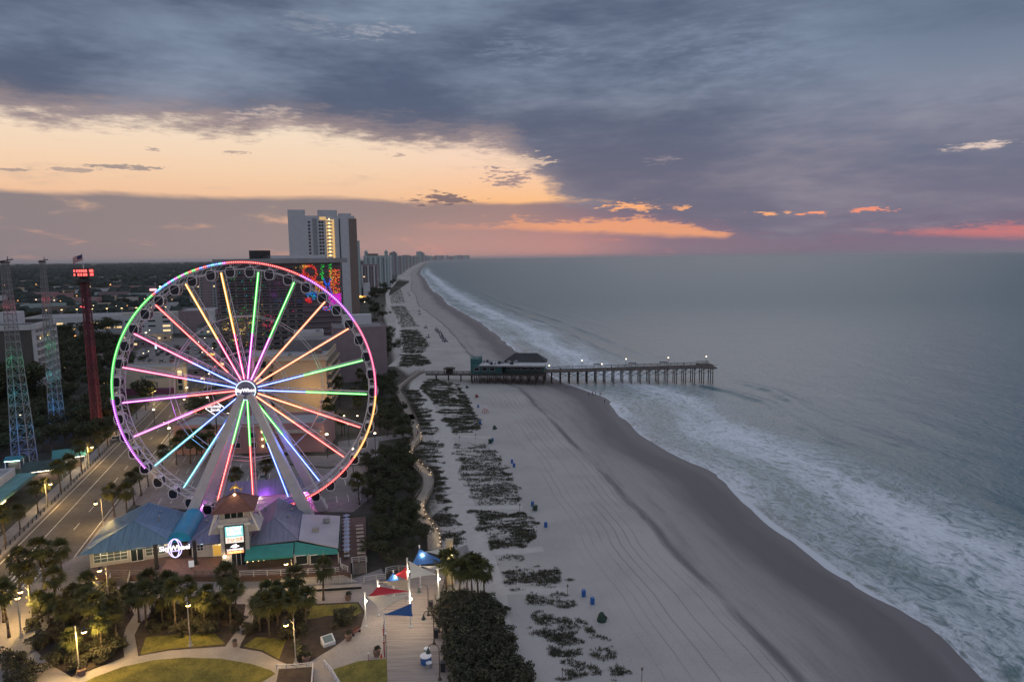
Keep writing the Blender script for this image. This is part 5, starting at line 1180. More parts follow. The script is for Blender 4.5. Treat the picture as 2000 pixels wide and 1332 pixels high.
# towers up the coast
def coast(label, px, Y, w, d, h, wall, cap=0, group='hotel towers up the coast', win_=True):
    x = AY(px, 520, Y).x
    b_ = box_building('hotel_tower', label, 'tower', (x - w, Y, 0), RZV * 0.4, w, d, h, wall, parapet=2)
    for k in range(max(2, int(w / 9))): MB().box(((k + .5) * w / max(2, int(w / 9)), -0.7, h / 2), (2.2, 1.4, h)).build('fin', M_bwhite, b_)
    if win_: grid(b_, 'front', w, d, 1, w - 1, 3, h - 2, max(3, int(w / 5)), min(16, int(h / 4)), 2.6, 1.9, 0.02, None, budget=[60]); grid(b_, 'side', w, d, 1, d - 1, 3, h - 2, 4, min(16, int(h / 4)), 3.0, 1.9, 0.02, None, budget=[40])
    if cap: MB().box((w * .35, d / 2, h + 3), (w * .4, d * .6, 6)).build('penthouse', M_brown, b_)
    if cap > 1:
        for s in (.04, .88): MB().lathe([(3.2, 0), (3.2, 9), (4.2, 9), (0.4, 13)], 8, (w * s + 2, d * .3, h)).build('cupola', M_teals, b_)
    return b_
coast('mauve fronted hotel slab standing right of the tall white tower', 736, 1150, 30, 30, 46, M_mauve)
coast('pale teal hotel with brown penthouse and two domed cupolas', 757, 1330, 46, 50, 61, M_teals, 2)
coast('pale hotel with deep vertical fins behind the cupola hotel', 763, 1500, 26, 40, 62, M_bwhite, 0)
wbx = box_building('white_annex', 'small blank white block among trees below the cupola hotel', 'building', (AY(709, 545, 980).x, 980, 0), RZV, 9.5, 12, 22, M_bwhite)
rnd = random.Random(5)
for i in range(46):
    px = 770 + (i / 46) ** 1.2 * 235; Y = 2300 + 26000 * (i / 46) ** 2.0
    hpx = rnd.uniform(2.5, 6.5) + (9 if 868 < px < 890 else 0) + (8 if i < 3 else 0)
    horizon = 514 - 0.0115 * px; h = min(146, 57 + Y / FPX * hpx * 0.85)
    w = rnd.uniform(5, 11) / FPX * Y
    x = AY(px, 505, Y).x; cx = min(x, shore_s(Y) - 60 - 0.004 * Y)
    b_ = thing('distant_tower', 'hazy far hotel block on the skyline along the coast', 'tower', (cx - w, Y, 0), 0, 'hazy blocks along the far coast')
    MB().box((w / 2, w * .4, h / 2), (w, w * .8, h)).build('wall', [M_grey, M_mauve, M_teals][i % 3], b_)
    MB().box((w * rnd.uniform(.3, .7), w * .4, h + 1.5), (w * .4, w * .4, 3)).build('roof', M_grey, b_)
# ------------------------------------------------------------------ vegetation
def leafmat(name, a, b, c_=None):
    if name in _mats: return _mats[name]
    m, t, out = new_mat(name)
    oi = t.node('ShaderNodeObjectInfo').outputs['Random']
    co = t.node('ShaderNodeTexCoord').outputs['Object']
    n = t.noise(co, 0.7, 3, 0.6)
    colr = t.mix(t.step(n, 0.35, 0.65), (*a, 1), (*b, 1))
    colr = t.mix(t.m('MULTIPLY', oi, 0.5), colr, (*(c_ or a), 1))
    p = t.node('ShaderNodeBsdfPrincipled', {'Base Color': colr, 'Roughness': 0.75, 'Specular IOR Level': 0.25})
    t.l.new(p.outputs[0], out.inputs[0]); _mats[name] = m; return m
M_palm = leafmat('palm_frond', (0.044, 0.055, 0.018), (0.090, 0.092, 0.026), (0.064, 0.050, 0.026))
M_leaf = leafmat('tree_leaf', (0.030, 0.042, 0.022), (0.062, 0.072, 0.030), (0.054, 0.044, 0.030))
M_scrub = leafmat('scrub_leaf', (0.036, 0.042, 0.026), (0.090, 0.086, 0.052), (0.066, 0.052, 0.038))
M_bark = mat('bark', (0.075, 0.06, 0.05), 0.95, 0.3, 2.0, bump=0.4)
def palm_meshes(seed, h, nf=66, fl=2.0):
    rnd = random.Random(seed); tr = MB()
    bx, by = rnd.uniform(-.35, .35), rnd.uniform(-.35, .35); pts = [Vector((bx * s * s, by * s * s, h * s)) for s in (0, .2, .4, .6, .8, 1)]
    rs = [.24, .17, .15, .145, .15, .19]
    for i in range(5): tr.tube(pts[i], pts[i + 1], rs[i], rs[i + 1], 8)
    cr = MB(); top = pts[-1]
    for k in range(nf):
        az_ = k * 2.39996 + rnd.uniform(-.2, .2); e = radians(rnd.uniform(-62, 80)); d = Vector((cos(az_) * cos(e), sin(az_) * cos(e), sin(e)))
        L_ = fl * rnd.uniform(.75, 1.15); base = top + d * 0.1; side = d.cross(Vector((0, 0, 1)));
        if side.length < .05: side = Vector((1, 0, 0))
        side.normalize(); upn = side.cross(d); mid = base + d * L_ * .5 + Vector((0, 0, .10)); 
        cr.add([base - side * .02, base + side * .02, mid], [(0, 1, 2)])
        nb = 8
        for j in range(nb):                                  # the blades of one fan leaf
            a = radians(-78 + 156 * j / (nb - 1)); bd = (d * cos(a) + side * sin(a) + upn * rnd.uniform(-.15, .2)).normalized()
            ln = L_ * .68 * (1 - .25 * abs(a)) ; w = bd.cross(upn).normalized() * .12; drop = Vector((0, 0, -.30 * ln * rnd.uniform(.5, 1.4)))
            q = mid + bd * ln * .55; cr.add([mid, q + w, q - w, mid + bd * ln + drop], [(0, 2, 1), (1, 2, 3)])
    for k in range(10):                                      # dead skirt under the crown
        a = k * .63; cr.add([top + Vector((cos(a) * .16, sin(a) * .16, -.1)), top + Vector((cos(a + .4) * .2, sin(a + .4) * .2, -.1)), top + Vector((cos(a + .2) * .55, sin(a + .2) * .55, -1.0 - .4 * (k % 3) / 2))], [(0, 1, 2)])
    return tr.mesh('trunk', M_trunk, True), cr.mesh('crown', M_palm)
PALMS = []
for s_, h_ in ((1, 5.4), (2, 6.2), (3, 4.8), (4, 7.0)):
    tm, cm_ = palm_meshes(s_, h_); PALMS.append((tm, cm_))
def crown_mesh(seed, n, rx, rz, leaf, zc, lumps=9, m=None):
    rnd = random.Random(seed); mb = MB()
    L_ = [(Vector((rnd.gauss(0, .5) * rx, rnd.gauss(0, .5) * rx, zc + rnd.uniform(-.55, .6) * rz)), rnd.uniform(.38, .62)) for _ in range(lumps)]
    for _ in range(n):
        c_, r_ = rnd.choice(L_); d = Vector((rnd.gauss(0, 1), rnd.gauss(0, 1), rnd.gauss(0, 1))).normalized() * (rnd.random() ** .4)
        p = c_ + Vector((d.x * rx * r_, d.y * rx * r_, d.z * rz * r_)); s = leaf * rnd.uniform(.6, 1.3)
        a = Vector((rnd.gauss(0, 1), rnd.gauss(0, 1), rnd.gauss(0, .6))).normalized(); b = a.cross(Vector((rnd.gauss(0, 1), rnd.gauss(0, 1), rnd.gauss(0, 1)))).normalized()
        mb.add([p - a * s, p + b * s * .5, p + a * s, p - b * s * .5], [(0, 1, 2, 3)])
    return mb.mesh('crown', m or M_leaf)
def limb_mesh(seed, h, r):
    rnd = random.Random(seed); mb = MB(); mb.tube((0, 0, 0), (0.05, 0, h * .45), r, r * .7, 7)
    for k in range(6):
        a = k * 1.05 + rnd.uniform(-.3, .3); q = Vector((cos(a) * h * .32, sin(a) * h * .32, h * rnd.uniform(.65, .85))); mb.tube((0.05, 0, h * rnd.uniform(.35, .45)), q, r * .45, r * .15, 5)
    return mb.mesh('trunk', M_bark)
TREES = [(limb_mesh(k, 7, .28), crown_mesh(k, 1500, 3.3, 2.7, .34, 5.2, 10 + k)) for k in range(4)]
SHRUBS = [(limb_mesh(k + 9, 1.6, .07), crown_mesh(k + 20, 650, 1.25, 0.85, .17, .95, 8, M_scrub)) for k in range(4)]
_first = {}
def plant(kindlist, kind, idx, x, y, label, cat, group, sc_=1.0, rz=None, z=0.0, zs=None):
    tm, cm_ = kindlist[idx % len(kindlist)]
    r_ = thing(kind, label, cat, (x, y, z), rz if rz is not None else random.uniform(0, 6.28), group)
    r_.scale = (sc_, sc_, sc_ * (zs or 1))
    link('trunk', tm, r_); link('crown', cm_, r_); return r_
rnd = random.Random(77)
# palms lining the boulevard
for i, b_ in enumerate((-82, -71, -60, -49, -40, -31, -22, -13, -5, 3, 11, 19, 27, 36, 46, 57, 70, 84, 100)):
    q = RP(-8.9 + rnd.uniform(-.3, .3), b_ + rnd.uniform(-1, 1)); plant(PALMS, 'palm_tree', i, q.x, q.y, 'cabbage palm planted in the row along the far side of the boulevard', 'palm tree', 'palms along the far kerb of the boulevard', rnd.uniform(.85, 1.1))
for i, (px, py) in enumerate(((224, 1010), (248, 1002), (262, 985), (276, 968), (290, 950), (121, 1120), (88, 1152), (60, 1172), (40, 1165), (8, 1215), (18, 1245), (104, 1145), (318, 925))):
    q = G(px, py); plant(PALMS, 'palm_tree', i + 1, q.x, q.y, 'dark cabbage palm on the near kerb between boulevard and pavilion', 'palm tree', 'palms along the near kerb of the boulevard', rnd.uniform(.9, 1.1))
PK = [(95, 1225), (130, 1250), (165, 1226), (190, 1256), (215, 1225), (230, 1262), (140, 1292), (204, 1284), (80, 1215), (175, 1192), (250, 1196), (112, 1200), (150, 1205), (290, 1226), (320, 1214), (345, 1236), (375, 1222),
      (400, 1232), (425, 1216), (450, 1222), (464, 1202), (330, 1196), (410, 1196), (372, 1200), (505, 1232), (526, 1246), (546, 1226), (575, 1240), (598, 1226), (540, 1206), (520, 1200), (586, 1203), (562, 1215), (300, 1200), (270, 1215), (440, 1198)]
for i, (px, py) in enumerate(PK):
    q = G(px + rnd.uniform(-4, 4), py); plant(PALMS, 'palm_tree', i, q.x, q.y, 'cabbage palm crowded in the planting beds of the park', 'palm tree', 'palms in the park beds', rnd.uniform(.72, .98))
q = G(632, 1172); plant(PALMS, 'palm_tree', 1, q.x, q.y, 'lone palm in the paving in front of the white slatted fence', 'palm tree', None, .95)
q = G(702, 985); plant(PALMS, 'palm_tree', 0, q.x, q.y, 'single palm at the right edge of the car park behind the wheel', 'palm tree', None, 1.05)
q = G(466, 968); plant(PALMS, 'palm_tree', 0, q.x, q.y, 'bright palm between the wheel legs in front of the car park', 'palm tree', None, 1.0)
for i, (px, py) in enumerate(((912, 1170), (934, 1172), (946, 1166), (884, 1160), (898, 1168), (922, 1160), (872, 1150))):
    q = G(px, py); plant(PALMS, 'palm_tree', i, q.x, q.y, 'wind blown palm beside the wooden promenade at the dune edge', 'palm tree', 'palms at the dune edge', rnd.uniform(.8, 1.05))
for i, (px, py) in enumerate(((345, 908), (372, 905), (395, 902), (412, 898), (358, 890), (384, 888), (402, 880), (520, 962), (430, 905), (643, 832), (650, 826), (664, 790), (690, 800), (702, 760), (676, 740), (712, 735), (655, 712), (690, 690), (700, 800), (460, 655), (472, 655), (448, 690), (420, 690), (505, 660), (330, 640), (345, 650), (360, 648), (700, 830), (668, 850), (720, 800))):
    q = G(px, py); plant(PALMS, 'palm_tree', i, q.x, q.y, 'palm among the hotels and car parks beyond the wheel', 'palm tree', 'palms among the hotels', rnd.uniform(.95, 1.3))
# trees of the town
def on_building(x, y, mgn=2.0):
    for bx, by, a, w, d in BLD:
        dx, dy = x - bx, y - by; u_, v_ = dx * cos(a) + dy * sin(a), -dx * sin(a) + dy * cos(a)
        if -mgn < u_ < w + mgn and -mgn < v_ < d + mgn: return True
    return False
def clear(x, y, m_=2.0):
    q = Vector((x + 104, y - 165, 0)); a = q.dot(T)
    return not on_building(x, y, m_) and abs(a) > 9.5 and not any(inside((x, y), L) for L in LOTS)
ZA = gp([(712, 905), (790, 872), (812, 908), (806, 928), (828, 962), (812, 980), (808, 1010), (828, 1045), (834, 1075), (770, 1098), (738, 1105), (714, 1092), (716, 1000)])
for i, (x, y) in enumerate(scatter(ZA, 75, 1.8, rnd)): plant(TREES, 'scrub_oak', i, x, y, 'dark wind pruned scrub oak in the thicket between patio and boardwalk', 'scrub oak', 'thicket beside the boardwalk', rnd.uniform(.34, .62), zs=.95)
ZB = gp([(742, 795), (772, 772), (788, 800), (800, 862), (738, 866), (722, 830), (712, 760), (745, 735), (770, 745)])
for i, (x, y) in enumerate(scatter(ZB, 30, 3.2, rnd)): plant(TREES, 'tree', i, x, y, 'dark round tree beside the hotel courtyard and lit boardwalk', 'tree', 'trees by the hotel courtyard', rnd.uniform(.5, .95))
ZC = gp([(700, 552), (772, 547), (756, 582), (750, 622), (764, 655), (766, 704), (735, 740), (716, 690), (708, 625)])
for i, (x, y) in enumerate(scatter(ZC, 62, 7.0, rnd)):
    if clear(x, y): plant(TREES, 'tree', i, x, y, 'dark tree in the belt between the tall hotels and the beach track', 'tree', 'tree belt behind the dunes', rnd.uniform(1.05, 1.7))
ZD = gp([(-60, 700), (0, 640), (150, 655), (230, 700), (260, 770), (340, 790), (470, 790), (380, 850), (240, 862), (120, 880), (40, 890), (-60, 900)])
for i, (x, y) in enumerate(scatter(ZD, 150, 3.8, rnd)):
    if clear(x, y, 1.0) and hypot(x + 140, y - 189) > 6 and hypot(x + 139, y - 222) > 6 and hypot(x + 152, y - 223) > 6: plant(TREES, 'tree', i, x, y, 'dark leafy tree among the rides and motels left of the wheel', 'tree', 'trees on the left of the wheel', rnd.uniform(.9, 1.55))
ZD2 = gp([(-90, 800), (60, 800), (215, 815), (235, 862), (130, 880), (40, 900), (-90, 930)])
for i, (x, y) in enumerate(scatter(ZD2, 80, 3.0, rnd)):
    if clear(x, y, 1.0) and hypot(x + 139.5, y - 189.5) > 4 and hypot(x + 152, y - 223) > 4 and hypot(x + 124, y - 181) > 9: plant(TREES, 'yard_tree', i, x, y, 'dark yard tree around the feet of the ride masts', 'yard tree', 'yard trees below the ride masts', rnd.uniform(.7, 1.15))
for i in range(9): plant(TREES, 'yard_tree', i, -214 + i * 3.4, 250 + (i % 3) * 4, 'tall dark tree against the shaded end wall of the balcony hotel', 'yard tree', 'tall trees by the balcony hotel', 2.0 + .25 * (i % 3))
ZE = gp([(-80, 600), (0, 545), (300, 535), (480, 560), (520, 600), (500, 700), (440, 640), (330, 590), (210, 640), (60, 640)])
for i, (x, y) in enumerate(scatter(ZE, 96, 12.0, rnd)):
    if clear(x, y, 3): plant(TREES, 'shade_tree', i, x, y, 'broad dark shade tree between the low buildings of the far town', 'shade tree', 'trees of the far town', rnd.uniform(1.2, 2.2))
for i, (px, py, s_) in enumerate(((182, 668, 2.0), (196, 690, 1.9), (210, 660, 2.1), (168, 690, 1.7), (178, 712, 1.6), (222, 690, 1.6))):
    q = G(px, py); plant(TREES, 'tree', i, q.x, q.y, 'huge spreading dark oak in front of the pale parking deck', 'tree', 'oaks before the parking deck', s_)
q = G(776, 1112); plant(TREES, 'tree', 2, q.x, q.y, 'golden lit bushy tree just behind the red and blue sails', 'tree', None, .55)
# the wooded plain out to the horizon reads as one mass
far = MB(); rnd2 = random.Random(9)
for _ in range(5200):
    Y_ = 1500 * (6.5 ** rnd2.random()) if rnd2.random() < .86 else rnd2.uniform(620, 1500); x = -Y_ * rnd2.uniform(.13, .95) - 40
    if x > duneline(Y_) - 40 or on_building(x, Y_, 6): continue
    r_ = rnd2.uniform(5, 9) * (1 + Y_ / 2600); z = r_ * .9; k = 7
    ring0 = [(x + r_ * cos(6.28 * i / k) * rnd2.uniform(.7, 1.2), Y_ + r_ * sin(6.28 * i / k) * rnd2.uniform(.7, 1.2), z * rnd2.uniform(.25, .6)) for i in range(k)]
    ring1 = [(x + r_ * .6 * cos(6.28 * i / k), Y_ + r_ * .6 * sin(6.28 * i / k), z * rnd2.uniform(.75, 1.15)) for i in range(k)]
    base = [(p[0], p[1], 0) for p in ring0]
    far.add(base + ring0 + ring1 + [(x, Y_, z * 1.1)], [(i, (i + 1) % k, k + (i + 1) % k, k + i) for i in range(k)] + [(k + i, k + (i + 1) % k, 2 * k + (i + 1) % k, 2 * k + i) for i in range(k)] + [(2 * k + i, 2 * k + (i + 1) % k, 3 * k) for i in range(k)])
tag(far.build('woodland', mat('far_woods', (0.026, 0.036, 0.032), 0.95, 0.45, 0.02), None), 'dark wooded plain stretching to the horizon behind the town', 'woodland', kind='stuff')
# beds: low planting
for bi, b_ in enumerate((BED_L, BED_M, BED_R, PB)):
    for i, (x, y) in enumerate(scatter(b_, (62, 40, 34, 0)[bi], .8, rnd)):
        if bi == 2 and (inside((x, y), gp([(612, 1183), (698, 1179), (708, 1195), (690, 1205), (640, 1203), (590, 1212)])) or inside((x, y), gp([(500, 1245), (560, 1248), (545, 1288), (474, 1263)]))): continue
        if bi == 2 and inside((x, y), gp([(600, 1225), (690, 1225), (660, 1275), (590, 1300)])): continue
        if bi == 1 and inside((x, y), gp([(285, 1245), (440, 1238), (440, 1258), (274, 1279)])): continue
        plant(SHRUBS, 'shrub', i, x, y, 'low dark shrub in the mulched park beds', 'shrub', 'shrubs in the park beds', rnd.uniform(.6, 1.3))
for i, (px, py) in enumerate(((8, 1300), (30, 1320), (50, 1335), (15, 1345), (-10, 1285), (40, 1300), (60, 1322))):
    q = G(px, py); plant(SHRUBS, 'shrub', i, q.x, q.y, 'leafy shrub at the lower left path corner', 'shrub', 'shrubs at the lower left corner', rnd.uniform(.8, 1.25))
SCR = gp([(868, 1180), (905, 1172), (940, 1176), (962, 1196), (985, 1245), (1010, 1300), (1030, 1345), (893, 1345), (880, 1290), (868, 1232)])
for i, (x, y) in enumerate(scatter(SCR, 95, .95, rnd)): plant(SHRUBS, 'shrub', i, x, y, 'dense dune shrub between the promenade and the sand track', 'shrub', 'dune shrubs beside the promenade', rnd.uniform(.9, 1.5))
for i, (px, py) in enumerate(((960, 1178), (972, 1190), (950, 1186), (985, 1200))):
    q = G(px, py); plant(SHRUBS, 'shrub', i, q.x, q.y, 'shrub on the open sand at the tip of the dune thicket', 'shrub', 'shrubs at the thicket tip', rnd.uniform(.7, 1.0))
# beach grass in fenced dune strips: nobody could count the blades
PATCH = [[(826, 744), (850, 741), (884, 748), (878, 755), (822, 757)], [(822, 758), (884, 757), (906, 778), (918, 792), (880, 796), (850, 790), (835, 772)], [(889, 748), (905, 764), (921, 795), (922, 802), (905, 800), (898, 776)],
         [(857, 800), (920, 800), (931, 812), (937, 842), (886, 848)], [(792, 762), (815, 762), (832, 790), (812, 800)], [(802, 800), (836, 797), (846, 830), (826, 832)], [(822, 834), (852, 832), (856, 849), (828, 850)],
         [(888, 868), (942, 864), (975, 886), (997, 925), (1014, 965), (1010, 986), (930, 987), (905, 940)], [(812, 866), (860, 862), (864, 905), (834, 908), (816, 890)], [(834, 912), (866, 911), (870, 955), (884, 985), (852, 985), (846, 945)],
         [(842, 998), (884, 994), (906, 1040), (914, 1062), (870, 1062), (850, 1030)], [(918, 998), (990, 1000), (1046, 1011), (1056, 1040), (1030, 1060), (973, 1076), (945, 1040)], [(975, 1086), (1018, 1083), (1008, 1100), (980, 1106)],
         [(983, 1110), (1035, 1107), (1098, 1112), (1107, 1132), (1094, 1150), (1005, 1150)], [(1007, 1160), (1090, 1157), (1132, 1182), (1030, 1183)], [(1035, 1198), (1100, 1198), (1134, 1225), (1125, 1255), (1152, 1308), (1105, 1328), (1080, 1290)],
         [(1129, 1208), (1152, 1210), (1200, 1267), (1230, 1330), (1198, 1335), (1168, 1270)], [(763, 598), (790, 598), (817, 638), (784, 641)], [(783, 645), (815, 644), (830, 662), (836, 676), (822, 690), (789, 690)],
         [(786, 693), (817, 692), (842, 708), (822, 716), (780, 717)], [(762, 566), (782, 562), (792, 592), (764, 593)], [(776, 545), (800, 548), (785, 560), (770, 560)]]
PL = ['short green patch right behind the pier', 'thin green patch beside the pier track', 'narrow strip seaward of the pier patch', 'sparse patch by the red chair', 'small patch inside the boardwalk bend', 'patch left of the sand track', 'little patch above the beach access', 'largest and darkest dune patch', 'patch inside the lit boardwalk curve', 'strip right of the boardwalk lamps', 'patch behind the tall pylon', 'wide patch below the first crossing track', 'scrap of grass on bare sand', 'dark patch in front of the crossing track', 'low patch beside the fence post', 'patchy strip nearest the camera', 'broken outer strip by the dark bin', 'far green strip up the beach', 'green strip north of the pier', 'strip touching the pier', 'distant strip by the tree belt', 'farthest grass scrap']
for pi_, (pp, lab) in enumerate(zip(PATCH, PL)):
    poly = gp(pp); xs = [p[0] for p in poly]; ys_ = [p[1] for p in poly]; yc = sum(ys_) / len(ys_)
    area = (max(xs) - min(xs)) * (max(ys_) - min(ys_)); k_ = 1.0 if yc < 190 else (1.35 if yc < 330 else 2.6)
    mb = MB(); n = int(min(4200, area * 10 / k_ ** 2)); r2 = random.Random(100 + pi_)
    for _ in range(n * 3):
        x, y = r2.uniform(min(xs) - 1.5, max(xs) + 1.5), r2.uniform(min(ys_) - 1.5, max(ys_) + 1.5)
        den = mnoise.noise((x * .11, y * .42, pi_)) + .6 * mnoise.noise((x * .35, y * 1.1, pi_ + 5)) - .10
        x2, y2 = x + 2.4 * mnoise.noise((x * .3, y * .3, 1)), y + 2.4 * mnoise.noise((x * .3, y * .3, 7))
        if not inside((x2, y2), poly) or den < -.10 + r2.uniform(-.34, .30): continue
        hgt = r2.uniform(.15, .5) * k_ ** .6
        for _b in range(6):
            a = r2.uniform(0, 6.28); w = .05 * k_; l_ = r2.uniform(.1, .36) * k_ ; bx, by = x + r2.gauss(0, .18 * k_), y + r2.gauss(0, .12 * k_)
            mb.add([(bx - w * sin(a), by + w * cos(a), 0), (bx + w * sin(a), by - w * cos(a), 0), (bx + cos(a) * l_, by + sin(a) * l_, hgt * r2.uniform(.5, 1.1))], [(0, 1, 2)])
    if mb.v: tag(mb.build('dune_grass', M_scrub, None), 'dune grass, ' + lab, 'grass', kind='stuff')
# ------------------------------------------------------------------ lamps
def park_lamp(label, base, top_z, armdir, lit=True, watts=300, group='park lamps', loc=None):
    q = loc or G(*base); r_ = thing('street_lamp', label, 'street lamp', (q.x, q.y, 0), armdir, group)
    mb = MB().lathe([(.34, 0), (.34, .25), (.2, .45), (.16, .9)], 10).tube((0, 0, .8), (0, 0, top_z), .10, .07, 8).lathe([(.1, 0), (.13, .08), (.04, .3)], 8, (0, 0, top_z)); mb.build('pole', mat('pale_post', (.40, .37, .33), .6, .15), r_)
    ar = [Vector((0, 0, top_z - .55)), Vector((.35, 0, top_z - .1)), Vector((.8, 0, top_z)), Vector((1.1, 0, top_z - .1))]; MB().path(ar, .05).build('arm', M_dark, r_)
    sh = MB().lathe([(.08, .22), (.16, .1), (.42, -.22), (.44, -.28)], 12, (1.1, 0, top_z - .3)); s_ = sh.build('lamp_shade', M_dark, r_)
    MB().lathe([(.06, -.30), (.30, -.22), (.36, -.02), (.2, .1)], 10, (1.1, 0, top_z - .62)).build('bulb', E_warm if lit else M_bwhite, s_)
    if lit: lamp_light('glow', r_, (1.1, 0, top_z - 1.2), watts * 4.0, (1, .64, .20), .35)
    return r_
for base, lab, ad, w in (((155, 1313), 'lit lamp post glowing among golden palms in the left bed', 0.15, 900), ((372, 1262), 'lit lamp post on the lawn edge in the middle of the park', pi * .62, 330), ((578, 1297), 'lit lamp post with its arm to the left near the planter ramp', pi, 330),
                         ((573, 1168), 'lit lamp post in front of the teal awning', pi * .9, 480), ((213, 1180), 'lit lamp post in front of the left blue roof windows', pi, 560), ((42, 1245), 'lit lamp post at the kerb by the lower left path', pi * .7, 220)):
    park_lamp(lab, base, 6.7, ad, True, w)
for k, (a_, b_, s_) in enumerate(((-8.2, -38, 0), (7.9, -27, pi), (-8.2, -9, 0), (7.9, 14, pi), (-8.2, 24, 0), (7.9, 50, pi), (-8.2, 60, 0), (7.9, 88, pi), (-8.2, 110, 0), (7.9, 135, pi), (7.9, -68, pi), (-8.2, -75, 0))):
    q = RP(a_, b_); park_lamp('warm lamp post on the kerb of the boulevard', None, 6.4, RZV + (0 if s_ == 0 else pi), True, 560, 'boulevard lamps', q)
def town_lamp(px, py, c_, h_=8.0, big=1.0):
    q = G(px, py, h_); r_ = thing('street_lamp', 'small glowing lamp post in the streets of the far town', 'street lamp', (q.x, q.y, 0), 0, 'far town lamps')
    MB().tube((0, 0, 0), (0, 0, h_), .1, n=5).build('pole', M_dark, r_); s = .32 * big * max(1, q.y / 420)
    MB().lathe([(s * .5, -s * .5), (s, -.1 * s), (s * .7, s * .4)], 8, (0, 0, h_)).build('lamp_head', {'o': emat('town_orange', (1.0, .42, .08), 4), 'w': emat('town_white', (1.0, .80, .50), 4.5), 'p': emat('town_violet', (.5, .2, 1.0), 7), 'r': emat('town_red', (1, .06, .05), 6), 'g': emat('town_green', (.2, 1, .55), 5)}[c_], r_)
TL = [(35, 587, 'o'), (63, 584, 'o'), (117, 577, 'p'), (150, 578, 'o'), (118, 588, 'o'), (205, 571, 'w'), (236, 560, 'w'), (243, 577, 'w', 1.5), (282, 573, 'w'), (262, 562, 'w'), (313, 560, 'w', 2.2), (300, 575, 'o'), (325, 570, 'r'), (342, 600, 'w'), (362, 605, 'w'), (386, 622, 'o'), (378, 622, 'o'),
      (425, 604, 'o'), (435, 604, 'o'), (463, 594, 'o'), (487, 597, 'w'), (452, 567, 'o'), (500, 580, 'o'), (503, 578, 'o'), (490, 607, 'o'), (434, 640, 'w', 2), (462, 618, 'o'), (147, 656, 'o', 1.6), (42, 702, 'w'), (60, 740, 'w'), (133, 680, 'w', 1.3), (200, 656, 'w'), (285, 650, 'w', 2), (275, 645, 'w'), (292, 645, 'w'),
      (303, 672, 'w', 1.2), (290, 686, 'w'), (420, 716, 'r'), (425, 722, 'w'), (408, 730, 'w'), (365, 757, 'w', 1.5), (405, 776, 'w', 1.5), (445, 808, 'w', 1.6), (505, 662, 'w', 1.3), (522, 696, 'w', 1.5), (400, 660, 'w'), (388, 668, 'w'), (415, 680, 'w'), (432, 682, 'w'), (448, 683, 'w'), (460, 678, 'w'), (395, 688, 'w'),
      (280, 690, 'w'), (300, 800, 'w', 1.4), (330, 836, 'w', 1.5), (690, 670, 'w', 2.6), (700, 690, 'o'), (724, 802, 'w', 1.6), (732, 846, 'w', 1.3), (698, 812, 'w'), (672, 812, 'w'), (688, 876, 'w', 1.6), (638, 848, 'w', 1.6), (680, 828, 'w'), (712, 590, 'w'), (705, 560, 'w'), (734, 552, 'w'), (748, 546, 'w'), (758, 540, 'w', 2), (765, 533, 'w'), (790, 520, 'w'), (800, 516, 'w'), (815, 511, 'w'), (838, 507, 'w'), (704, 578, 'o', 1.5),
      (20, 640, 'o'), (55, 655, 'o'), (40, 810, 'w'), (20, 568, 'w'), (80, 560, 'w'), (58, 530, 'w'), (80, 528, 'w'), (200, 520, 'w'), (235, 522, 'w'), (320, 530, 'w'), (410, 540, 'w'), (190, 550, 'w'), (270, 552, 'w'), (230, 568, 'o'), (170, 566, 'w')]
r3 = random.Random(64)
for _ in range(130):
    py_ = 519 + 110 * r3.random() ** 1.3; TL.append((r3.uniform(0, 520), py_, r3.choice('owwow'), r3.uniform(.6, 1.2)))
for t_ in TL: town_lamp(t_[0], t_[1] + 0, t_[2], 7.0, t_[3] if len(t_) > 3 else 1.0)
for px, py, w_, c_ in ((505, 690, 260, (1, .7, .5)), (330, 850, 260, (1, .72, .45)), (690, 672, 700, (1, .62, .2)), (690, 880, 240, (1, .72, .45)), (640, 850, 260, (1, .7, .4)), (724, 806, 260, (1, .72, .45)), (690, 815, 200, (1, .75, .5)), (310, 690, 300, (1, .72, .5)), (425, 690, 330, (1, .72, .45)), (365, 765, 260, (1, .72, .45)), (405, 785, 260, (1, .72, .45)), (290, 655, 500, (1, .7, .4)), (147, 668, 260, (1, .5, .15)), (440, 640, 400, (1, .8, .6))):
    q = G(px, py, 5.5); l = bpy.data.lights.new('street_glow', 'POINT'); l.energy = w_; l.color = c_; l.shadow_soft_size = .3; o = bpy.data.objects.new('street_glow', l); col.objects.link(o); o.location = q
def sign_panel(name, label, px, py, z, w, h, m):
    q = G(px, py, z); r_ = thing(name, label, 'sign', (q.x, q.y, 0), 0)
    MB().box((0, 0, z), (w, .4, h)).build('panel', m, r_); MB().box((0, .3, z / 2), (.4, .3, z)).build('post', M_dark, r_)
sign_panel('lit_sign', 'pink glowing billboard far behind the left of the wheel', 299, 566, 12, 11, 3.6, emat('pink_sign', (1.0, .45, .45), 1.6))
sign_panel('lit_sign', 'red glowing shop sign among far trees at the left', 38, 602, 8, 8, 2.2, emat('red_sign', (1.0, .05, .06), 2.0))
sign_panel('lit_sign', 'small red sign at the end of the parking deck', 162, 600, 9, 6, 2.0, emat('red_sign', (1.0, .05, .06), 2.0))
sign_panel('lit_sign', 'yellow sign on a ride behind the wheel hub', 412, 692, 4, 4.6, 1.3, emat('yellow_sign', (1.0, .62, .05), 1.0))
sign_panel('lit_sign', 'narrow white glowing pylon sign by the car park', 304, 676, 4, .9, 3.6, emat('ice_sign', (0.65, 0.9, 1.0), 1.6))
sign_panel('lit_sign', 'narrow pale green glowing pylon left of the drop tower', 134, 684, 5, 1.5, 4.5, emat('mint_sign', (.7, 1, .85), 1.6))
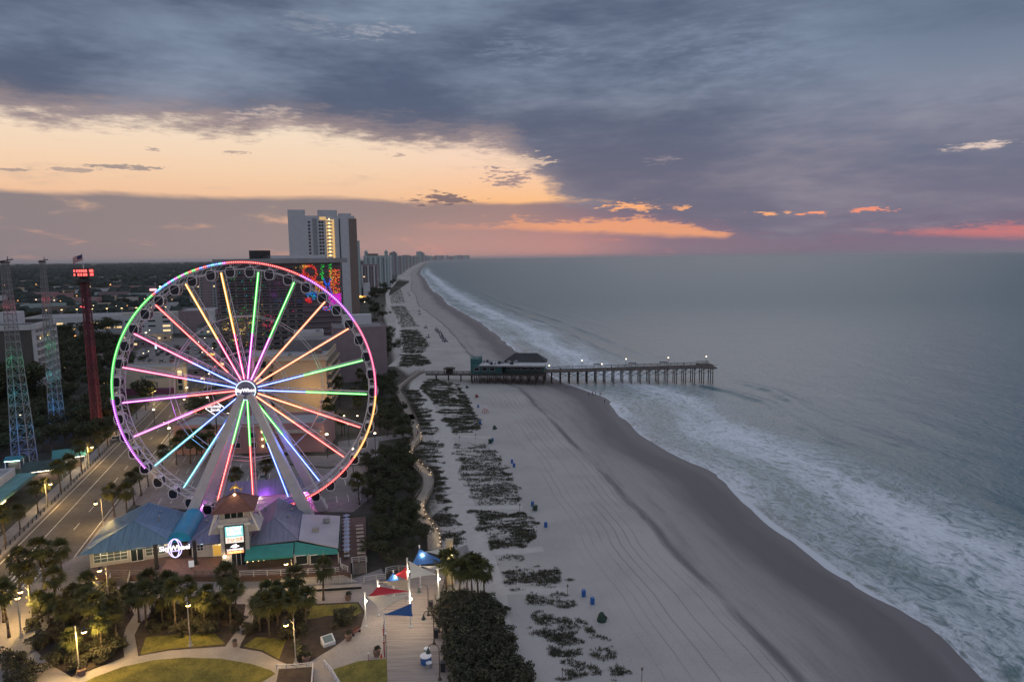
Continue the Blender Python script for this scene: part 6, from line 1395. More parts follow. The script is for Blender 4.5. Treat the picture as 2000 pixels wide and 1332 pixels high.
sign_panel('lit_sign', 'amber sign under the tall hotel beside the tree belt', 706, 580, 6, 13, 1.8, emat('amber_sign', (1.0, .42, .04), 2.5))
# ------------------------------------------------------------------ rides on the left
def lattice(name, label, cx, cy, w0, w1, h, rz, m, ht=14):
    r_ = thing(name, label, 'ride mast', (cx, cy, 0), rz)
    c4 = ((-1, -1), (1, -1), (1, 1), (-1, 1))
    def pt(i, s): w = (w0 + (w1 - w0) * s) / 2; return Vector((c4[i % 4][0] * w, c4[i % 4][1] * w, h * s))
    for i in range(4): MB().tube(pt(i, 0), pt(i, 1), .15, .08, 6).build('leg', m, r_)
    lv = [0]; 
    while lv[-1] < 1 - .01: lv.append(min(1, lv[-1] + max(.028, (w0 + (w1 - w0) * lv[-1]) * .82 / h)))
    br = MB()
    for a, b in zip(lv[:-1], lv[1:]):
        for i in range(4): br.tube(pt(i, a), pt(i + 1, b), .05, n=4, caps=False).tube(pt(i + 1, a), pt(i, b), .05, n=4, caps=False).tube(pt(i, b), pt(i + 1, b), .08, n=4, caps=False)
    br.build('bracing', m, r_)
    MB().box((0, 0, h + .2), (w1 * 1.5, w1 * 1.3, .4)).beam((-w1, 0, h + .4), (w1 * 1.6, 0, h + 1.0), .3, .3).tube((w1 * .6, 0, h), (w1 * .6, 0, h + 1.8), .1).build('top_rig', M_dark, r_)
    return r_
M_mast = mat('mast_steel', (.20, .21, .23), .5, .15)
mA = lattice('slingshot_mast', 'near lattice mast fading from blue up through green at the left edge', -139.5, 189.5, 4.6, 1.3, 57, .2, M_mast)
mB_ = lattice('slingshot_mast', 'second lattice mast lit blue at its foot in front of the balcony hotel', -152.0, 223.0, 3.6, 1.1, 57, .15, M_mast)
mC = lattice('slingshot_mast', 'third lattice mast mostly cut off by the left picture edge', -143.5, 178.0, 4.6, 1.3, 57, .2, M_mast)
for r_ in (mA, mB_, mC):
    for z, c_, w_ in ((3, (.05, .15, 1), 300), (10, (.04, .45, 1), 320), (20, (.05, .75, .75), 200), (30, (.05, .9, .3), 150), (45, (1, .12, .14), 90)): lamp_light('colour_glow', r_, (0, 0, z), w_ * 1.3, c_, .4)
dt = thing('drop_tower', 'dark red drop tower with a glowing red sign box and flag on top', 'ride tower', (-138.5, 222.5, 0), .15)
M_dred = mat('drop_red', (.14, .035, .05), .6, .2)
c4 = ((-1, -1), (1, -1), (1, 1), (-1, 1))
for i in range(4):
    a = c4[i]; MB().tube((a[0] * 1.15, a[1] * 1.15, 0), (a[0] * .85, a[1] * .85, 52), .2, .16, 6).build('leg', M_dred, dt)
br = MB()
for k in range(30):
    z0, z1 = k * 52 / 30, (k + 1) * 52 / 30
    for i in range(4):
        w0, w1 = 1.15 - .3 * z0 / 52, 1.15 - .3 * z1 / 52; a, b = c4[i], c4[(i + 1) % 4]
        br.tube((a[0] * w0, a[1] * w0, z0), (b[0] * w1, b[1] * w1, z1), .09, n=4, caps=False).tube((b[0] * w0, b[1] * w0, z0), (a[0] * w1, a[1] * w1, z1), .09, n=4, caps=False).tube((a[0] * w1, a[1] * w1, z1), (b[0] * w1, b[1] * w1, z1), .09, n=4, caps=False)
br.build('bracing', M_dred, dt); MB().box((0, 0, 26), (.8, .8, 52)).build('core', mat('drop_core', (.07, .03, .045), .7, .2), dt)
MB().tube((0, 0, 50.6), (0, 0, 51.6), 2.4, n=12).build('ride_seat_ring', M_dark, dt)
hb = MB().box((0, 0, 53.6), (4.2, 4.2, 2.6)).box((0, 0, 55.0), (4.5, 4.5, .2)).build('sign_box', M_dark, dt)
gl_ = MB()
for zz_, xs in ((54.2, (-1.1, -.35, .3, .95, 1.6)), (53.0, (-.7, .1, .95, 1.6))):
    for x in xs: gl_.box((x, -2.16, zz_), (.5, .1, .85)).box((2.16, x * .8, zz_), (.1, .45, .85))
for zz_ in (54.2, 53.0): gl_.box((-1.9, -2.16, zz_), (.4, .1, .8))
tag(gl_.build('sign_light', emat('drop_sign', (1.0, .05, .03), 2.2), hb), kind='stuff')
MB().tube((0, 0, 55), (0, 0, 60.0), .12, .06).build('flag_pole', M_bwhite, dt)
fl = MB(); nx, nz = 8, 7
def fq(i, j): x = -.1 - 3.0 * i / nx; return (x, .35 * sin(i * .9), 59.6 - 1.9 * j / nz - .16 * i)
for i in range(nx):
    for j in range(nz): fl.add([fq(i, j), fq(i, j + 1), fq(i + 1, j + 1), fq(i + 1, j)], [(0, 1, 2, 3)], 2 if (i < 4 and j < 4) else j % 2)
fl.build('flag', [mat('flag_red', (.35, .04, .05), .8), mat('flag_white', (.5, .5, .5), .8), mat('flag_blue', (.04, .05, .14), .8)], dt)
for z in (6, 16, 28): lamp_light('colour_glow', dt, (2.6, -2.6, z), 80, (1, .06, .16), .3)
lamp_light('colour_glow', dt, (0, -.8, 55.6), 8, (1, .9, .6), .1)
# ------------------------------------------------------------------ shade sails over the promenade
def sail_post(label, top, zt, base=None, r=.11, m=None, bulb=None, watts=60, name='sail_post'):
    q = G(top[0], top[1], zt); r_ = thing(name, label, 'post', (q.x, q.y, .16), 0, 'white masts of the shade sails' if name == 'sail_post' else None)
    MB().lathe([(.3, 0), (.3, .12), (r, .3)], 10).tube((0, 0, .2), (0, 0, zt - .16), r, r * .8, 10).lathe([(r * 1.4, 0), (r * 1.4, .1), (.03, .22)], 8, (0, 0, zt - .16)).build('mast', m or M_bwhite, r_)
    if bulb is not None:
        b_ = MB().lathe([(.06, -.16), (.17, -.05), (.17, .1), (.05, .2)], 8, (.18, -.12, bulb)).build('flood_lamp', E_white, r_); lamp_light('glow', b_, (.5, -.55, bulb), watts * 2.6, (1, .80, .52), .12)
    return r_
for i, (t_, zt, bu, w_) in enumerate((((712, 1158), 5.6, 4.2, 110), ((737, 1134), 6.0, 4.9, 90), ((799, 1128), 8.2, 4.6, 260), ((795, 1091), 7.6, 5.3, 150), ((819, 1066), 7.6, 6.0, 110), ((874, 1066), 7.0, 5.4, 130), ((855, 1112), 5.2, 3.4, 130), ((768, 1115), 5.2, 4.3, 90), ((750, 1196), 3.6, None, 0))):
    sail_post('white steel mast holding the shade sails over the promenade', t_, zt, None, .13, None, bu, w_)
q = G(880, 1140); py = thing('entrance_pylon', 'tall beige lit pylon at the seaward end of the shade sails', 'pylon', (q.x, q.y, .1), .1)
MB().box((0, 0, 4.0), (1.15, .7, 8.0)).box((0, 0, 8.05), (1.3, .85, .14)).box((0, 0, .25), (1.4, .95, .5)).build('shaft', mat('pylon_beige', (.42, .36, .27), .8, .12), py)
MB().box((0, -.36, 6.4), (.4, .06, .4)).build('wall_lamp', E_warm, py); lamp_light('glow', py, (.1, -1.5, 6.0), 60, (1, .72, .34), .15); lamp_light('glow', py, (.2, -1.8, 2.0), 50, (1, .72, .34), .15)
SAILC = {'white': mat('sail_white', (.58, .54, .48), .7, .06), 'red': mat('sail_red', (.42, .018, .030), .7, .1), 'blue': mat('sail_blue', (.018, .085, .30), .7, .1), 'tan': mat('sail_tan', (.46, .38, .28), .7, .08)}
def sail(label, c_, pts, bow=.09):
    P3 = [G(x, y, z) for x, y, z in pts]; cen = sum(P3, Vector()) / len(P3); r_ = thing('shade_sail', label, 'shade sail', cen, 0, 'shade sails over the promenade')
    n = 10; vs, fs = [], []; A, B, C_ = (p - cen for p in P3)
    idx = {}
    for i in range(n + 1):
        for j in range(n + 1 - i):
            a, b = i / n, j / n; k = 1 - a - b; q = A * k + B * a + C_ * b
            pull = bow * 3.4 * (a * b * (1 - k) + b * k * (1 - a) + a * k * (1 - b)) * (1 - 27 * a * b * k * .9)
            q = q * (1 - max(0, pull)) + Vector((0, 0, -.5 * 27 * a * b * k * .25)); idx[(i, j)] = len(vs); vs.append(q)
    for i in range(n):
        for j in range(n - i):
            fs.append((idx[i, j], idx[i + 1, j], idx[i, j + 1]))
            if j < n - i - 1: fs.append((idx[i + 1, j], idx[i + 1, j + 1], idx[i, j + 1]))
    MB().add(vs, fs).build('fabric', SAILC[c_], r_, True)
    hem = MB()
    for e in ([(i, 0) for i in range(n + 1)], [(0, j) for j in range(n + 1)], [(i, n - i) for i in range(n + 1)]):
        for p0, p1 in zip(e[:-1], e[1:]): hem.tube(vs[idx[p0]], vs[idx[p1]], .035, n=4, caps=False)
    hem.build('hem', SAILC[c_], r_)
sail('large white sail nearest the camera with its point hanging low', 'white', [(715, 1164, 5.2), (797, 1162, 6.6), (743, 1191, 3.6)])
sail('long red sail directly behind the large white front sail', 'red', [(738, 1145, 5.6), (716, 1166, 5.0), (798, 1154, 6.4)])
sail('deep blue sail lowest at the front of the group', 'blue', [(804, 1178, 6.2), (806, 1203, 4.4), (750, 1200, 3.4)])
sail('tan lit sail stretched above the long red sail', 'tan', [(740, 1136, 5.7), (798, 1132, 7.8), (797, 1153, 6.4)])
sail('small pointed blue sail at the left of the group', 'blue', [(768, 1118, 5.0), (752, 1137, 3.8), (783, 1135, 3.8)])
sail('small red sail tucked left of the tall white mast', 'red', [(793, 1107, 6.2), (773, 1123, 4.6), (795, 1132, 4.8)])
sail('white sail fanning right from the tall white mast', 'white', [(798, 1095, 7.2), (802, 1129, 5.0), (850, 1121, 4.6)])
sail('largest blue sail at the back of the group', 'blue', [(819, 1071, 7.2), (803, 1104, 4.4), (874, 1098, 5.2)], .10)
sail('white sail reaching to the pylon behind the largest blue sail', 'white', [(831, 1077, 6.2), (874, 1068, 6.8), (874, 1087, 5.6)])
sail('flat cream sail under the largest blue sail', 'white', [(821, 1105, 4.6), (876, 1105, 4.6), (855, 1113, 4.8)])
for i, (x0, y0, x1, y1) in enumerate(((821, 1145, 837, 1203), (828, 1198, 848, 1259), (839, 1261, 859, 1329))):
    q = G(x1, y1); r_ = thing('gooseneck_lamp', 'unlit dark gooseneck lamp on the promenade, ' + ('nearest the shade sails', 'middle one of the row', 'nearest the camera')[i], 'street lamp', (q.x, q.y, .16), pi * .96, 'gooseneck lamps of the promenade')
    MB().lathe([(.3, 0), (.3, .1), (.12, .3), (.09, .9)], 8).tube((0, 0, .8), (0, 0, 4.4), .07, .05, 8).build('pole', mat('bronze', (.06, .045, .04), .5, .2), r_)
    MB().path([Vector((.75 - .75 * cos(pi * k / 8), 0, 4.4 + .75 * sin(pi * k / 8))) for k in range(9)], .045).build('arm', mat('bronze', (.06, .045, .04)), r_)
    MB().lathe([(.06, .3), (.14, .15), (.2, -.15), (.36, -.4)], 10, (1.5, 0, 4.2)).build('lamp_shade', mat('verdigris', (.05, .07, .065), .6, .2), r_)
railing(gp([(850, 1172), (857, 1200), (864, 1232), (872, 1280), (884, 1345)]), .16, 1.0, 'timber rail along the seaward edge of the wooden promenade', M_wood, 'promenade_railing', 2.0, None)
railing(gp([(711, 1138), (735, 1134), (753, 1133), (754, 1120), (775, 1116), (800, 1117)]), .05, 1.1, 'pale timber rail fencing the thicket behind the sails', M_rail, 'garden_railing', 2.2, None)
railing(gp([(609, 1345), (612, 1306)]), .05, .95, 'pale metal ramp rail right of the brown planter', M_steel, 'ramp_railing', 1.2, 'ramp railings')
railing(gp([(664, 1345), (648, 1318), (633, 1301)]), .05, .95, 'curved pale ramp rail beside the corner lawn', M_steel, 'ramp_railing', 1.2, 'ramp railings')
railing(gp([(541, 1308), (575, 1308), (610, 1304)]), .05, .8, 'low pale rail along the back of the brown planter', M_steel, 'ramp_railing', 1.4, 'ramp railings')
railing([tuple(RP(-7.9, b)[:2]) for b in (-55, -20, 20, 60)], .13, 1.0, 'dark iron rail along the far kerb under the palms', M_dark, 'kerb_railing', 2.4, None)
# ------------------------------------------------------------------ small park and promenade things
def small(name, label, cat, px, py, parts, z=.05, rz=0.0, group=None):
    q = G(px, py); r_ = thing(name, label, cat, (q.x, q.y, z), rz, group)
    for nm, mb, m in parts: mb.build(nm, m, r_)
    return r_
M_terr = mat('terracotta', (.22, .14, .11), .85, .2)
def planter(label, px, py):
    q = small('planter', label, 'planter', px, py, [('pot', MB().lathe([(.38, 0), (.52, .5), (.58, .85), (.46, .9)], 12), M_terr)])
    link('shrub', SHRUBS[1][1], q, (0, 0, .55)).scale = (.42, .42, .5)
planter('terracotta planter where path and wooden promenade meet', 736, 1281); planter('terracotta planter beside the red bench', 681, 1250); planter('terracotta planter under the right lamp post', 598, 1294); planter('terracotta planter on the pale paving by the lone palm', 680, 1172); planter('planter at the foot of the golden lit lamp', 160, 1318)
small('bench', 'dark red bench beside the curved path', 'bench', 696, 1238, [('seat', MB().box((0, 0, .45), (1.6, .45, .06)), M_redroof), ('backrest', MB().box((0, .25, .75), (1.6, .06, .45)), M_redroof), ('frame', MB().box((-.65, 0, .22), (.08, .45, .44)).box((.65, 0, .22), (.08, .45, .44)).box((-.65, .25, .6), (.08, .06, .5)).box((.65, .25, .6), (.08, .06, .5)), M_dark)], rz=1.0)
pl = MB(); pl.add([(-.9, -.7, 0), (.9, -.7, 0), (.9, .7, 0), (-.9, .7, 0), (-.9, -.7, .55), (.9, -.7, .55), (.9, .7, 1.15), (-.9, .7, 1.15)], [(0, 1, 5, 4), (1, 2, 6, 5), (2, 3, 7, 6), (3, 0, 4, 7), (4, 5, 6, 7)])
small('plaque_plinth', 'white plinth with a sloping grey plaque in the right bed', 'plinth', 641, 1258, [('block', pl, M_white), ('plaque', MB().add([(-.7, -.56, .625), (.7, -.56, .625), (.7, .56, 1.105), (-.7, .56, 1.105)], [(0, 1, 2, 3)]), mat('plaque', (.12, .16, .17), .4, .2))], rz=.6)
small('litter_bin', 'dark litter bin where two park paths meet', 'bin', 459, 1262, [('drum', MB().lathe([(.3, 0), (.34, .8), (.3, .9)], 10), M_terr), ('lid', MB().lathe([(.36, .9), (.34, 1.02), (.1, 1.15)], 10), M_dark)])
for i, (px, py) in enumerate(((842, 1190), (852, 1246), (865, 1312))):
    small('litter_bin', 'tall dark bin against the promenade rail, ' + ('nearest the sails', 'middle of three', 'nearest the camera')[i], 'bin', px, py, [('drum', MB().box((0, 0, .6), (.62, .62, 1.2)), M_dark), ('lid', MB().box((0, 0, 1.26), (.7, .7, .12)), M_dark)], .16, group='promenade bins')
M_bb = mat('barrel_blue', (.02, .10, .33), .5, .15)
small('spool_seat', 'largest white topped blue drum on the promenade', 'drum', 832, 1296, [('drum', MB().lathe([(.75, 0), (.78, .5), (.75, 1.0)], 16), M_bb), ('top', MB().lathe([(.82, 1.0), (.82, 1.12)], 16), M_white)], .16)
small('spool_seat', 'small white drum just behind the largest blue drum', 'drum', 834, 1276, [('drum', MB().lathe([(.38, 0), (.4, .6)], 12), M_teals), ('top', MB().lathe([(.44, .6), (.44, .7)], 12), M_white)], .16)
small('spool_seat', 'small white drum just in front of the largest blue drum', 'drum', 838, 1304, [('drum', MB().lathe([(.38, 0), (.4, .6)], 12), M_grey), ('top', MB().lathe([(.44, .6), (.44, .7)], 12), M_white)], .16)
cp = MB()
for k in range(8): cp.tube((0, 0, k * .14), (0, 0, k * .14 + .14), .12, n=8, k=k % 2)
small('striped_bollard', 'red and white striped bollard beside the terracotta planter', 'bollard', 720, 1290, [('post', cp, [mat('stripe_red', (.4, .03, .04), .6), M_white])])
small('traffic_cone', 'small orange cone at the promenade edge', 'cone', 745, 1284, [('cone', MB().lathe([(.22, 0), (.22, .05), (.16, .06), (.04, .6)], 8), mat('cone_orange', (.5, .10, .03), .6))])
q = G(751, 1284); cpole = thing('striped_pole', 'tall thin red pole with candy stripe sections at the promenade edge', 'pole', (q.x, q.y, .1))
for k in range(30): 
    pass
cp = MB()
for k in range(32): cp.tube((0, 0, k * .16), (0, 0, k * .16 + .16), .075, n=6, k=(k % 2 if 13 < k < 20 or k > 26 else 0))
cp.build('post', [mat('stripe_red', (.4, .03, .04)), M_white], cpole); MB().lathe([(.16, 0), (.16, .15)], 8, (0, 0, 2.2)).lathe([(.16, 0), (.16, .15)], 8, (0, 0, 4.2)).build('collar', mat('stripe_red', (.4, .03, .04)), cpole)
# ------------------------------------------------------------------ beach furniture
def gz(x, y): return ground_z(x - shore_s(y), y)
def on_sand(px, py): q = G(px, py); return Vector((q.x, q.y, gz(q.x, q.y)))
bb = thing('beach_barrel', 'blue litter barrel standing on the sand', 'barrel', on_sand(1000, 904), 0, 'blue barrels along the beach')
MB().lathe([(.30, 0), (.32, .3), (.34, .32), (.32, .36), (.32, .65), (.34, .68), (.32, .72), (.31, 1.0)], 12).build('drum', M_bb, bb); MB().lathe([(.28, .96), (.28, .985)], 12).build('liner', M_dark, bb)
for px, py in ((1004, 912), (1040, 988), (1066, 1029), (1140, 1164), (1157, 1179), (962, 862), (934, 796), (938, 828)): dup(bb, on_sand(px, py), 0, 1.15 if py > 1100 else 1.1)
gbn = thing('wheeled_bin', 'dark green wheeled bin beside a blue barrel on the sand', 'bin', on_sand(1045, 997), .4)
M_dgr = mat('bin_green', (.02, .05, .035), .6, .2)
b1_ = MB(); b1_.add([(-.35, -.35, .1), (.35, -.35, .1), (.35, .35, .1), (-.35, .35, .1), (-.45, -.45, 1.15), (.45, -.45, 1.15), (.45, .45, 1.15), (-.45, .45, 1.15)], [(0, 1, 5, 4), (1, 2, 6, 5), (2, 3, 7, 6), (3, 0, 4, 7), (4, 5, 6, 7)]); b1_.build('body', M_dgr, gbn)
MB().box((0, 0, 1.2), (1.0, 1.0, .1)).build('lid', M_dgr, gbn)
for s in (-1, 1): MB().tube((s * .4, .42, .14), (s * .5, .42, .14), .14, n=8).build('wheel', M_dark, gbn)
dup(gbn, on_sand(958, 866), 1.0, 1.1, 'dark green wheeled bin beside a blue barrel nearer the pier')
def tarp(label, px, py, s=1.0, c_=None):
    r_ = thing('covered_kit', label, 'covered kit', on_sand(px, py), .4); r_.scale = (s, s, s)
    mb = MB().lathe([(.75, 0), (.7, .5), (.5, 1.1), (.15, 1.5)], 9); mb.build('cover', c_ or M_dgr, r_); MB().box((.75, .2, .25), (.5, .4, .5)).build('box', M_dark, r_); return r_
tarp('dark covered heap of beach kit nearest the camera', 1175, 1212); tarp('dark covered heap near the green wheeled bin by the pier', 966, 838, .9); tarp('dark covered kit right below the pier house', 912, 758, .8); tarp('red covered kit on the sand near the lifeguard chair', 931, 776, .9, mat('kit_red', (.20, .04, .04), .7))
lc = thing('lifeguard_chair', 'red lifeguard stand on the open sand below the pier', 'lifeguard stand', on_sand(948, 806), .5)
M_red = mat('stand_red', (.42, .05, .05), .6, .1)
for sx in (-1, 1):
    for sy in (-1, 1): MB().beam((sx * .95, sy * .8, 0), (sx * .5, sy * .45, 1.7), .12, .12).build('leg', M_red, lc)
MB().box((0, 0, 1.72), (1.3, 1.1, .1)).build('platform', M_white, lc); MB().box((0, .4, 2.2), (1.2, .08, .9)).box((0, 0, 2.0), (1.1, .6, .08)).build('seat', M_white, lc); MB().box((0, -.9, .6), (1.5, .08, .1)).box((0, .85, .8), (1.4, .08, .1)).build('rung', M_red, lc)
lg = thing('beach_lounger_set', 'closed blue umbrella with two loungers on the far sand', 'lounger set', on_sand(852, 644), .3, 'row of umbrella sets beyond the pier')
M_navy = mat('navy_canvas', (.02, .028, .07), .8, .2)
MB().tube((0, 0, 0), (0, 0, 2.3), .04).build('pole', M_wood, lg); MB().lathe([(.05, 2.4), (.16, 2.0), (.22, 1.0), (.1, .9)], 8).build('umbrella', M_navy, lg)
for s in (-1, 1): MB().box((s * .7, 0, .3), (.65, 1.5, .12)).beam((s * .7, .7, .32), (s * .7, 1.15, .85), .65, .1).box((s * .7, -.5, .14), (.55, .1, .28)).box((s * .7, .5, .14), (.55, .1, .28)).build('lounger', M_navy, lg)
for px, py in ((854, 647), (857, 650), (860, 652), (862, 656), (864, 660), (866, 662), (867, 667), (871, 668), (797, 574), (800, 578), (819, 609), (820, 615), (832, 641), (837, 660)): dup(lg, on_sand(px, py), random.uniform(0, 1), 1.25)
for i, (px, py, h_) in enumerate(((1011, 1152, 2.2), (1108, 1160, 1.8), (1015, 1000, 2.0), (1253, 1335, 2.4), (1098, 1330, 2.0), (897, 862, 1.8), (929, 858, 1.8))):
    q = on_sand(px, py); r_ = thing('dune_marker', ('white marker post at the end of the crossing track', 'thin dark dune sign post near the barrels', 'thin pole beside the largest dune patch', 'bare thin pole on the open sand nearest the water tracks', 'short pole in the nearest grass patch', 'thin post right of the beach access', 'thin leaning post by the sparse patch')[i], 'post', q)
    MB().tube((0, 0, 0), (.05, 0, h_), .05, n=6).build('pole', M_white if i == 0 else M_wood, r_); MB().box((.05, -.03, h_ - .25), (.3, .03, .4)).build('sign', M_wood, r_)
# ------------------------------------------------------------------ pier
pr_ = thing('pier', 'long timber pier on braced piles running out into the surf', 'pier', (0, 306, 0))
PX = [(-41, 12, 2.6), (-18, 4, 3.6), (14, 0.5, 5.0), (90, -4.0, 7.2)]
def pier_c(x):
    for (x0, y0, z0), (x1, y1, z1) in zip(PX[:-1], PX[1:]):
        if x <= x1 or x1 == PX[-1][0]: s = (x - x0) / (x1 - x0); return y0 + (y1 - y0) * s, z0 + (z1 - z0) * s
M_pier = mat('pier_timber', (.060, .050, .046), .9, .35, .8)
M_pierd = mat('pier_deck', (.085, .072, .07), .9, .3, .6, stretch=(4, .5, 1))
dkm = MB(); wdt = 7.5
for x0 in range(-41, 90, 4):
    x1 = min(90, x0 + 4); (y0, z0), (y1, z1) = pier_c(x0), pier_c(x1); w = wdt if x0 > 10 else 3.6
    dkm.add([(x0, y0, z0), (x1, y1, z1), (x1, y1 + w, z1), (x0, y0 + w, z0), (x0, y0, z0 - .45), (x1, y1, z1 - .45), (x1, y1 + w, z1 - .45), (x0, y0 + w, z0 - .45)], [(0, 1, 2, 3), (4, 7, 6, 5), (0, 4, 5, 1), (2, 6, 7, 3), (1, 5, 6, 2), (3, 7, 4, 0)])
dkm.build('deck', M_pierd, pr_)
MB().box((88, 0.0, 7.0), (6, 13, .5)).build('end_platform', M_pierd, pr_)
n = 0
for x in [-36, -30, -24, -19] + [18 + 4.0 * k for k in range(19)]:
    y0, z0 = pier_c(x); w = wdt if x > 10 else 3.6
    for yy_ in ((0.4, w - .4) if x < 15 else (0.3, w * .5, w - .3)):
        MB().tube((x, y0 + yy_, -3.2), (x, y0 + yy_, z0 - .4), .21, .19, 7).build('pile', M_pier, pr_)
    MB().box((x, y0 + w / 2, z0 - .6), (.35, w + .8, .35)).build('cross_beam', M_pier, pr_)
for k in range(18):
    x0, x1 = 18 + 4.0 * k, 22 + 4.0 * k; (y0, z0), (y1, z1) = pier_c(x0), pier_c(x1)
    MB().beam((x0, y0 + .2, z0 - 3.0), (x1, y1 + .2, z1 - .9), .18, .14).beam((x0, y0 + .2, z0 - .9), (x1, y1 + .2, z1 - 3.0), .18, .14).beam((x0, y0 + wdt - .2, z0 - 3.2), (x1, y1 + wdt - .2, z1 - .8), .18, .14).build('brace', M_pier, pr_)
for side in (0.1, 1):
    xs = list(range(-40, -17, 3)) if False else list(range(16, 90, 3)); rl, po = MB(), MB()
    for seg in (range(-41, -19, 3), range(16, 90, 3)):
        for x in seg:
            x1 = x + 3; (y0, z0), (y1, z1) = pier_c(x), pier_c(min(90, x1)); w = (wdt if x > 10 else 3.6) * (side if side == 1 else 0) + .1
            for hh in (.45, .8, 1.15): rl.beam((x, y0 + w, z0 + hh), (min(90, x1), y1 + w, z1 + hh), .16 if hh > 1 else .1, .12)
    rl.build('handrail', M_pier, pr_)
    for x in list(range(-41, -18, 3)) + list(range(16, 91, 3)):
        y0, z0 = pier_c(x); w = (wdt if x > 10 else 3.6) * (1 if side == 1 else 0) + .1; MB().box((x, y0 + w, z0 + .6), (.14, .14, 1.2)).build('rail_post', M_pier, pr_)
MB().box((89.5, -.5, 8.3), (.2, 12, .14)).box((88, -6.3, 8.3), (6, .2, .14)).box((88, 6.3, 8.3), (6, .2, .14)).build('handrail', M_pier, pr_)
sh_ = thing('pier_shelter', 'small roofed ticket shelter on the landward pier walkway', 'shelter', (-29.5, 306 + pier_c(-29.5)[0] + 1.8, pier_c(-29.5)[1]))
MB().box((0, 0, 2.6), (5.4, 4.4, .25)).box((0, 0, 2.9), (3.6, 2.8, .35)).build('roof', M_pier, sh_); MB().box((0, .8, 1.2), (3.2, 1.8, 2.4)).build('booth', M_pier, sh_)
for sx in (-1, 1):
    for sy in (-1, 1): MB().box((sx * 2.3, sy * 1.9, 1.25), (.18, .18, 2.5)).build('post', M_pier, sh_)
ph = thing('pier_restaurant', 'teal pier restaurant with a white flat roof and dark hip roof on piles', 'restaurant', (-1.5, 313, 0), radians(-7))
M_ptl = mat('pier_teal', (.035, .115, .120), .7, .2, .6)
W2 = 17.0
MB().box((0, 0, 4.1), (2 * W2, 19, .5)).build('floor', M_pier, ph)
MB().box((-9.5, .5, 6.2), (14, 15, 3.8)).box((7.5, 2.5, 6.2), (18, 12, 3.8)).build('wall', M_ptl, ph)
MB().box((2.2, -2.2, 8.25), (30, 13.5, .35)).build('flat_roof', mat('white_membrane', (.40, .40, .42), .8, .15), ph)
MB().box((2.2, -8.85, 8.3), (30, .2, .55)).build('fascia', mat('white_membrane', (.4, .4, .4)), ph)
hr = MB(); hr.add([(-3, 1.5, 8.5), (17.4, 1.5, 8.5), (17.4, 10.5, 8.5), (-3, 10.5, 8.5), (2, 5.4, 12.2), (12.6, 5.4, 12.2), (12.6, 6.6, 12.2), (2, 6.6, 12.2)], [(0, 1, 5, 4), (1, 2, 6, 5), (2, 3, 7, 6), (3, 0, 4, 7), (4, 5, 6, 7), (3, 2, 1, 0)]); hr.build('hip_roof', M_roofd, ph)
MB().box((-15.4, .5, 7.4), (4.0, 9, 6.6)).build('stair_tower', M_ptl, ph)
rl = MB()
for z in (11.2, 11.9): rl.box((-15.4, -3.9, z), (4.2, .1, .1)).box((-17.4, .5, z), (.1, 9, .1)).box((-13.4, .5, z), (.1, 9, .1))
for x in (-17.4, -15.4, -13.4): rl.box((x, -3.9, 11.3), (.12, .12, 1.4))
rl.build('roof_railing', M_ptl, ph)
r2 = random.Random(8)
for k in range(11): MB().box((0, 0, .5), (r2.uniform(.8, 1.8), r2.uniform(.8, 1.4), r2.uniform(.7, 1.3))).tube((.2, 0, 0), (.2, 0, 1.5), .15, n=6).build('air_unit', [M_grey, M_dark][k % 2], ph).location = (-11.5 + k * 1.45 + r2.uniform(-.4, .4), r2.uniform(-5.5, 1.0), 8.45)
for k in range(8): MB().box((-14.5 + k * 4.2, -8.9, 6.2), (.2, .2, 4.0)).build('column', M_pier, ph)
MB().box((2.2, -8.9, 5.3), (30, .1, .12)).box((2.2, -8.9, 4.8), (30, .1, .12)).build('handrail', M_pier, ph)
for k in range(5): link('window', winmesh(2.6, 1.5, False), ph, (1 + k * 3.3, -3.5, 6.5))
for k in range(3): link('window', winmesh(2.2, 1.4, False), ph, (-14 + k * 3.6, -7.0, 6.5))
for ix in range(10):
    for iy in range(4): MB().tube((-16 + ix * 3.6, -8 + iy * 5.6, -3), (-16 + ix * 3.6, -8 + iy * 5.6, 4), .2, n=6).build('pile', M_pier, ph)
for ix in range(9): MB().beam((-16 + ix * 3.6, -8.2, .4), (-12.4 + ix * 3.6, -8.2, 3.6), .16, .12).beam((-16 + ix * 3.6, -8.2, 3.6), (-12.4 + ix * 3.6, -8.2, .4), .16, .12).build('brace', M_pier, ph)
for i, x in enumerate((17, 32, 41, 52, 71, 88)):
    y0, z0 = pier_c(x); hh = 4.2 if i not in (2, 0) else 2.2
    r_ = thing('pier_lamp', 'lit lamp on a pole along the pier deck', 'lamp', (x, 306 + y0 + 4, z0), 0, 'lamps along the pier')
    MB().tube((0, 0, 0), (0, 0, hh), .07, n=6).build('pole', M_dark, r_); MB().lathe([(.1, -.25), (.3, 0), (.12, .3)], 8, (0, 0, hh)).build('lamp_head', emat('pier_glow', (1, .8, .5), 4), r_)
    lamp_light('glow', r_, (.3, -.7, hh - .3), 22, (1, .78, .5), .2)
for i, x in enumerate((34, 50, 64)):
    y0, z0 = pier_c(x); s_ = thing('pier_bench_shelter', 'low roofed bench shelter on the pier deck', 'shelter', (x + 5, 306 + y0 + 4.5, z0), 0, 'bench shelters on the pier')
    MB().box((0, 0, 2.3), (3.4, 2.2, .15)).build('roof', M_pier, s_); MB().box((0, .3, .45), (2.6, .5, .1)).build('seat', M_wood, s_)
    for sx in (-1, 1): MB().box((sx * 1.5, 0, 1.15), (.14, .14, 2.3)).build('post', M_pier, s_)
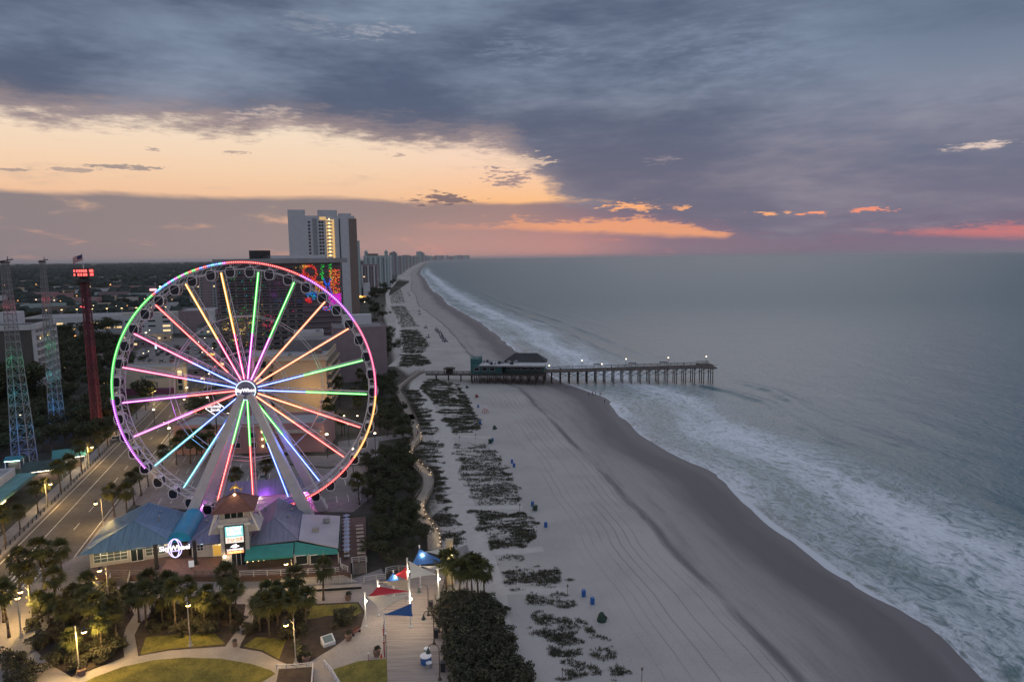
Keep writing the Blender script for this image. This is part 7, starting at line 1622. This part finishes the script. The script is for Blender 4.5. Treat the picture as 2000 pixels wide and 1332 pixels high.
# ------------------------------------------------------------------ cars
def car_mesh(cm, suv=False):
    b = MB(); L_, W_ = 4.5, 1.8; hb_ = .95 if not suv else 1.05; ht = 1.45 if not suv else 1.75
    xs = [(-2.2, .45, .72, .80), (-2.0, .32, .88, .88), (-.9, .3, hb_, .9), (.9, .3, hb_, .9), (1.95, .32, .85, .88), (2.25, .45, .68, .78)]
    rings = []
    for x, z0, z1, w in xs: rings.append([(x, -w, z0), (x, w, z0), (x, w * .97, z1), (x, -w * .97, z1)])
    vs = [p for r_ in rings for p in r_]; fs = [(0, 3, 2, 1)] + [tuple(4 * (len(xs) - 1) + i for i in (0, 1, 2, 3))]
    for k in range(len(xs) - 1):
        for i in range(4): fs.append((4 * k + i, 4 * k + (i + 1) % 4, 4 * k + 4 + (i + 1) % 4, 4 * k + 4 + i))
    b.add(vs, fs); b.box((-.25 if not suv else -.5, 0, ht), (1.5 if not suv else 2.3, 1.25, .08))
    g = MB(); x0, x1, y0, y1 = (-1.6, 1.15, -.7, .7) if not suv else (-2.1, 1.1, -.85, .8)
    g.add([(x0, -.84, hb_ - .02), (x1, -.84, hb_ - .02), (x1, .84, hb_ - .02), (x0, .84, hb_ - .02), (y0 - .35, -.64, ht), (y1 - .2, -.64, ht), (y1 - .2, .64, ht), (y0 - .35, .64, ht)] if not suv else
          [(x0, -.84, hb_ - .02), (x1, -.84, hb_ - .02), (x1, .84, hb_ - .02), (x0, .84, hb_ - .02), (-1.8, -.66, ht), (.6, -.66, ht), (.6, .66, ht), (-1.8, .66, ht)], [(0, 1, 5, 4), (1, 2, 6, 5), (2, 3, 7, 6), (3, 0, 4, 7), (4, 5, 6, 7)])
    return b.mesh('body', cm), g.mesh('windows', M_glass)
CARC = [((.45, .45, .47), 'white'), ((.03, .03, .035), 'black'), ((.22, .23, .25), 'silver'), ((.20, .02, .025), 'red'), ((.03, .06, .16), 'blue'), ((.10, .10, .11), 'grey')]
whm = MB().tube((0, -.1, 0), (0, .1, 0), .33, n=12).mesh('wheel', M_dark)
CARS = []
for i, (c_, nm) in enumerate(CARC):
    bm2, gm2 = car_mesh(mat('car_' + nm, c_, .3, .05, 1, metal=.2), i % 2 == 1)
    CARS.append((bm2, gm2, nm + (' sport utility car' if i % 2 else ' saloon car')))
def car(i, x, y, rz, where):
    bm2, gm2, nm = CARS[i % 6]; r_ = thing('parked_car', f'{nm} {where}', 'car', (x, y, .035), rz, 'cars parked around the wheel')
    link('body', bm2, r_); link('windows', gm2, r_)
    for sx in (-1.4, 1.4):
        for sy in (-.84, .84): link('wheel', whm, r_, (sx, sy, .33))
r2 = random.Random(31)
for li, (L, where, cnt) in enumerate(((LOTS[1], 'in the large car park beyond the wheel', 75), (LOTS[0], 'in the car park right behind the wheel', 6))):
    c0 = Vector((sum(p[0] for p in L) / len(L), sum(p[1] for p in L) / len(L), 0)); slots = []
    for r_ in range(-4, 5):
        for k in range(-22, 23):
            q = c0 + T * ((k + .5) * 2.7) + V * (r_ * 12.0 + (2.6 if k % 3 else -2.6))
            if inside((q.x, q.y), L) and inside((q.x + 4, q.y + 4), L) and inside((q.x - 4, q.y - 4), L) and not on_building(q.x, q.y, 3): slots.append(q)
    r2.shuffle(slots)
    for i, q in enumerate(slots[:cnt]): car(r2.randrange(6), q.x, q.y, RZV + pi / 2 + (pi if r2.random() < .5 else 0), where)
for i, (px, py) in enumerate(((245, 858), (228, 860), (212, 765), (205, 772), (90, 935), (86, 948), (262, 1004), (283, 1002), (318, 1006))):
    q = G(px, py); car(i + 1, q.x, q.y, RZV + pi / 2 + r2.uniform(-.3, .3), ('by the rides left of the wheel' if px < 250 else 'behind the blue pavilion roof'))
q = G(205, 760); 
# ------------------------------------------------------------------ people far off on the sand and boardwalk
def person_mesh(seed, shirt, trousers, stride):
    me = bpy.data.meshes.new('person'); J = {'pel': (0, 0, .95), 'che': (0, .02, 1.32), 'nec': (0, .02, 1.50), 'hea': (0, -.01, 1.66), 'top': (0, 0, 1.76), 'sl': (-.19, .02, 1.43), 'sr': (.19, .02, 1.43), 'el': (-.25, .08, 1.16), 'er': (.25, -.05, 1.16), 'hl': (-.24, -.02, .92), 'hr': (.25, -.16, .93),
                                             'tl': (-.1, 0, .90), 'tr': (.1, 0, .90), 'kl': (-.11, -.10 * stride, .50), 'kr': (.11, .06 * stride, .50), 'al': (-.11, -.05 * stride, .09), 'ar': (.11, .24 * stride, .11), 'fl': (-.11, -.22 - .05 * stride, .04), 'fr': (.11, .08 + .2 * stride, .05)}
    R = {'pel': .15, 'che': .16, 'nec': .065, 'hea': .105, 'top': .07, 'sl': .075, 'sr': .075, 'el': .05, 'er': .05, 'hl': .045, 'hr': .045, 'tl': .10, 'tr': .10, 'kl': .065, 'kr': .065, 'al': .045, 'ar': .045, 'fl': .04, 'fr': .04}
    E_ = [('pel', 'che'), ('che', 'nec'), ('nec', 'hea'), ('hea', 'top'), ('che', 'sl'), ('che', 'sr'), ('sl', 'el'), ('sr', 'er'), ('el', 'hl'), ('er', 'hr'), ('pel', 'tl'), ('pel', 'tr'), ('tl', 'kl'), ('tr', 'kr'), ('kl', 'al'), ('kr', 'ar'), ('al', 'fl'), ('ar', 'fr')]
    ks = list(J); me.from_pydata([J[k] for k in ks], [(ks.index(a), ks.index(b)) for a, b in E_], [])
    o = bpy.data.objects.new('person', me); col.objects.link(o); md = o.modifiers.new('skin', 'SKIN'); sv = me.skin_vertices[0].data
    for i, k in enumerate(ks): sv[i].radius = (R[k], R[k]); sv[i].use_root = (k == 'pel')
    o.modifiers.new('sub', 'SUBSURF').levels = 1
    bpy.context.view_layer.update(); m2 = bpy.data.meshes.new_from_object(o.evaluated_get(bpy.context.evaluated_depsgraph_get())); bpy.data.objects.remove(o)
    m2.materials.clear()
    for m_ in (mat('skin', (.30, .19, .14), .6, .1), shirt, trousers, mat('hair', (.03, .02, .018), .8)): m2.materials.append(m_)
    for p in m2.polygons:
        z = p.center.z; x = abs(p.center.x); p.material_index = 3 if z > 1.70 or (z > 1.6 and p.center.y > .03) else (0 if z > 1.5 or (z < 1.1 and x > .19) else (1 if z > .95 else (2 if z > .12 else 0)))
        p.use_smooth = True
    return m2
PM = [person_mesh(0, mat('shirt_dark', (.03, .03, .04), .9), mat('shorts_blue', (.03, .05, .12), .9), 1), person_mesh(1, mat('shirt_red', (.25, .04, .05), .9), mat('trousers_dark', (.03, .03, .03), .9), .3), person_mesh(2, mat('shirt_pale', (.4, .4, .42), .9), mat('trousers_grey', (.1, .1, .11), .9), .7)]
PPL = [(1150, 771, 'person in dark clothes walking at the surf edge below the pier'), (1157, 770, 'person in red standing with others at the surf edge'), (1163, 770, 'person in a pale shirt standing by the surf'), (1181, 785, 'person in dark clothes alone closest to the surf below the pier'), (1172, 772, 'person in red watching the waves near the pier'), (1106, 757, 'person in a pale shirt under the seaward pier piles'),
       (1001, 684, 'person in dark clothes walking the sand beyond the pier'), (816, 851, 'person in red walking on the lamplit boardwalk'), (813, 853, 'person in a pale shirt on the boardwalk at the crossing')]
for i, (px, py, lab) in enumerate(PPL):
    z = .55 if px < 830 else None; q = G(px, py, z) if z else on_sand(px, py)
    o = link('person', PM[i % 3], None, q, r2.uniform(0, 6)); tag(o, lab, 'person', 'people on the beach and boardwalk')
for i, x in enumerate((22, 45, 60, 78)):
    y0, z0 = pier_c(x); o = link('person', PM[i % 3], None, (x, 306 + y0 + 1 + i, z0), i); tag(o, ('person in dark clothes near the restaurant end of the pier', 'person in red halfway along the pier', 'person in a pale shirt leaning on the outer pier', 'person in dark clothes near the seaward pier end')[i], 'person', 'people on the pier')
# ------------------------------------------------------------------ the evening air
hz = MB().box((0, 34500, 70.0), (90000, 71000, 160.0))
m, t, out = new_mat('evening_haze')
pv = t.node('ShaderNodeVolumePrincipled', {'Color': (0.86, 0.84, 0.88, 1), 'Density': HAZE, 'Anisotropy': 0.25})
t.l.new(pv.outputs[0], out.inputs['Volume'])
o = hz.build('haze', m, None); tag(o, kind='stuff')
